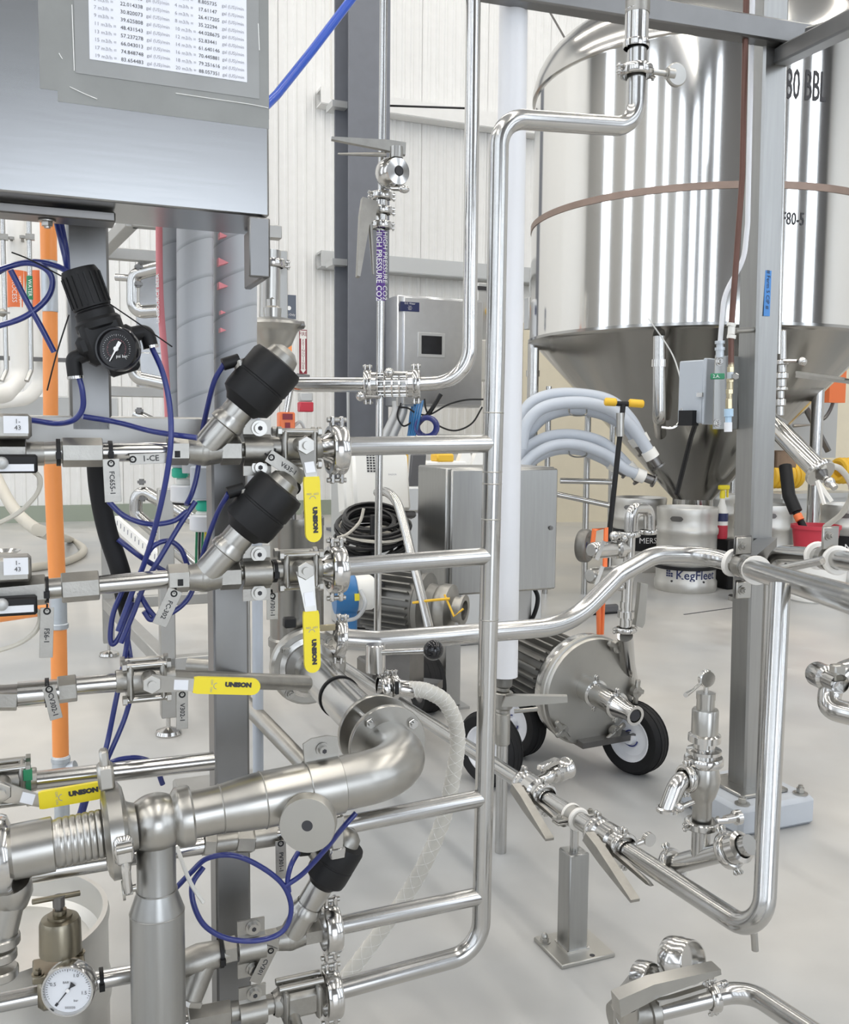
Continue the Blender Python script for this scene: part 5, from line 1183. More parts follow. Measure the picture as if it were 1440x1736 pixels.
# ================================================================== CO2 tube with labelled sleeve and sample valves
dco = 2.30
t = thing('gas_tube', 'slim vertical gas tube with purple lettered sleeve', 'tube', P(640, 1075, dco))
rco = Wd(12.5, P(0, 0, dco))/2
mb = MB(); mb.tube([P(657.5, -700, dco), P(640, 1082, dco)], rco, 16); finish('pipe', mb, 'tube_steel', t)
def cop(y): k = (y+40)/1122.0; return P(651-11*k, y, dco)
mb = MB(); mb.cyl(cop(392), cop(510), rco*1.22, 18); sl = finish('label_sleeve', mb, 'purple', t)
mb = text_mb('HIGH PRESSURE CO2', cop(450)+Vector((-.0045, -rco*1.27, 0)), -ZZ, (0, -1, 0), .0185, sx=.98, bold=.0003); finish('lettering', mb, 'white_ink', sl, False)
mb = text_mb('HIGH PRESSURE CO2', cop(452)+Vector((.0095, -rco*1.0, 0)), -ZZ, (.6, -.8, 0), .0175, sx=.98); finish('lettering', mb, 'white_ink', sl, False)
t = thing('sample_valve', 'small polished butterfly valve with double lever high on the gas tube', 'valve', cop(330))
q = P(672, 291, dco-.06); ax = Vector((.55, -.82, -.05)).normalized()
mb = MB(); mb.lathe(q-ax*.02, ax, [(0, -.03), (.026, -.03), (.034, -.018), (.036, 0), (.034, .02), (.030, .03), (.012, .032), (.010, .02), (0, .02)], 26); finish('body', mb, 'polished', t)
mb = MB(); mb.cyl(q+ax*.008, q+ax*.0135, .010, 16); finish('bore', mb, 'ink', t)
mb = MB(); mb.cyl(q+ZZ*.03, q+ZZ*.055, .016, 14); finish('stem_block', mb, 'satin', t)
a = q+ZZ*.058+UX*.012; b = P(562, 236, dco-.08); f = Fr(a, b-a, ZZ); L = (b-a).length
mb = MB(); mb.prism(f, [(-.01, -.02), (-.01, .008), (.03, .010), (L, .004), (L, -.002), (.05, -.012)], .016, 'xz', -.008); finish('lever', mb, 'cast', t, ang=25)
b2 = P(573, 261, dco-.08); a2 = P(655, 262, dco-.06); mb = MB(); mb.tube([a2, b2], .004, 8, radii=[.006, .0025]); finish('trigger', mb, 'cast', t)
mb = MB(); q2 = P(668, 315, dco-.06); mb.tube(spline([q-ZZ*.02, P(665, 318, dco-.05), P(685, 320, dco-.08)]), .006, 10); mb.sphere(P(685, 321, dco-.08), .009, 10, 8, ax=UX, sq=1.5); finish('wing_nut', mb, 'polished', t)
mb = MB(); mb.cyl(q-ax*.03, cop(292), .012, 12); finish('side_neck', mb, 'polished', t)
t = thing('lever_valve', 'clamped butterfly valve with long drooping lever above the purple sleeve', 'valve', cop(385))
for k, y in enumerate((332, 357, 382)):
    clamp_into(t, cop(y), ZZ, UX, .026 if k < 2 else .025, .016)
mb = MB(); mb.cyl(cop(340), cop(376), .014, 16); finish('body', mb, 'polished', t)
hubp = P(626, 352, dco-.03); mb = MB(); mb.cyl(cop(357), hubp, .014, 14); finish('stem', mb, 'satin', t)
a = P(626, 348, dco-.04); b = P(608, 470, dco-.08); f = Fr(a, b-a, -UX); L = (b-a).length
mb = MB(); mb.prism(f, [(-.012, -.018), (-.012, .02), (.03, .020), (L, .005), (L, -.002), (.05, -.006), (.03, -.018)], .016, 'xz', -.008); finish('lever', mb, 'cast', t, ang=25)
a2, b2 = P(628, 380, dco-.04), P(633, 465, dco-.05); mb = MB(); mb.tube([a2, b2], .004, 8, radii=[.006, .0025]); finish('trigger', mb, 'cast', t)
# ================================================================== sight glass line
ds = 2.30
t = thing('sight_glass_line', 'polished pipe from the skid turning up to the ceiling', 'pipe', P(650, 665, ds))
rs = Wd(25, P(0, 0, ds))/2
mb = MB(); mb.tube(fillet([P(470, 618, ds), P(492, 652, ds), P(622, 652, ds)], .05), rs, 20); finish('pipe', mb, 'polished', t)
mb = MB(); mb.tube(fillet([P(706, 651, ds), P(796, 647, ds), P(810, -700, ds)], .085, 10), rs*.97, 20); finish('pipe', mb, 'polished', t)
t = thing('sight_glass', 'caged sight glass between two clamps in the polished pipe', 'sight glass', P(665, 680, ds))
a, b = P(634, 652, ds), P(696, 651, ds); ax = (b-a).normalized(); L = (b-a).length
mb = MB(); mb.cyl(a, b, .022, 22); finish('glass_tube', mb, 'glass', t)
clamp_into(t, P(624, 652, ds), ax, ZZ, .036, .018); clamp_into(t, P(706, 651, ds), ax, ZZ, .036, .018)
for k in (0, 1):
    q = a if k == 0 else b; mb = MB(); mb.ring(q, ax, .02, .032, .012, 24); finish('end_ring', mb, 'polished', t)
x_, y_ = perp(ax)
for k in range(14):
    r_ = x_*math.cos(2*PI*k/14)+y_*math.sin(2*PI*k/14); mb = MB(); mb.cyl(a+r_*.028, b+r_*.028, .0022, 6); finish('cage_bar', mb, 'polished', t)
for k in range(5):
    mb = MB(); mb.torus(a+ax*L*(k+.5)/5, ax, .029, .0025, 22, 6); finish('cage_hoop', mb, 'polished', t)
for k in (0, 1):
    mb = MB(); q = P(612 if k == 0 else 660, 672 if k == 0 else 632, ds-.03); mb.sphere(q, .012, 10, 8); mb.cyl(q, q+UX*.05+ZZ*(.0), .004, 8); finish('tie_rod', mb, 'polished', t)
# ================================================================== steel dish vessel behind the actuator
t = thing('vent_dish', 'shallow steel dish vessel with clamp lid behind the hoses', 'vessel', P(462, 605, 2.25))
q = P(462, 552, 2.25)
mb = MB(); mb.lathe(q, ZZ, [(0, .02), (.03, .018), (.06, .012), (.076, .006), (.078, 0), (.074, -.004), (.060, -.012), (.056, -.02), (.045, -.045), (.022, -.06), (.018, -.07), (.03, -.075), (.03, -.085), (0, -.085)], 36); finish('dish', mb, 'satin', t)
mb = MB(); mb.lathe(q, ZZ, [(.02, .015), (.022, .04), (.014, .045), (.014, .06), (.006, .062), (0, .066)], 18); finish('vent_cap', mb, 'satin', t)
q2 = P(511, 551, 2.23); mb = MB(); mb.cyl(q2-UX*.01, q2+UX*.006, .009, 12); finish('clamp_nut', mb, 'dark_steel', t)
mb = MB(); mb.tube(spline([P(470, 605, 2.25), P(480, 618, 2.25), P(490, 640, 2.26)]), .012, 12); finish('neck', mb, 'polished', t)
a = P(478, 425, 2.34); b = P(478, 660, 2.34); mb = MB(); mb.box(Fr((a+b)/2, UX, ZZ), .028, .012, (a-b).length, b=.002); solo('flat_stanchion', mb, 'skid_grey', 'flat grey stanchion behind the steel dish', 'post')
t = thing('clamped_pipe', 'polished pipe with clamp behind the wrapped hose', 'pipe', P(455, 540, 2.28))
mb = MB(); mb.cyl(P(459, 425, 2.28), P(457, 540, 2.28), .025, 18); finish('pipe', mb, 'satin', t); clamp_into(t, P(461, 447, 2.28), ZZ, UX, .033, .018)
# orange sensor
t = thing('orange_sensor', 'small orange square sensor with dark display behind the top bracket', 'sensor', P(485, 730, 2.28))
f = Fr(P(485, 715, 2.28), UX, ZZ); mb = MB(); mb.box(f, .038, .032, .046, b=.003); finish('body', mb, 'orange_red', t)
mb = MB(); mb.box(f, .024, .002, .014, (0, -.017, .012)); mb.box(f, .012, .002, .02, (0, -.017, -.012)); finish('display', mb, 'dark_red', t)
mb = MB(); mb.cyl(f(0, 0, .02), f(.012, 0, .085), .008, 12); finish('cable_gland', mb, 'polished', t)
mb = MB(); mb.tube(spline([f(.02, .0, -.01), f(.035, 0, .0), f(.045, 0, -.02), f(.03, 0, -.03)]), .004, 8); finish('cable', mb, 'trim_grey', t)

# ================================================================== blue hose at the top
mb = MB(); mb.tube([S(430, 200, .18), P(470, 160, 1.75), P(530, 85, 1.8), P(610, -20, 1.85), P(720, -190, 1.95), P(860, -480, 2.1)], Wd(15, P(0, 0, 1.75))/2, 14); solo('blue_air_hose', mb, 'blue_hose', 'bright blue hose rising diagonally from behind the control box', 'hose')

# ================================================================== ladder manifold
RL = .0170; RR = .0157
L0 = [S(1081, 60, 0), S(1078, 216, 0), S(847, 200, 0), S(840, 600, 0), S(830, 1000, 0), S(820, 1400, 0), S(815, 1612, 0), S(575, 1677, 0)]
t = thing('ladder_manifold', 'tall polished manifold pipe with five rungs like a ladder', 'manifold', L0[-2])
mb = MB(); mb.tube(fillet(L0, [.045, .05, .5, .5, .5, .06], 10), RL, 24); finish('header_pipe', mb, 'tube_steel', t)
RUNGS = [((580, 757), (838, 752)), ((580, 961), (832, 942)), ((560, 1404), (820, 1352)), ((575, 1569), (818, 1518))]
for (a, b) in RUNGS:
    mb = MB(); mb.tube([S(*a, 0), S(*b, 0)], RR, 22); finish('rung', mb, 'tube_steel', t)
for (x, y) in ((837.5, 700), (835, 800), (834.5, 820), (828.8, 1050), (833, 880)):
    mb = MB(); mb.torus(S(x, y, 0), L0[3]-L0[4], RL*.995, .0012, 24, 6); finish('weld_bead', mb, 'satin', t)
t = thing('hose_coupling', 'clamp, ferrule and braided hose end on top of the ladder pipe', 'coupling', S(1078, 130, 0))
q = S(1079, 121, 0); clamp_into(t, q, ZZ, UX, .030, .017)
a = q+UX*.028; mb = MB(); mb.cyl(a-VY*.01, a+UX*.03-VY*.012, .005, 10); mb.lathe(a+UX*.03-VY*.012, UX, [(.005, 0), (.009, .004), (.009, .012)], 12); finish('bolt', mb, 'satin', t)
mb = MB(); w_ = a+UX*.048-VY*.014; mb.cyl(w_-Vector((.3, -.9, 0)).normalized()*.005, w_+Vector((.3, -.9, 0)).normalized()*.005, .021, 22, bev=.002); mb.cyl(w_-UX*.02, w_-UX*.006, .010, 12); finish('wing_knob', mb, 'satin', t)
mb = MB(); mb.lathe(S(1079, 82, 0), ZZ, [(.0225, 0), (.0235, .003), (.0235, .010), (.021, .013), (.021, .062), (.0215, .066)], 24); finish('ferrule', mb, 'polished', t)
mb = MB(); mb.tube([S(1081, 24, 0), S(1084, -60, 0), S(1092, -300, .05)], .022, 20); finish('braided_hose', mb, 'cast', t)
# ================================================================== control box with printed table
OB = -.10
br = S(457, 368, OB); f = Fr(br, UX, ZZ)
t = thing('control_box', 'big brushed stainless control box carrying the printed table', 'control box', br)
bw, bh, bd_ = .95, .75, .14
mb = MB(); mb.box(f, bw, bd_, bh, (-bw/2, bd_/2, bh/2), b=.003); finish('body', mb, 'brushed', t)
# under-side: mounting plate, rail and corner bracket
a = S(-30, 352, OB+.01); b = S(308, 382, OB+.05)
mb = MB(); mb.box(f, .62, .05, .014, (-.52, .07, -.010), b=.002); pl = finish('mounting_plate', mb, 'dark_steel', t)
for x_ in (-.80, -.30): hexbolt(pl, f(x_, .07, -.018), -ZZ, .008, .008, 'bolt', 'satin')
mb = MB(); mb.box(f, 0.012, .13, .085, (-.006, .06, -.045), b=.002); mb.box(f, .03, .012, .085, (-.016, .0, -.045), b=.002); finish('corner_bracket', mb, 'frame_steel', t)
def boxface(px, py, e=.0): return onface(px, py, f, -e)
# tape patch, sleeve, sheet
def face_quad(name, x0, y0, x1, y1, matn, th, parent, e=0.0):
    """rectangle on the box front between the projections of two pixels (lower left, upper right)"""
    a = boxface(x0, y0); b = boxface(x1, y1); ua, ub = (a-br).dot(UX), (b-br).dot(UX); za_, zb_ = a.z-br.z, b.z-br.z
    mb = MB(); mb.box(f, ub-ua, th, zb_-za_, ((ua+ub)/2, -th/2-e, (za_+zb_)/2)); return finish(name, mb, matn, parent, False), ua, ub, za_, zb_
tp, *_ = face_quad('tape_patch', 68, 150, 455, -40, 'tape', .0005, t)
tp2, *_ = face_quad('tape_patch', 98, 172, 455, 40, 'tape', .0007, t)
sl, *_ = face_quad('clear_sleeve', 128, 124, 438, -60, 'sleeve', .0008, t, .0007)
for (x0, y0, x1, y1) in ((118, 147, 165, 168), (298, 158, 420, 176), (420, 176, 455, 183), (100, 90, 106, 100), (438, 40, 440, 85), (122, 8, 126, 120)):
    a = boxface(x0, y0, .0018); b = boxface(x1, y1, .0018); mb = MB(); mb.tube(spline([a, (a+b)/2+ZZ*random.uniform(-.001, .001), b], 4), .0006, 5); finish('tape_crease', mb, 'tape_edge', t)
sh, ua, ub, za_, zb_ = face_quad('table_sheet', 152, 101, 417, -60, 'paper', .0006, sl, .0016)
k_ = 4.40286754
def val(n_): s_ = '%.6f' % (n_*k_); return s_.rstrip('0')
pitch = .01035
rows = list(range(1, 20, 2))
zbase = za_+.0055
su = f(ua, -.0026, zbase)
def col_text(lines, u, m, size, bold=0.0):
    for i, s_ in enumerate(lines[::-1]):
        if not s_: continue
        mb = text_mb(s_, f(ua+u, -.0024, zbase+i*pitch), UX, -VY, size, 'LEFT', ext=.0002, bold=bold); cols[m].add(mb.v, mb.f)
cols = {'ink': MB(), 'ink_grey': MB()}
W_ = ub-ua
col_text(['%d m3/h =' % r_ for r_ in rows], W_*.03, 'ink_grey', .0068)
col_text([val(r_) for r_ in rows], W_*.19, 'ink', .0070)
col_text(['gal (US)/min' for r_ in rows], W_*.350, 'ink_grey', .0063)
col_text(['%d m3/h =' % (r_+1) for r_ in rows], W_*.53, 'ink_grey', .0068)
col_text([val(r_+1) for r_ in rows], W_*.68, 'ink', .0070)
col_text(['gal (US)/min' for r_ in rows], W_*.835, 'ink_grey', .0063)
mb = text_mb('Flow Conversion Table', f(ua+W_*.60, -.0024, zbase+10.2*pitch), UX, -VY, .0085, 'CENTER', ext=.0002); cols['ink_grey'].add(mb.v, mb.f)
for k in cols: finish('printed_lettering', cols[k], k, sl, False)['kind'] = 'stuff'

# ================================================================== skid frame near the camera
def sbox(name, px, py, off, sx, sy, sz, m, parent, b=.003, c=(0, 0, 0)):
    mb = MB(); mb.box(Fr(S(px, py, off), UX, ZZ), sx, sy, sz, c, b); return finish(name, mb, m, parent)
zfl = 0
t = thing('skid_frame', 'square tube skid frame posts carrying the control box and valve rows', 'frame', Vector((S(392, 1200, .14).x, S(392, 1200, .14).y, 0)))
pa_ = S(150, 560, .13); zt_ = br.z+.15
zbm = S(150, 732, .10).z
mb = MB(); mb.box(Fr((pa_.x, pa_.y, 0), UX, ZZ), .062, .062, zt_-zbm, (0, 0, (zt_+zbm)/2), b=.004); finish('upper_post', mb, 'frame_steel', t)
mb = MB(); q = S(-120, 732, .13); q2 = S(420, 732, .13); mb.box(Fr(Vector(((q.x+q2.x)/2, (q.y+q2.y)/2, zbm)), UX, ZZ), (q2-q).length, .062, .050, (.0, 0, 0), b=.003); finish('cross_beam', mb, 'skid_grey', t)
pb_ = S(388, 1200, .13)
mb = MB(); mb.box(Fr((pb_.x, pb_.y, 0), UX, ZZ), .060, .060, zbm+.02, (0, 0, (zbm+.02)/2), b=.004); finish('main_post', mb, 'frame_steel', t)

# hoses wrapped in grey tape behind the posts
def wrapped(label, pts, rpx, off, stripe=None, m='wrap_hose'):
    t = thing('wrapped_hose', label, 'hose', S(*pts[-1], off))
    p = [S(x, y, off) for x, y in pts]; r_ = Wd(rpx, p[0]); mb = MB(); mb.tube(spline(p), r_, 24); finish('hose_body', mb, m, t)
    if stripe:
        pp = spline(p, 10); tow = Vector((stripe[0], -1, 0)).normalized(); mb = MB()
        rr = r_*stripe[1]; mb.tube([q+tow*(r_-rr*.62) for q in pp], rr, 16); st = finish('printed_stripe', mb, 'pink', t)
        qq = pp[len(pp)//3]+tow*(r_+rr*.40)
        mb = text_mb('UNISOURCE BEER', qq-ZZ*.01, ZZ, tow, rr*1.15, bold=.0004); finish('lettering', mb, 'white_ink', st, False)
        qq = pp[-6]+tow*(r_+rr*.40); mb = text_mb('PSI', qq, ZZ, tow, rr*1.2); finish('lettering', mb, 'white_ink', st, False)
    return t
wrapped('grey hose with pink lettered stripe, leftmost of the hanging hoses', [(284, 330), (286, 500), (296, 640), (302, 790)], 19, .36, (-.7, .46))
wrapped('grey tape wrapped hose between the striped hose and the post', [(331, 330), (331, 560), (333, 700), (340, 800)], 30, .30)
wh = wrapped('widest tape wrapped hose with faded pink triangles above the actuator', [(399, 330), (399, 560), (400, 760), (402, 900)], 36, .34)
for k, (y, w) in enumerate(((400, .9), (445, 1.2), (485, 1.1), (530, .6), (560, .7))):
    q = S(378, y, .34-.055); mb = MB(); w_ = .007*w; mb.prism(Fr(q, UX, ZZ), [(-w_, -w_*.8), (w_*1.2, 0), (-w_, w_*.9)], .02, 'xz', -.004); finish('pink_mark', mb, 'pink', wh, False)
mb = MB(); mb.tube(spline([S(432, 700, .40), S(436, 950, .40), S(438, 1320, .36)]), .011, 14); solo('pale_hose', mb, 'grey_hose', 'pale grey hose hanging behind the main skid post', 'hose')
# hose glands under the beam
def gland(label, segs, off):
    t = thing('cable_gland', label, 'gland', S(segs[-1][0], segs[-1][2], off))
    for k, (xc, y0, y1, w, m, nm) in enumerate(segs):
        a, b = S(xc, y0, off), S(xc, y1, off); mb = MB(); mb.cyl(a, b, Wd(w, a)/2, 20, bev=.003); finish(nm, mb, m, t)
    return t
gland('white cable gland with teal ring, left of the pair below the beam', [(306, 785, 793, 30, 'grey_hose', 'neck'), (305, 793, 810, 27, 'teal', 'teal_ring'), (312, 810, 824, 26, 'white_plastic', 'collar'), (323, 822, 851, 66, 'white_pvc', 'cap_nut'), (323, 851, 855, 60, 'black_plastic', 'seal')], .34)
gt = gland('white cable gland with teal ring and wires, right of the pair', [(345, 790, 846, 44, 'grey_hose', 'neck'), (347, 849, 866, 30, 'teal', 'teal_ring'), (346, 866, 874, 28, 'white_plastic', 'collar'), (346, 872, 900, 48, 'white_pvc', 'cap_nut')], .26)
for k in range(6):
    mb = MB(); x = 334+k*5; mb.tube([S(x, 898, .26), S(x-1, 930, .26), S(x+random.uniform(-4, 2), 985, .26)], .0024, 6); finish('wire', mb, ['green', 'ink', 'green', 'yellow', 'ink', 'ink'][k], gt)
t = thing('steel_collar', 'bright steel collar beside the teal ringed glands', 'collar', S(328, 815, .40))
mb = MB(); mb.cyl(S(322, 792, .42), S(322, 815, .42), Wd(34, S(322, 800, .42))/2, 20, bev=.003); finish('sleeve', mb, 'polished', t)
mb = MB(); mb.cyl(S(322, 815, .42), S(322, 820, .42), Wd(44, S(322, 800, .42))/2, 20); finish('flange', mb, 'dark_steel', t)

# ================================================================== pressure regulator with black gauge
OG = -.02
rb_ = S(196, 628, OG); rt_ = S(134, 460, OG); ax = (rt_-rb_).normalized(); Lr = (rt_-rb_).length
t = thing('pressure_regulator', 'black air pressure regulator with round black gauge, tilted on the post', 'regulator', rb_)
u_ = .0245*1.0
mb = MB(); mb.lathe(rb_, ax, [(0, Lr*.53), (u_*1.15, Lr*.53), (u_*1.15, Lr*.60), (u_*.98, Lr*.62), (u_*.98, Lr*.63), (u_*1.10, Lr*.64), (u_*1.10, Lr*.97), (u_*.98, Lr*1.02), (0, Lr*1.02)], 28); kb = finish('adjusting_knob', mb, 'black_plastic', t)
x_, y_ = perp(ax)
for k in range(18):
    rd = x_*math.cos(2*PI*k/18)+y_*math.sin(2*PI*k/18); mb = MB(); mb.box(Fr(rb_+ax*Lr*.81+rd*u_*1.10, ax, rd), Lr*.30, .0025, .0025); finish('grip_ridge', mb, 'black_plastic', kb)
fr = Fr(rb_+ax*Lr*.30, UX-ax*UX.dot(ax), ax)
mb = MB(); mb.box(fr, .062, .055, Lr*.42, (0, 0, 0), b=.008); mb.box(fr, .082, .045, .028, (.0, 0, .0), b=.006); finish('body', mb, 'black_plastic', t)
mb = MB(); mb.lathe(rb_, ax, [(u_*1.25, Lr*.42), (u_*1.35, Lr*.44), (u_*1.35, Lr*.50), (u_*1.2, Lr*.53)], 24); finish('bonnet_ring', mb, 'black_plastic', t)
mb = MB(); mb.box(fr, .044, .04, .026, (.012, -.005, -Lr*.27), b=.005); finish('bottom_cap', mb, 'black_plastic', t)
gc = S(200, 592, OG-.045); gn = Vector((-.10, -1, 0.0)).normalized(); gr = Wd(37, gc)
mb = MB(); mb.cyl(gc-gn*.02, gc, gr*.55, 20); finish('gauge_neck', mb, 'black_plastic', t)
mb = MB(); mb.lathe(gc, gn, [(0, -.012), (gr*.95, -.012), (gr, -.008), (gr, .006), (gr*.95, .009), (gr*.87, .009), (gr*.84, .004), (0, .004)], 36); gg = finish('gauge_case', mb, 'black_gloss', t)
mb = MB(); mb.torus(gc+gn*.006, gn, gr*.93, gr*.05, 36, 8); finish('gauge_rim', mb, 'sign_grey', gg)
gx = Vector((1, -.1, 0)).normalized(); gz = ZZ
def dial(parent, c, n_, r_, ang0, ang1, num, m, long_every=5, e=.0048):
    mb = MB(); x1 = n_.cross(ZZ)*-1; x1 = ZZ.cross(n_).normalized()
    for k in range(num+1):
        a = math.radians(ang0+(ang1-ang0)*k/num); d_ = x1*math.cos(a)+ZZ*math.sin(a); L_ = .14 if k % long_every == 0 else .08
        p0 = c+n_*e+d_*r_*(1-L_); p1_ = c+n_*e+d_*r_; s_ = n_.cross(d_)*r_*.012
        mb.add([p0-s_, p0+s_, p1_+s_, p1_-s_], [(0, 1, 2, 3)])
    return finish('dial_marks', mb, m, parent, False)
dial(gg, gc, gn, gr*.66, 225, -45, 30, 'trim_grey'); dial(gg, gc, gn, gr*.46, 225, -45, 24, 'pink')
x1 = ZZ.cross(gn).normalized()
def needle(parent, c, n_, a_deg, r0, r1, w0, w1, m, e=.006):
    a = math.radians(a_deg); d_ = x1*math.cos(a)+ZZ*math.sin(a); s_ = n_.cross(d_); mb = MB()
    mb.add([c+n_*e+d_*r0-s_*w0, c+n_*e+d_*r0+s_*w0, c+n_*e+d_*r1+s_*w1, c+n_*e+d_*r1-s_*w1], [(0, 1, 2, 3)]); return finish('needle', mb, m, parent, False)
needle(gg, gc, gn, 240, -gr*.36, -gr*.1, gr*.085, gr*.085, 'white_ink'); needle(gg, gc, gn, 240, -gr*.1, gr*.64, gr*.05, gr*.02, 'white_ink')
mb = MB(); mb.cyl(gc+gn*.005, gc+gn*.0075, gr*.11, 14); finish('hub', mb, 'white_ink', gg)
mb = text_mb('psi bar', gc+gn*.005-ZZ*gr*.33+x1*gr*.25, x1, gn, gr*.20); finish('lettering', mb, 'white_ink', gg, False)
# push-in elbows
for k, (xa, ya, xb, yb) in enumerate(((118, 606, 136, 640), (243, 560, 262, 588))):
    a, b = S(xa+6, ya+2, OG), S(xb-8 if k == 0 else xb-6, yb, OG); mb = MB(); mb.tube(fillet([rb_+ax*Lr*.25 if k == 0 else rb_+ax*Lr*.32, a, b], .008), .011, 14); finish('push_elbow', mb, 'black_plastic', t)
    mb = MB(); mb.cyl(b-(b-a).normalized()*.002, b+(b-a).normalized()*.002, .0118, 14); finish('collar_ring', mb, 'polished', t)
for (x0, y0, xm, ym, x2, y2) in ((184, 514, 240, 552, 292, 588), (117, 534, 96, 600, 80, 662), (20, 428, 50, 440, 104, 468)):
    mb = MB(); mb.tube(spline([S(x0, y0, OG-.04), S(xm, ym, OG-.05), S(x2, y2, OG-.04)], 4), .0011, 5); finish('tie_tail', mb, 'black_plastic', t)

# ================================================================== valve rows
def lever_valve(label, c, hub, g0, g1, off=-.055, L=.088, s=1.0, barw=.019, gw=.0255, mark=True, edge=False):
    """three-piece ball valve. c: pixel of body centre; hub, g0, g1: pixels of spindle, grip start and grip end"""
    o = S(*c, 0); fr = Fr(o, UX, ZZ, s)
    t = thing('ball_valve', label, 'valve', fr(0, 0, -.03))
    mb = MB(); mb.lathe(o, UX, [(.0165*s, -L/2), (.0175*s, -L/2+.002), (.0175*s, -L*.26), (.025*s, -L*.23), (.025*s, L*.23), (.0175*s, L*.26), (.0175*s, L/2-.002), (.0165*s, L/2)], 20); finish('body', mb, 'cast', t)
    for k in (-1, 1):
        mb = MB(); mb.box(fr, .010, .050, .058, (k*.024, 0, 0), b=.004); finish('end_flange', mb, 'cast', t)
    for (j, k) in ((-1, 1), (-1, -1), (1, 1)):
        a, b = fr(-.036, j*.018, k*.026), fr(.036, j*.018, k*.026); mb = MB(); mb.cyl(a, b, .0052*s, 10); mb.hexa(a, fr(-.029, j*.018, k*.026), .0078*s); mb.hexa(fr(.029, j*.018, k*.026), b, .0078*s); finish('tie_bolt', mb, 'satin', t)
    h = S(*hub, off)
    hb = h + VY*.035
    mb = MB(); mb.cyl(hb, h+VY*.006, .0125*s, 16); finish('bonnet', mb, 'cast', t)
    mb = MB(); mb.hexa(h+VY*.004, h-VY*.007, .0145*s, x=ZZ); mb.cyl(h-VY*.007, h-VY*.013, .0065*s, 12); finish('spindle_nut', mb, 'satin', t)
    a = S(*g0, off-.012); b = S(*g1, off-.014)
    d_ = (b-a).normalized(); sd = d_.cross(VY).normalized()
    # bar from spindle to grip start
    p = [h+VY*.0, h*.35+a*.65, a, a+d_*.012]
    mb = MB(); vs = []
    dirs = [(p[1]-p[0]).normalized(), (p[1]-p[0]).normalized(), d_, d_]
    for q, dd, w in zip(p, dirs, (barw*.75, barw*.55, barw*.5, barw*.5)):
        ss = dd.cross(VY).normalized()
        for (i, j) in ((-1, -1), (1, -1), (1, 1), (-1, 1)): vs.append(q+ss*w*i+VY*.0018*j)
    fs = [(0, 1, 2, 3)[::-1]]+[(4*k+i, 4*k+(i+1) % 4, 4*k+4+(i+1) % 4, 4*k+4+i) for k in range(3) for i in range(4)]+[(12, 13, 14, 15)]
    mb.add(vs, fs); lv = finish('lever_bar', mb, 'satin', t)
    mb = MB(); q = h*.30+a*.70; qf = Fr(q-VY*.0026, (a-h), -VY); mb.box(qf, (a-h).length*.34, barw*.8, .0006); finish('printed_sticker', mb, 'dial_white', lv)
    Lg = (b-a).length; gf = Fr(a, d_, -VY)
    n_ = 8; w = gw/2; poly = [(0, -w*.9), (Lg*.06, -w), (Lg-w, -w)]+[(Lg-w+w*math.sin(PI*i/n_), -w*math.cos(PI*i/n_)) for i in range(1, n_)]+[(Lg-w, w), (Lg*.06, w), (0, w*.9)]
    mb = MB(); mb.prism(gf, poly, .007, 'xy', -.0035); gp = finish('grip', mb, 'yellow', lv, ang=50)
    if mark:
        mb = text_mb('UNISON', gf(Lg*.66, gw*.10, .0037), d_, -VY, gw*.36, bold=.0008, sx=1.15); finish('lettering', mb, 'ink', gp, False)
        mb = text_mb('ON', gf(Lg*.26, -gw*.22, .0037), sd if False else d_.cross(VY)*-1, -VY, gw*.19); m2 = text_mb('OFF', gf(Lg*.26, gw*.22, .0037), d_.cross(VY)*-1, -VY, gw*.19); mb.add(m2.v, m2.f)
        mb.lathe(gf(Lg*.34, 0, .0037), -VY, [(gw*.16, 0), (gw*.20, 0)], 10, arc=PI, x=d_.cross(VY)); finish('mark', mb, 'ink_grey', gp, False)
    return t
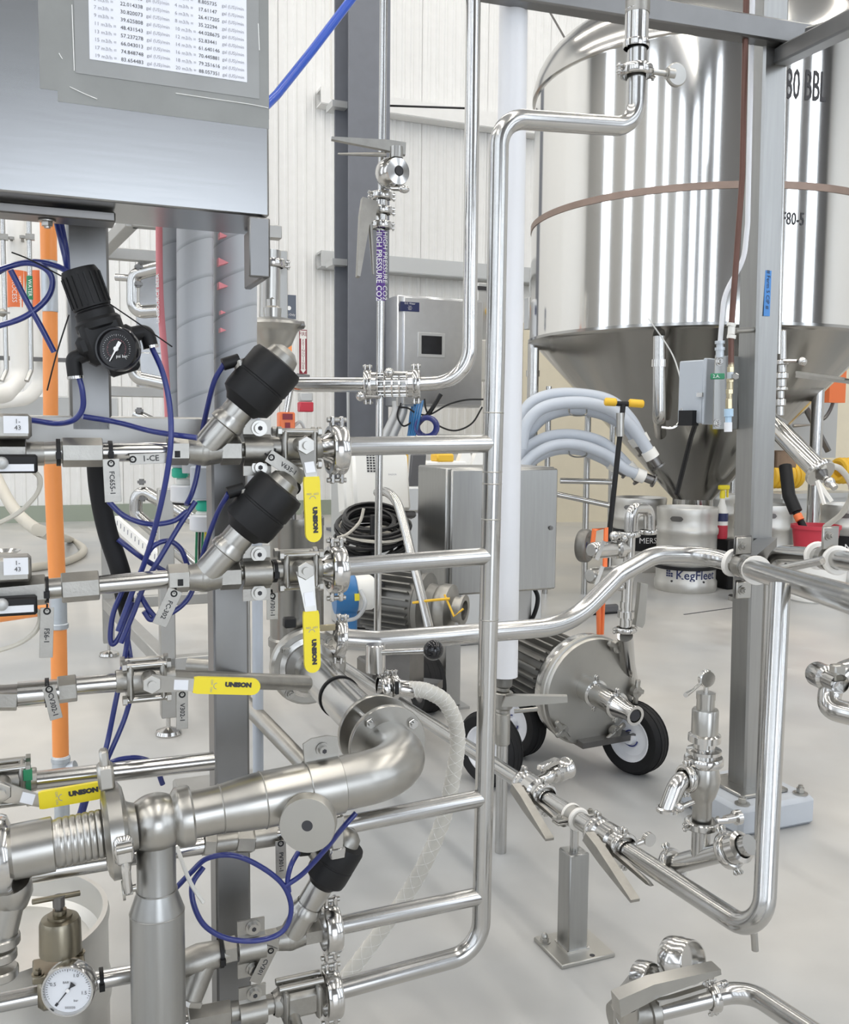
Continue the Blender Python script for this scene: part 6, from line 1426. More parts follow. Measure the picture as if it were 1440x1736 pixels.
def angle_valve(label, c, act, La=.095, ra=.042, s=1.0, fit=None, body_left=45, body_right=45):
    """angle-seat valve: threaded body along the row, inclined stem with black round actuator"""
    o = S(*c, 0); e = S(*act, -.02); ax = (e-o).normalized(); Lt = (e-o).length
    t = thing('angle_seat_valve', label, 'valve', o-ZZ*.03)
    mb = MB(); mb.lathe(o, UX, [(.014*s, -.052*s), (.020*s, -.024*s), (.024*s, .0), (.020*s, .024*s), (.014*s, .052*s)], 20); mb.sphere(o, .024*s, 18, 10); bd = finish('body', mb, 'cast', t)
    for k in (-1, 1): 
        mb = MB(); mb.hexa(o+UX*k*.024*s, o+UX*k*.056*s, .0225*s, x=ZZ); finish('hex_end', mb, 'cast', bd)
    mb = MB(); mb.lathe(o, ax, [(.022*s, 0), (.0235*s, .02*s), (.0235*s, Lt-La*.5+.01)], 24); finish('stem_tube', mb, 'satin', t)
    mb = MB(); mb.lathe(o, ax, [(.0235*s, .050*s), (.0275*s, .052*s), (.0275*s, .060*s), (.0245*s, .066*s), (.0245*s, .070*s)], 24); finish('gland_ring', mb, 'satin', t)
    h = La/2; pr = [(0, -h), (ra*.60, -h), (ra*.72, -h*.86), (ra*.96, -h*.70), (ra, -h*.5), (ra, h*.02), (ra*.97, h*.04), (ra*.97, h*.10), (ra, h*.12), (ra, h*.80), (ra*.93, h*.95), (ra*.6, h), (0, h)]
    mb = MB(); mb.lathe(e, ax, pr, 32); finish('actuator', mb, 'black_plastic', t)
    mb = MB(); mb.lathe(e, ax, [(ra*.62, h), (ra*.55, h+.012), (ra*.30, h+.020), (0, h+.022)], 24); finish('indicator_cap', mb, 'glass' if False else 'cast', t)
    if fit:
        a = S(*fit[0], -.02); b = S(*fit[1], -.02); mb = MB(); mb.cyl(e-ax*h*.5, b, .010, 12); finish('air_port', mb, 'cast', t)
        mb = MB(); mb.tube([b+(b-a)*.05, (a+b)/2, a], .0095, 12); finish('push_fitting', mb, 'black_plastic', t)
    return t
def saddle(label, xc, y0, yc, y1, w=47, mat_='cast'):
    """pipe bracket: ears above and below, half round hump over the pipe"""
    t = thing('pipe_saddle', label, 'bracket', S(xc, y1, -.01))
    q = S(xc, yc, 0); fr = Fr(q, UX, ZZ); w_ = Wd(w, q); zt = S(xc, y0, 0).z-q.z; zb = S(xc, y1, 0).z-q.z
    r_ = .021
    pts = [(zb, -.006), (-r_-.004, -.006)]+[(r_*math.sin(a), -r_*math.cos(a)-.004) for a in [(-1+2*i/10)*PI*.42 for i in range(11)]]+[(r_+.004, -.006), (zt, -.006)]
    mb = MB(); th = .004
    poly = [(y, z) for z, y in pts]+[(y+th, z) for z, y in reversed(pts)]
    mb.prism(fr, poly, w_, 'yz', -w_/2); finish('strap', mb, mat_, t, ang=30)
    for z in (zt-.013, zb+.013):
        p = fr(.003, -.006, z); mb = MB(); mb.cyl(p, p-VY*.003, .0125, 18); mb.cyl(p-VY*.003, p-VY*.009, .0085, 16); finish('cap_screw', mb, 'satin', t)
        mb = MB(); mb.hexa(p-VY*.009, p-VY*.0095, .004); finish('hex_socket', mb, 'ink', t)
    return t
def hexnip(t, xa, xb, y, rpx, m='cast', off=0, yb=None, name='hex_coupling'):
    a, b = S(xa, y, off), S(xb, y if yb is None else yb, off); mb = MB(); mb.hexa(a, b, Wd(rpx, a), x=ZZ); return finish(name, mb, m, t)
def pipe_seg(t, xa, ya, xb, yb, rpx, m='tube_steel', off=0, name='pipe', seg=20, off2=None):
    a, b = S(xa, ya, off), S(xb, yb, off if off2 is None else off2); mb = MB(); mb.cyl(a, b, Wd(rpx, a), seg); return finish(name, mb, m, t)
def zip_tie(t, x, y, rpx, tail=18):
    q = S(x, y, 0); mb = MB(); mb.ring(q, UX, Wd(rpx, q)*.98, Wd(rpx, q)*1.10, .006, 22); mb.box(Fr(q-VY*Wd(rpx, q)*1.1-ZZ*.004, UX, ZZ), .008, .007, .010); return finish('zip_tie', mb, 'black_plastic', t)
def plate_tag(label, body, x0, y0, x1, y1, wpx, off=-.028, size=.010, m='cast', up=False, flip=1):
    a, b = S(x0, y0, off), S(x1, y1, off); d_ = (b-a).normalized(); L_ = (b-a).length; w_ = Wd(wpx, a)
    t = thing('valve_tag', label, 'tag', b)
    fr = Fr((a+b)/2, d_, -VY); mb = MB(); mb.box(fr, L_, w_, .0012, b=.0003); finish('plate', mb, m, t)
    mb = MB(); q = a+d_*w_*.28; mb.torus(q-VY*.001, VY, .0042, .0012, 12, 6); mb.tube([q, q-d_*w_*.5-VY*-.006], .0016, 6); finish('tie', mb, 'black_plastic', t)
    mb = text_mb(body, fr(L_*.06, 0, .0008), d_*flip, -VY, size, bold=.0002); finish('stamped_text', mb, 'ink', t, False)
    return t

# ---- row 1
t = thing('row_pipe', 'topmost threaded pipe row with hex couplings left of its valve', 'pipe', S(180, 790, 0))
pipe_seg(t, -40, 770, 75, 769, 21, 'cast', name='sensor_body'); hexnip(t, -20, 45, 770, 26, 'cast')
pipe_seg(t, 75, 768, 105, 767, 19, 'satin', name='nipple'); hexnip(t, 105, 174, 767, 25); pipe_seg(t, 170, 767, 312, 765, 16.5); zip_tie(t, 99, 767, 21); zip_tie(t, 187, 766, 17); zip_tie(t, 298, 765, 17)
pipe_seg(t, 390, 763, 470, 761, 14, 'satin', name='nipple')
angle_valve('topmost angle seat valve with black actuator', (346, 764), (441, 651), .098, .0435, fit=((378, 618), (404, 610)))
saddle('pipe saddle bracket on the topmost row', 435, 712, 763, 806)
zt2 = thing('tie_band', 'black tie on the pipe between bracket and topmost ball valve', 'tie', S(458, 775, 0)); zip_tie(zt2, 459, 761, 17)
lever_valve('topmost ball valve with yellow lever hanging straight down', (503, 759), (518, 755), (528, 808), (532, 919))
mb = MB(); a, b = S(540, 758, 0), S(562, 758, 0); mb.lathe(a, b-a, [(.016, 0), (.018, .004), (.024, .018), (.034, .026)], 24); solo('ferrule', mb, 'polished', 'flared ferrule between topmost valve and its clamp', 'ferrule')
tri_clamp('hinged pipe clamp on the topmost ladder rung', S(571, 763, 0), UX, ZZ, .041, .026)
plate_tag('hanging steel tag stamped FC655-1 on the topmost row', 'FC655-1', 188, 778, 192, 851, 27)
plate_tag('steel tag lying along the topmost pipe', '1-CE', 220, 779, 283, 776, 18, size=.012)
plate_tag('slanted steel tag stamped V635-1 under the topmost valve', 'V635-1', 455, 772, 516, 812, 23, off=-.03)
# transmitter bodies
def switch_body(label, y):
    t = thing('flow_switch', label, 'sensor', S(20, y+35, -.03))
    sbox('head', 15, y-42, -.02, .060, .05, .036, 'cast', t, .005)
    mb = MB(); mb.box(Fr(S(27, y-45, -.048), UX, ZZ), .032, .002, .024); pl_ = finish('label_plate', mb, 'dial_white', t)
    mb = text_mb('1-\n43', S(30, y-45, -.050), UX, -VY, .009); finish('lettering', mb, 'ink', pl_, False)
    sbox('black_module', 20, y+21, -.025, .068, .035, .026, 'black_plastic', t, .003)
    mb = MB(); mb.box(Fr(S(25, y+28, -.044), UX, ZZ), .05, .002, .010); finish('rating_label', mb, 'dial_white', t)
    mb = MB(); mb.sphere(S(3, y+20, -.045), .009, 12, 8); finish('knob', mb, 'trim_grey', t)
    return t
switch_body('flow switch body at the left end of the topmost row', 765)
switch_body('flow switch body at the left end of the second row', 1005)
# ---- row 2
t = thing('row_pipe', 'second threaded pipe row with hex couplings', 'pipe', S(180, 1010, 0))
pipe_seg(t, -40, 1010, 75, 1001, 21, 'cast', name='sensor_body'); hexnip(t, -20, 78, 1008, 27, 'cast', yb=999)
pipe_seg(t, 76, 999, 106, 996, 18, 'satin', name='nipple'); hexnip(t, 104, 168, 997, 26, yb=992); pipe_seg(t, 165, 992, 312, 979, 16.5); zip_tie(t, 79, 1000, 21); zip_tie(t, 303, 980, 18)
pipe_seg(t, 390, 972, 470, 967, 14, 'satin', name='nipple')
angle_valve('second angle seat valve with black actuator', (346, 978), (444, 864), .098, .0435, fit=((386, 836), (412, 828)))
saddle('pipe saddle bracket on the second row', 434, 925, 971, 1017)
zt2 = thing('tie_band', 'black tie on the pipe left of the second ball valve', 'tie', S(464, 980, 0)); zip_tie(zt2, 465, 968, 18)
lever_valve('second ball valve with yellow lever hanging down to the flange', (506, 965), (517, 967), (527, 1036), (530, 1140))
mb = MB(); a, b = S(541, 963, 0), S(562, 962, 0); mb.lathe(a, b-a, [(.016, 0), (.018, .004), (.024, .018), (.032, .024)], 24); solo('ferrule', mb, 'polished', 'flared ferrule between second valve and its clamp', 'ferrule')
tri_clamp('hinged pipe clamp on the second ladder rung', S(570, 965, 0), UX, ZZ, .040, .026)
plate_tag('slanted steel tag hanging from the second row by its zip tie', 'FC-302', 298, 1000, 270, 1060, 25, off=-.02)
plate_tag('hanging steel tag stamped FS6 in front of the orange pipe', 'FS6-1', 80, 1030, 78, 1115, 22, off=-.03)
plate_tag('steel tag hanging behind the second bracket', 'V301-1', 462, 1005, 462, 1050, 20, off=.01)
mb = MB(); q = S(497, 827, -.02); mb.cyl(q-VY*-.006, q-VY*.008, .011, 18); solo('black_button', mb, 'black_plastic', 'round black button cap beside the second actuator', 'cap')
# ---- row 3 (horizontal lever)
t = thing('row_pipe', 'third pipe row with union leading into the third ball valve', 'pipe', S(100, 1195, 0))
pipe_seg(t, -40, 1184, 80, 1175, 20, 'dark_steel', name='check_valve'); hexnip(t, -10, 30, 1183, 23, 'cast'); pipe_seg(t, 30, 1178, 100, 1172, 22, 'tube_steel', name='union'); hexnip(t, 98, 130, 1170, 24, 'cast', yb=1166); pipe_seg(t, 128, 1163, 205, 1156, 16.5); zip_tie(t, 80, 1174, 23)
pipe_seg(t, 285, 1150, 520, 1158, 16, 'cast', off=.0, off2=.20)
lever_valve('third ball valve with yellow lever pointing right', (247, 1151), (257, 1159), (328, 1161), (441, 1164))
plate_tag('hanging steel tag stamped CV302-1 before the orange pipe', 'CV302-1', 82, 1163, 96, 1219, 21, off=-.035)
plate_tag('hanging steel tag stamped V302-1 under the yellow lever', 'V302-1', 309, 1172, 309, 1236, 20, off=-.01)
# ---- row 4
t = thing('row_pipe', 'fourth pipe row ending against the main skid post', 'pipe', S(200, 1330, 0))
pipe_seg(t, 40, 1326, 362, 1290, 17); pipe_seg(t, 0, 1331, 45, 1326, 21, 'cast', name='socket')
lever_valve('ball valve at the left edge with yellow lever tilted up', (8, 1327), (2, 1342), (66, 1357), (180, 1337), off=-.06)
mb = MB(); q = S(48, 1322, 0); mb.ring(q, UX, .019, .0215, .008, 20); mb.box(Fr(q-VY*.022+ZZ*.016, UX, ZZ), .012, .008, .016); solo('green_tie', mb, 'green', 'dark green tie round the pipe beside the left edge valve', 'tie')
# ---- row 5 (behind the big pipe)
t = thing('row_pipe', 'fifth pipe row passing behind the big ball tee', 'pipe', S(150, 1490, .03))
pipe_seg(t, -40, 1497, 205, 1455, 18, off=.03); pipe_seg(t, 200, 1455, 345, 1433, 16, off=.03); hexnip(t, 345, 365, 1430, 22, off=.03); pipe_seg(t, 362, 1430, 405, 1424, 17, 'cast', off=.03); hexnip(t, 400, 430, 1425, 22, 'cast', off=.03); pipe_seg(t, 430, 1421, 470, 1415, 19, 'cast', off=.03); pipe_seg(t, 455, 1417, 580, 1400, 15, off=.03, off2=0)
plate_tag('hanging steel tag stamped PV301-1 behind the round disc', 'PV301-1', 476, 1425, 477, 1490, 19, off=.0)
# ---- row 6
t = thing('row_pipe', 'sixth pipe row from the brass regulator through the strainer', 'pipe', S(180, 1700, 0))
pipe_seg(t, -40, 1708, 80, 1683, 17); pipe_seg(t, 150, 1664, 320, 1634, 16); zip_tie(t, 172, 1660, 18); pipe_seg(t, 370, 1612, 490, 1590, 15, 'cast')
t = thing('y_strainer', 'cast Y strainer on the sixth pipe row beside the big vertical pipe', 'strainer', S(330, 1690, 0))
a = S(345, 1628, 0); mb = MB(); mb.lathe(S(300, 1638, 0), S(390, 1610, 0)-S(300, 1638, 0), [(.019, 0), (.021, .01), (.025, .035), (.021, .065), (.019, .085)], 20); finish('body', mb, 'cast', t)
b = S(322, 1690, -.01); mb = MB(); mb.cyl(a, b, .023, 20, .021); finish('strainer_leg', mb, 'cast', t); d_ = (b-a).normalized(); mb = MB(); mb.hexa(b, b+d_*.010, .024); finish('hex_cap', mb, 'satin', t)
hx = thing('hex_union', 'labelled hex union between strainer and lower bracket', 'union', S(390, 1640, 0)); hexnip(hx, 378, 400, 1612, 24, 'cast', yb=1607); zip_tie(hx, 374, 1614, 24)
saddle('pipe saddle bracket on the sixth row', 425, 1556, 1604, 1652, 48)
angle_valve('lowest angle seat valve with black actuator behind the disc', (492, 1588), (566, 1463), .084, .036, .92, fit=((508, 1442), (528, 1440)))
tri_clamp('hinged pipe clamp on the fourth ladder rung', S(560, 1574, 0), UX, ZZ, .042, .026)
# ---- row 7
t = thing('row_pipe', 'lowest pipe row at the bottom edge', 'pipe', S(340, 1730, 0)); pipe_seg(t, 280, 1740, 325, 1731, 13); hexnip(t, 318, 390, 1729, 23, 'cast', yb=1715); pipe_seg(t, 388, 1716, 470, 1700, 17, 'cast')
saddle('pipe saddle bracket on the lowest row', 427, 1668, 1713, 1756, 48)
o = S(508, 1692, 0)
t = thing('ball_valve', 'lowest ball valve without lever grip, above the bottom edge', 'valve', o-ZZ*.03)
fr = Fr(o, UX, ZZ)
mb = MB(); mb.box(fr, .075, .05, .045, b=.008); mb.lathe(o, UX, [(.018, -.046), (.022, -.04), (.022, .04), (.018, .046)], 18); finish('body', mb, 'cast', t)
for k in (-1, 1): 
    mb = MB(); mb.cyl(fr(-.038, -.012*k, .030), fr(.038, -.012*k, .030+0*k), .0058, 10); finish('tie_bolt', mb, 'satin', t)
    mb = MB(); mb.box(fr, .010, .058, .056, (k*.028, 0, 0), b=.004); finish('end_flange', mb, 'cast', t)
mb = MB(); mb.cyl(fr(-.016, -.02, -.018), fr(-.016, -.05, -.026), .011, 14); mb.hexa(fr(-.016, -.045, -.026), fr(-.016, -.056, -.028), .013); finish('stem', mb, 'satin', t)
tri_clamp('hinged pipe clamp on the lowest ladder rung', S(561, 1684, 0), UX, ZZ, .042, .026)
plate_tag('slanted steel tag between the two lowest brackets', 'CV301', 462, 1606, 432, 1666, 22, off=-.02)

# ================================================================== big foreground pipe
OF = -.13
def B(x, y): return S(x, y, OF)
K = B(712, 1308)
tc = B(264, 1394)
tdir = (B(560, 1332)-tc).normalized()
tdir = UX*1.0 + ZZ*tdir.z*0.0
tdir = (B(560, 1332)-tc).normalized()
Kp = tc+tdir*((B(706, 1300)-tc).dot(tdir))
t = thing('main_elbow_pipe', 'thick satin pipe with reducer and wide elbow in the foreground', 'pipe', Kp-ZZ*.05)
pts = fillet([tc+tdir*.03, tc+tdir*.10, tc+tdir*.155, Kp, Kp+VY*.16+ZZ*.005], [.5, .5, .095], 12)
rad = []
for q in pts:
    dd = (q-tc).dot(tdir) if (q-tc).dot(VY) < .03 else 1
    rad.append(.0345 if dd < .09 else (.0345+(.0415-.0345)*min(1, (dd-.09)/.055)))
mb = MB()
# resample the straight part for the reducer
P0 = [tc+tdir*x for x in (.03, .088, .096, .12, .145, .153, .18)]
R0_ = [.0345, .0345, .0352, .0385, .0410, .0415, .0415]
rest = fillet([tc+tdir*.18, Kp, Kp+VY*.135-ZZ*.004], .090, 16)[1:]
mb.tube(P0+rest, .0415, 36, radii=R0_+[.0415]*len(rest)); finish('pipe', mb, 'satin', t)
for x in (.093, .155): mb = MB(); mb.torus(tc+tdir*x, tdir, .0350 if x < .1 else .0415, .0012, 36, 6); finish('weld_bead', mb, 'cast', t)
# flanged connection going back
VE = (VY+ZZ*.03).normalized(); E0 = Kp+VY*.135-ZZ*.004
t = thing('flanged_joint', 'pair of round bolted steel flanges behind the wide elbow', 'flange', E0-ZZ*.07)
FRr = .069
for k, o_ in enumerate((.0, .062)):
    mb = MB(); mb.lathe(E0+VE*o_, VE, [(.040, -.006), (FRr*.985, -.006), (FRr, -.004), (FRr, .004), (FRr*.985, .006), (.040, .006)], 44, closed=True); finish('flange_plate', mb, 'satin', t)
mb = MB(); mb.cyl(E0, E0+VE*.062, .043, 28); finish('neck', mb, 'satin', t)
x_ = UX; y_ = VE.cross(x_)
for k in range(4):
    a = math.radians(52+90*k); rd = x_*math.cos(a)+y_*math.sin(a)
    p = E0+rd*FRr*.80; mb = MB(); mb.cyl(p-VE*.018, p+VE*.078, .0052, 10); mb.hexa(p-VE*.013, p-VE*.006, .0095); mb.hexa(p+VE*.068, p+VE*.075, .0095); finish('stud', mb, 'polished', t)
t = thing('spool_pipe', 'wide polished spool pipe between the flanges and the filter', 'pipe', E0+VE*.3-ZZ*.05)
S0 = E0+VE*.068; S1 = E0+VE*.50
mb = MB(); mb.cyl(S0, S1, .040, 32); finish('pipe', mb, 'tube_steel', t)
mb = MB(); mb.ring(S0+VE*.21, VE, .0395, .0425, .008, 32); finish('seal_band', mb, 'black_rubber', t)
mb = MB(); mb.lathe(S1, VE, [(.040, -.02), (.056, -.012), (.056, .0), (.045, .004)], 32); finish('collar', mb, 'satin', t)
t = thing('filter_flange', 'large dark flange with bolts at the foot of the filter vessel', 'flange', S1-ZZ*.08)
mb = MB(); mb.lathe(S1, VE, [(0, 0), (.080, .0), (.086, .006), (.086, .022), (.08, .028), (0, .028)], 40); finish('flange_plate', mb, 'satin', t)
mb = MB(); mb.lathe(S1, VE, [(.05, -.004), (.068, -.002), (.07, .003)], 36); finish('gasket_ring', mb, 'polished', t)
for k in range(4):
    a = math.radians(38+90*k); rd = x_*math.cos(a)+y_*math.sin(a); hexbolt(t, S1+rd*.071, -VE, .008, .010)
# filter vessel
vb = S1+VE*.11; vz = vb.z
t = thing('filter_vessel', 'upright cylindrical stainless filter vessel behind the yellow levers', 'vessel', vb-ZZ*.05)
hv = P(515, 877, vb.y).z
mb = MB(); mb.lathe((vb.x, vb.y, 0), ZZ, [(0, vz-.07), (.05, vz-.07), (.062, vz-.05), (.062, vz+.02), (.066, vz+.025), (.066, vz+.04), (.0615, vz+.045), (.0615, hv-.02), (.0625, hv-.018), (.0625, hv), (0, hv)], 40); finish('shell', mb, 'dark_satin', t)
for k in range(6):
    a = 2*PI*k/6+.3; p = Vector((vb.x+.052*math.cos(a), vb.y+.052*math.sin(a), hv)); hexbolt(t, p, ZZ, .006, .010, 'lid_bolt')
mb = MB(); mb.cyl(Vector((vb.x-.005, vb.y-.03, hv)), Vector((vb.x-.005, vb.y-.03, hv+.065)), .008, 12); finish('lid_pin', mb, 'dark_steel', t)
mb = MB(); mb.cyl(vb+UX*.03, PP[0]+UX*.02, .024, 18); finish('outlet_neck', mb, 'satin', t)
tri_clamp('pipe clamp joining the product pipe to the filter vessel', P(577, 1083, 2.06), PP[1]-PP[0], ZZ, .042, .022)
t = thing('square_plug', 'square black plug beside the foot of the filter vessel', 'plug', P(489, 1070, 2.0)); mb = MB(); mb.box(Fr(P(491, 1055, 1.98), UX, ZZ), .026, .022, .022, b=.003); finish('block', mb, 'black_plastic', t)
mb = MB(); mb.box(Fr(P(556, 1064, 2.0), UX, ZZ), .034, .004, .014, b=.001); solo('amber_label', mb, 'brass', 'amber label plate on the filter foot', 'label')
# grey sloping pipe behind
mb = MB(); mb.tube(fillet([P(318, 1128, 1.95), P(372, 1132, 1.95), P(400, 1175, 1.92), P(530, 1310, 1.75)], .03), .0165, 16); solo('sloping_pipe', mb, 'cast', 'dull grey pipe sloping down behind the main skid post', 'pipe')
# tee with ball body
t = thing('ball_tee', 'round bodied tee fitting on the thick vertical pipe', 'fitting', tc-ZZ*.05)
mb = MB(); mb.sphere(tc, .0415, 36, 20, ax=tdir, sq=1.05); finish('ball', mb, 'satin', t)
mb = MB(); mb.lathe(tc, tdir, [(.030, .02), (.0425, .030), (.0435, .034), (.0435, .048), (.041, .051), (.0345, .052)], 36); finish('outlet_collar', mb, 'satin', t)
mb = MB(); mb.lathe(tc, -tdir, [(.030, .02), (.036, .035), (.040, .040), (.050, .046), (.050, .052), (.03, .054)], 36); finish('inlet_collar', mb, 'satin', t)
t = thing('vertical_drop_pipe', 'thick brushed vertical pipe dropping from the ball tee', 'pipe', Vector((tc.x, tc.y, 0)))
mb = MB(); mb.lathe(tc, -ZZ, [(.0275, .02), (.0275, .098), (.0285, .102), (.0375, .128), (.0385, .134), (.0385, tc.z)], 40); finish('pipe', mb, 'brushed_vert', t)
for z in (.100, .132): mb = MB(); mb.torus(tc-ZZ*z, ZZ, .0285 if z < .11 else .0382, .001, 36, 6); finish('weld_bead', mb, 'cast', t)
# clamp at the tee inlet
ci = tc-tdir*.055
t = thing('heavy_clamp', 'large hinged clamp with latch left of the ball tee', 'clamp', ci-ZZ*.07)
mb = MB(); mb.lathe(ci, tdir, [(.046, -.016), (.058, -.014), (.066, -.009), (.066, .009), (.058, .014), (.046, .016)], 40, closed=True); finish('clamp_band', mb, 'satin', t)
fr = Fr(ci, tdir, ZZ)
mb = MB(); mb.box(fr, .026, .012, .04, (.006, -.066, -.002), b=.005); mb.box(fr, .012, .014, .06, (.006, -.064, -.035), b=.004); finish('latch', mb, 'polished', t)
mb = MB(); mb.cyl(fr(-.004, -.073, .004), fr(.016, -.073, .004), .007, 12); finish('latch_pin', mb, 'satin', t)
mb = MB(); mb.box(fr, .022, .03, .035, (-.006, .0, .082), b=.004); mb.box(fr, .012, .02, .04, (-.006, 0, .10), b=.003); finish('hinge_lug', mb, 'satin', t)
hexbolt(t, fr(-.0, -.03, -.075), tdir, .009, .014)
# hose adaptor and coupling to the left
t = thing('threaded_adaptor', 'ribbed threaded adaptor and socket at the left edge', 'adaptor', tc-tdir*.14-ZZ*.04)
pr = [(.046, .062), (.046, .066)]
th = [(.0325, .070)]
for k in range(7): th += [(.0325, .072+k*.0085), (.0335, .074+k*.0085), (.0335, .078+k*.0085), (.0322, .080+k*.0085)]
mb = MB(); mb.lathe(tc, -tdir, [(.050, .058), (.050, .064), (.034, .068)]+th+[(.0315, .134), (.0315, .137)], 36); finish('threaded_sleeve', mb, 'satin', t)
mb = MB(); mb.lathe(tc, -tdir, [(.031, .135), (.037, .137), (.037, .190), (.03, .192)], 36); finish('socket', mb, 'satin', t)
mb = MB(); mb.lathe(tc, -tdir, [(.037, .188), (.050, .192), (.053, .198), (.053, .24), (.048, .246), (.04, .25)], 36); finish('coupling', mb, 'polished', t)
# bracket strap and round disc port
t = thing('strap_bracket', 'strap bracket with bolted ear over the thick pipe', 'bracket', tc+tdir*.26)
sc = tc+tdir*.250; fr = Fr(sc, tdir, ZZ)
mb = MB(); mb.ring(sc, tdir, .041, .0445, .052, 40, .001); finish('strap', mb, 'satin', t)
mb = MB(); mb.prism(fr, [(-.027, .030), (.027, .030), (.027, .074), (.012, .079), (-.014, .079), (-.027, .073)], .004, 'xz', .0); finish('ear', mb, 'satin', t, ang=30)
p = fr(.002, -.001, .060); mb = MB(); mb.cyl(p, p-VY*.003, .0105, 18); mb.cyl(p-VY*.003, p-VY*.011, .0072, 16); finish('cap_screw', mb, 'satin', t); mb = MB(); mb.hexa(p-VY*.011, p-VY*.0115, .0038); finish('hex_socket', mb, 'ink', t)
dc_ = S(521, 1400, OF-.075); pa0 = tc+tdir*.235
dax = (Vector((-.02, -1, 0.02))).normalized()
t = thing('round_port', 'flat round steel port disc with centre hole on the thick pipe', 'port', dc_-ZZ*.05)
dr_ = Wd(50, dc_)
mb = MB(); mb.lathe(dc_, dax, [(.009*.9, .0005), (dr_*.97, .0), (dr_, -.003), (dr_, -.022), (dr_*.9, -.026), (dr_*.80, -.028), (0, -.03)], 44); finish('disc', mb, 'plate_grey', t)
mb = MB(); mb.cyl(dc_-dax*.001, dc_+dax*.0004, .0085, 20); finish('bore', mb, 'ink', t)
mb = MB(); mb.cyl(dc_-dax*.025, pa0-ZZ*.02, dr_*.78, 30); finish('stub', mb, 'satin', t)
mb = MB(); q = S(572, 1425, -.06); fr = Fr(q, UX, ZZ); mb.box(fr, .022, .010, .066, (0, 0, .01), b=.003); mb.box(fr, .026, .014, .02, (0, 0, -.02), b=.003); solo('latch_clip', mb, 'polished', 'bright latch clip right of the round port disc', 'clip')
# fork clamp at the far left edge
t = thing('fork_handle', 'cast eye and stem fitting at the lower left edge', 'fitting', S(5, 1620, -.10))
q = S(18, 1505, -.12); mb = MB(); mb.lathe(q, Vector((.05, -.35, 1)), [(0, .012), (.026, .012), (.028, .006), (.028, -.01), (.02, -.03), (.0, -.032)], 24); finish('eye', mb, 'satin', t); mb = MB(); mb.cyl(q+ZZ*.0125-VY*.004, q+ZZ*.0135-VY*.004, .008, 14); finish('eye_hole', mb, 'ink', t)
mb = MB(); mb.cyl(q-ZZ*.02, S(2, 1600, -.12), .018, 18); finish('stem', mb, 'satin', t)
for y, r_ in ((1585, .026), (1610, .022), (1640, .024)): mb = MB(); a = S(0, y, -.12); mb.cyl(a, a-ZZ*.014, r_, 18, bev=.002); finish('ring', mb, 'satin', t)
# ================================================================== brass regulator with white gauge
t = thing('brass_regulator', 'bronze pressure regulator with T handle and white round gauge', 'regulator', S(110, 1700, -.02))
a = S(103, 1608, -.01)
zt_ = S(103, 1562, -.01)
mb = MB(); mb.lathe(S(103, 1612, -.01), ZZ, [(0, 0), (.031, 0), (.030, .045), (.027, .052), (.018, .054), (.018, .058), (.010, .059), (.010, .066), (0, .066)], 28); finish('bonnet', mb, 'bronze', t)
mb = MB(); q = S(100, 1545, -.01); mb.cyl(q-ZZ*.02, q+ZZ*.012, .006, 14); mb.cyl(q+ZZ*.008, q+ZZ*.024, .0088, 14); finish('spindle', mb, 'dark_steel', t)
h0, h1 = S(55, 1529, -.02), S(135, 1514, .0); mb = MB(); mb.cyl(h0, h1, .0042, 10); finish('cross_handle', mb, 'bronze', t)
q = S(100, 1640, -.005); mb = MB(); mb.box(Fr(q, UX, ZZ), .075, .055, .012, b=.002); mb.box(Fr(q, UX, ZZ), .062, .05, .05, (-.0, 0, -.03), b=.008); finish('body', mb, 'bronze', t)
for (i, j) in ((-.03, -.02), (.03, -.02), (.03, .02)): hexbolt(t, Fr(q, UX, ZZ)(i, j, .006), ZZ, .006, .008, 'bolt', 'bronze')
gc = S(117, 1676, -.055); gn = Vector((.06, -1, .06)).normalized(); gr = Wd(47, gc)
mb = MB(); mb.cyl(gc-gn*.03, gc, gr*.5, 20); finish('gauge_neck', mb, 'bronze', t)
mb = MB(); mb.lathe(gc, gn, [(0, -.016), (gr*.95, -.016), (gr, -.010), (gr, .005), (gr*.96, .009), (gr*.90, .009), (gr*.86, .003), (0, .003)], 44); gg = finish('gauge_case', mb, 'polished', t)
mb = MB(); mb.lathe(gc, gn, [(gr*.86, .0034), (0, .0036)], 40); dl = finish('dial_face', mb, 'dial_white', gg)
x1 = ZZ.cross(gn).normalized(); zz1 = gn.cross(x1)
dial(gg, gc, gn, gr*.83, 225, -45, 40, 'ink', 10, .0042)
needle(gg, gc, gn, 232, -gr*.34, -gr*.12, gr*.12, gr*.02, 'ink', .0055); needle(gg, gc, gn, 232, -gr*.12, gr*.70, gr*.03, gr*.012, 'ink', .0055)
needle(gg, gc, gn, 232, gr*.62, gr*.76, gr*.05, gr*.05, 'ink', .0056)
mb = MB(); mb.cyl(gc+gn*.005, gc+gn*.007, gr*.075, 16); finish('hub', mb, 'white_ink', gg)
for s_, a_, r_ in (('0.5', 158, .60), ('1.0', 62, .62), ('1.5', -12, .60), ('BAR', 105, .30), ('bar', -55, .5), ('AFRISO', -84, .68)):
    aa = math.radians(a_); mb = text_mb(s_ if s_ != 'AFRISO' else '502020', gc+gn*.0042+(x1*math.cos(aa)+zz1*math.sin(aa))*gr*r_, x1, gn, gr*.19 if s_[0].isdigit() else gr*.13); finish('lettering', mb, 'ink', gg, False)
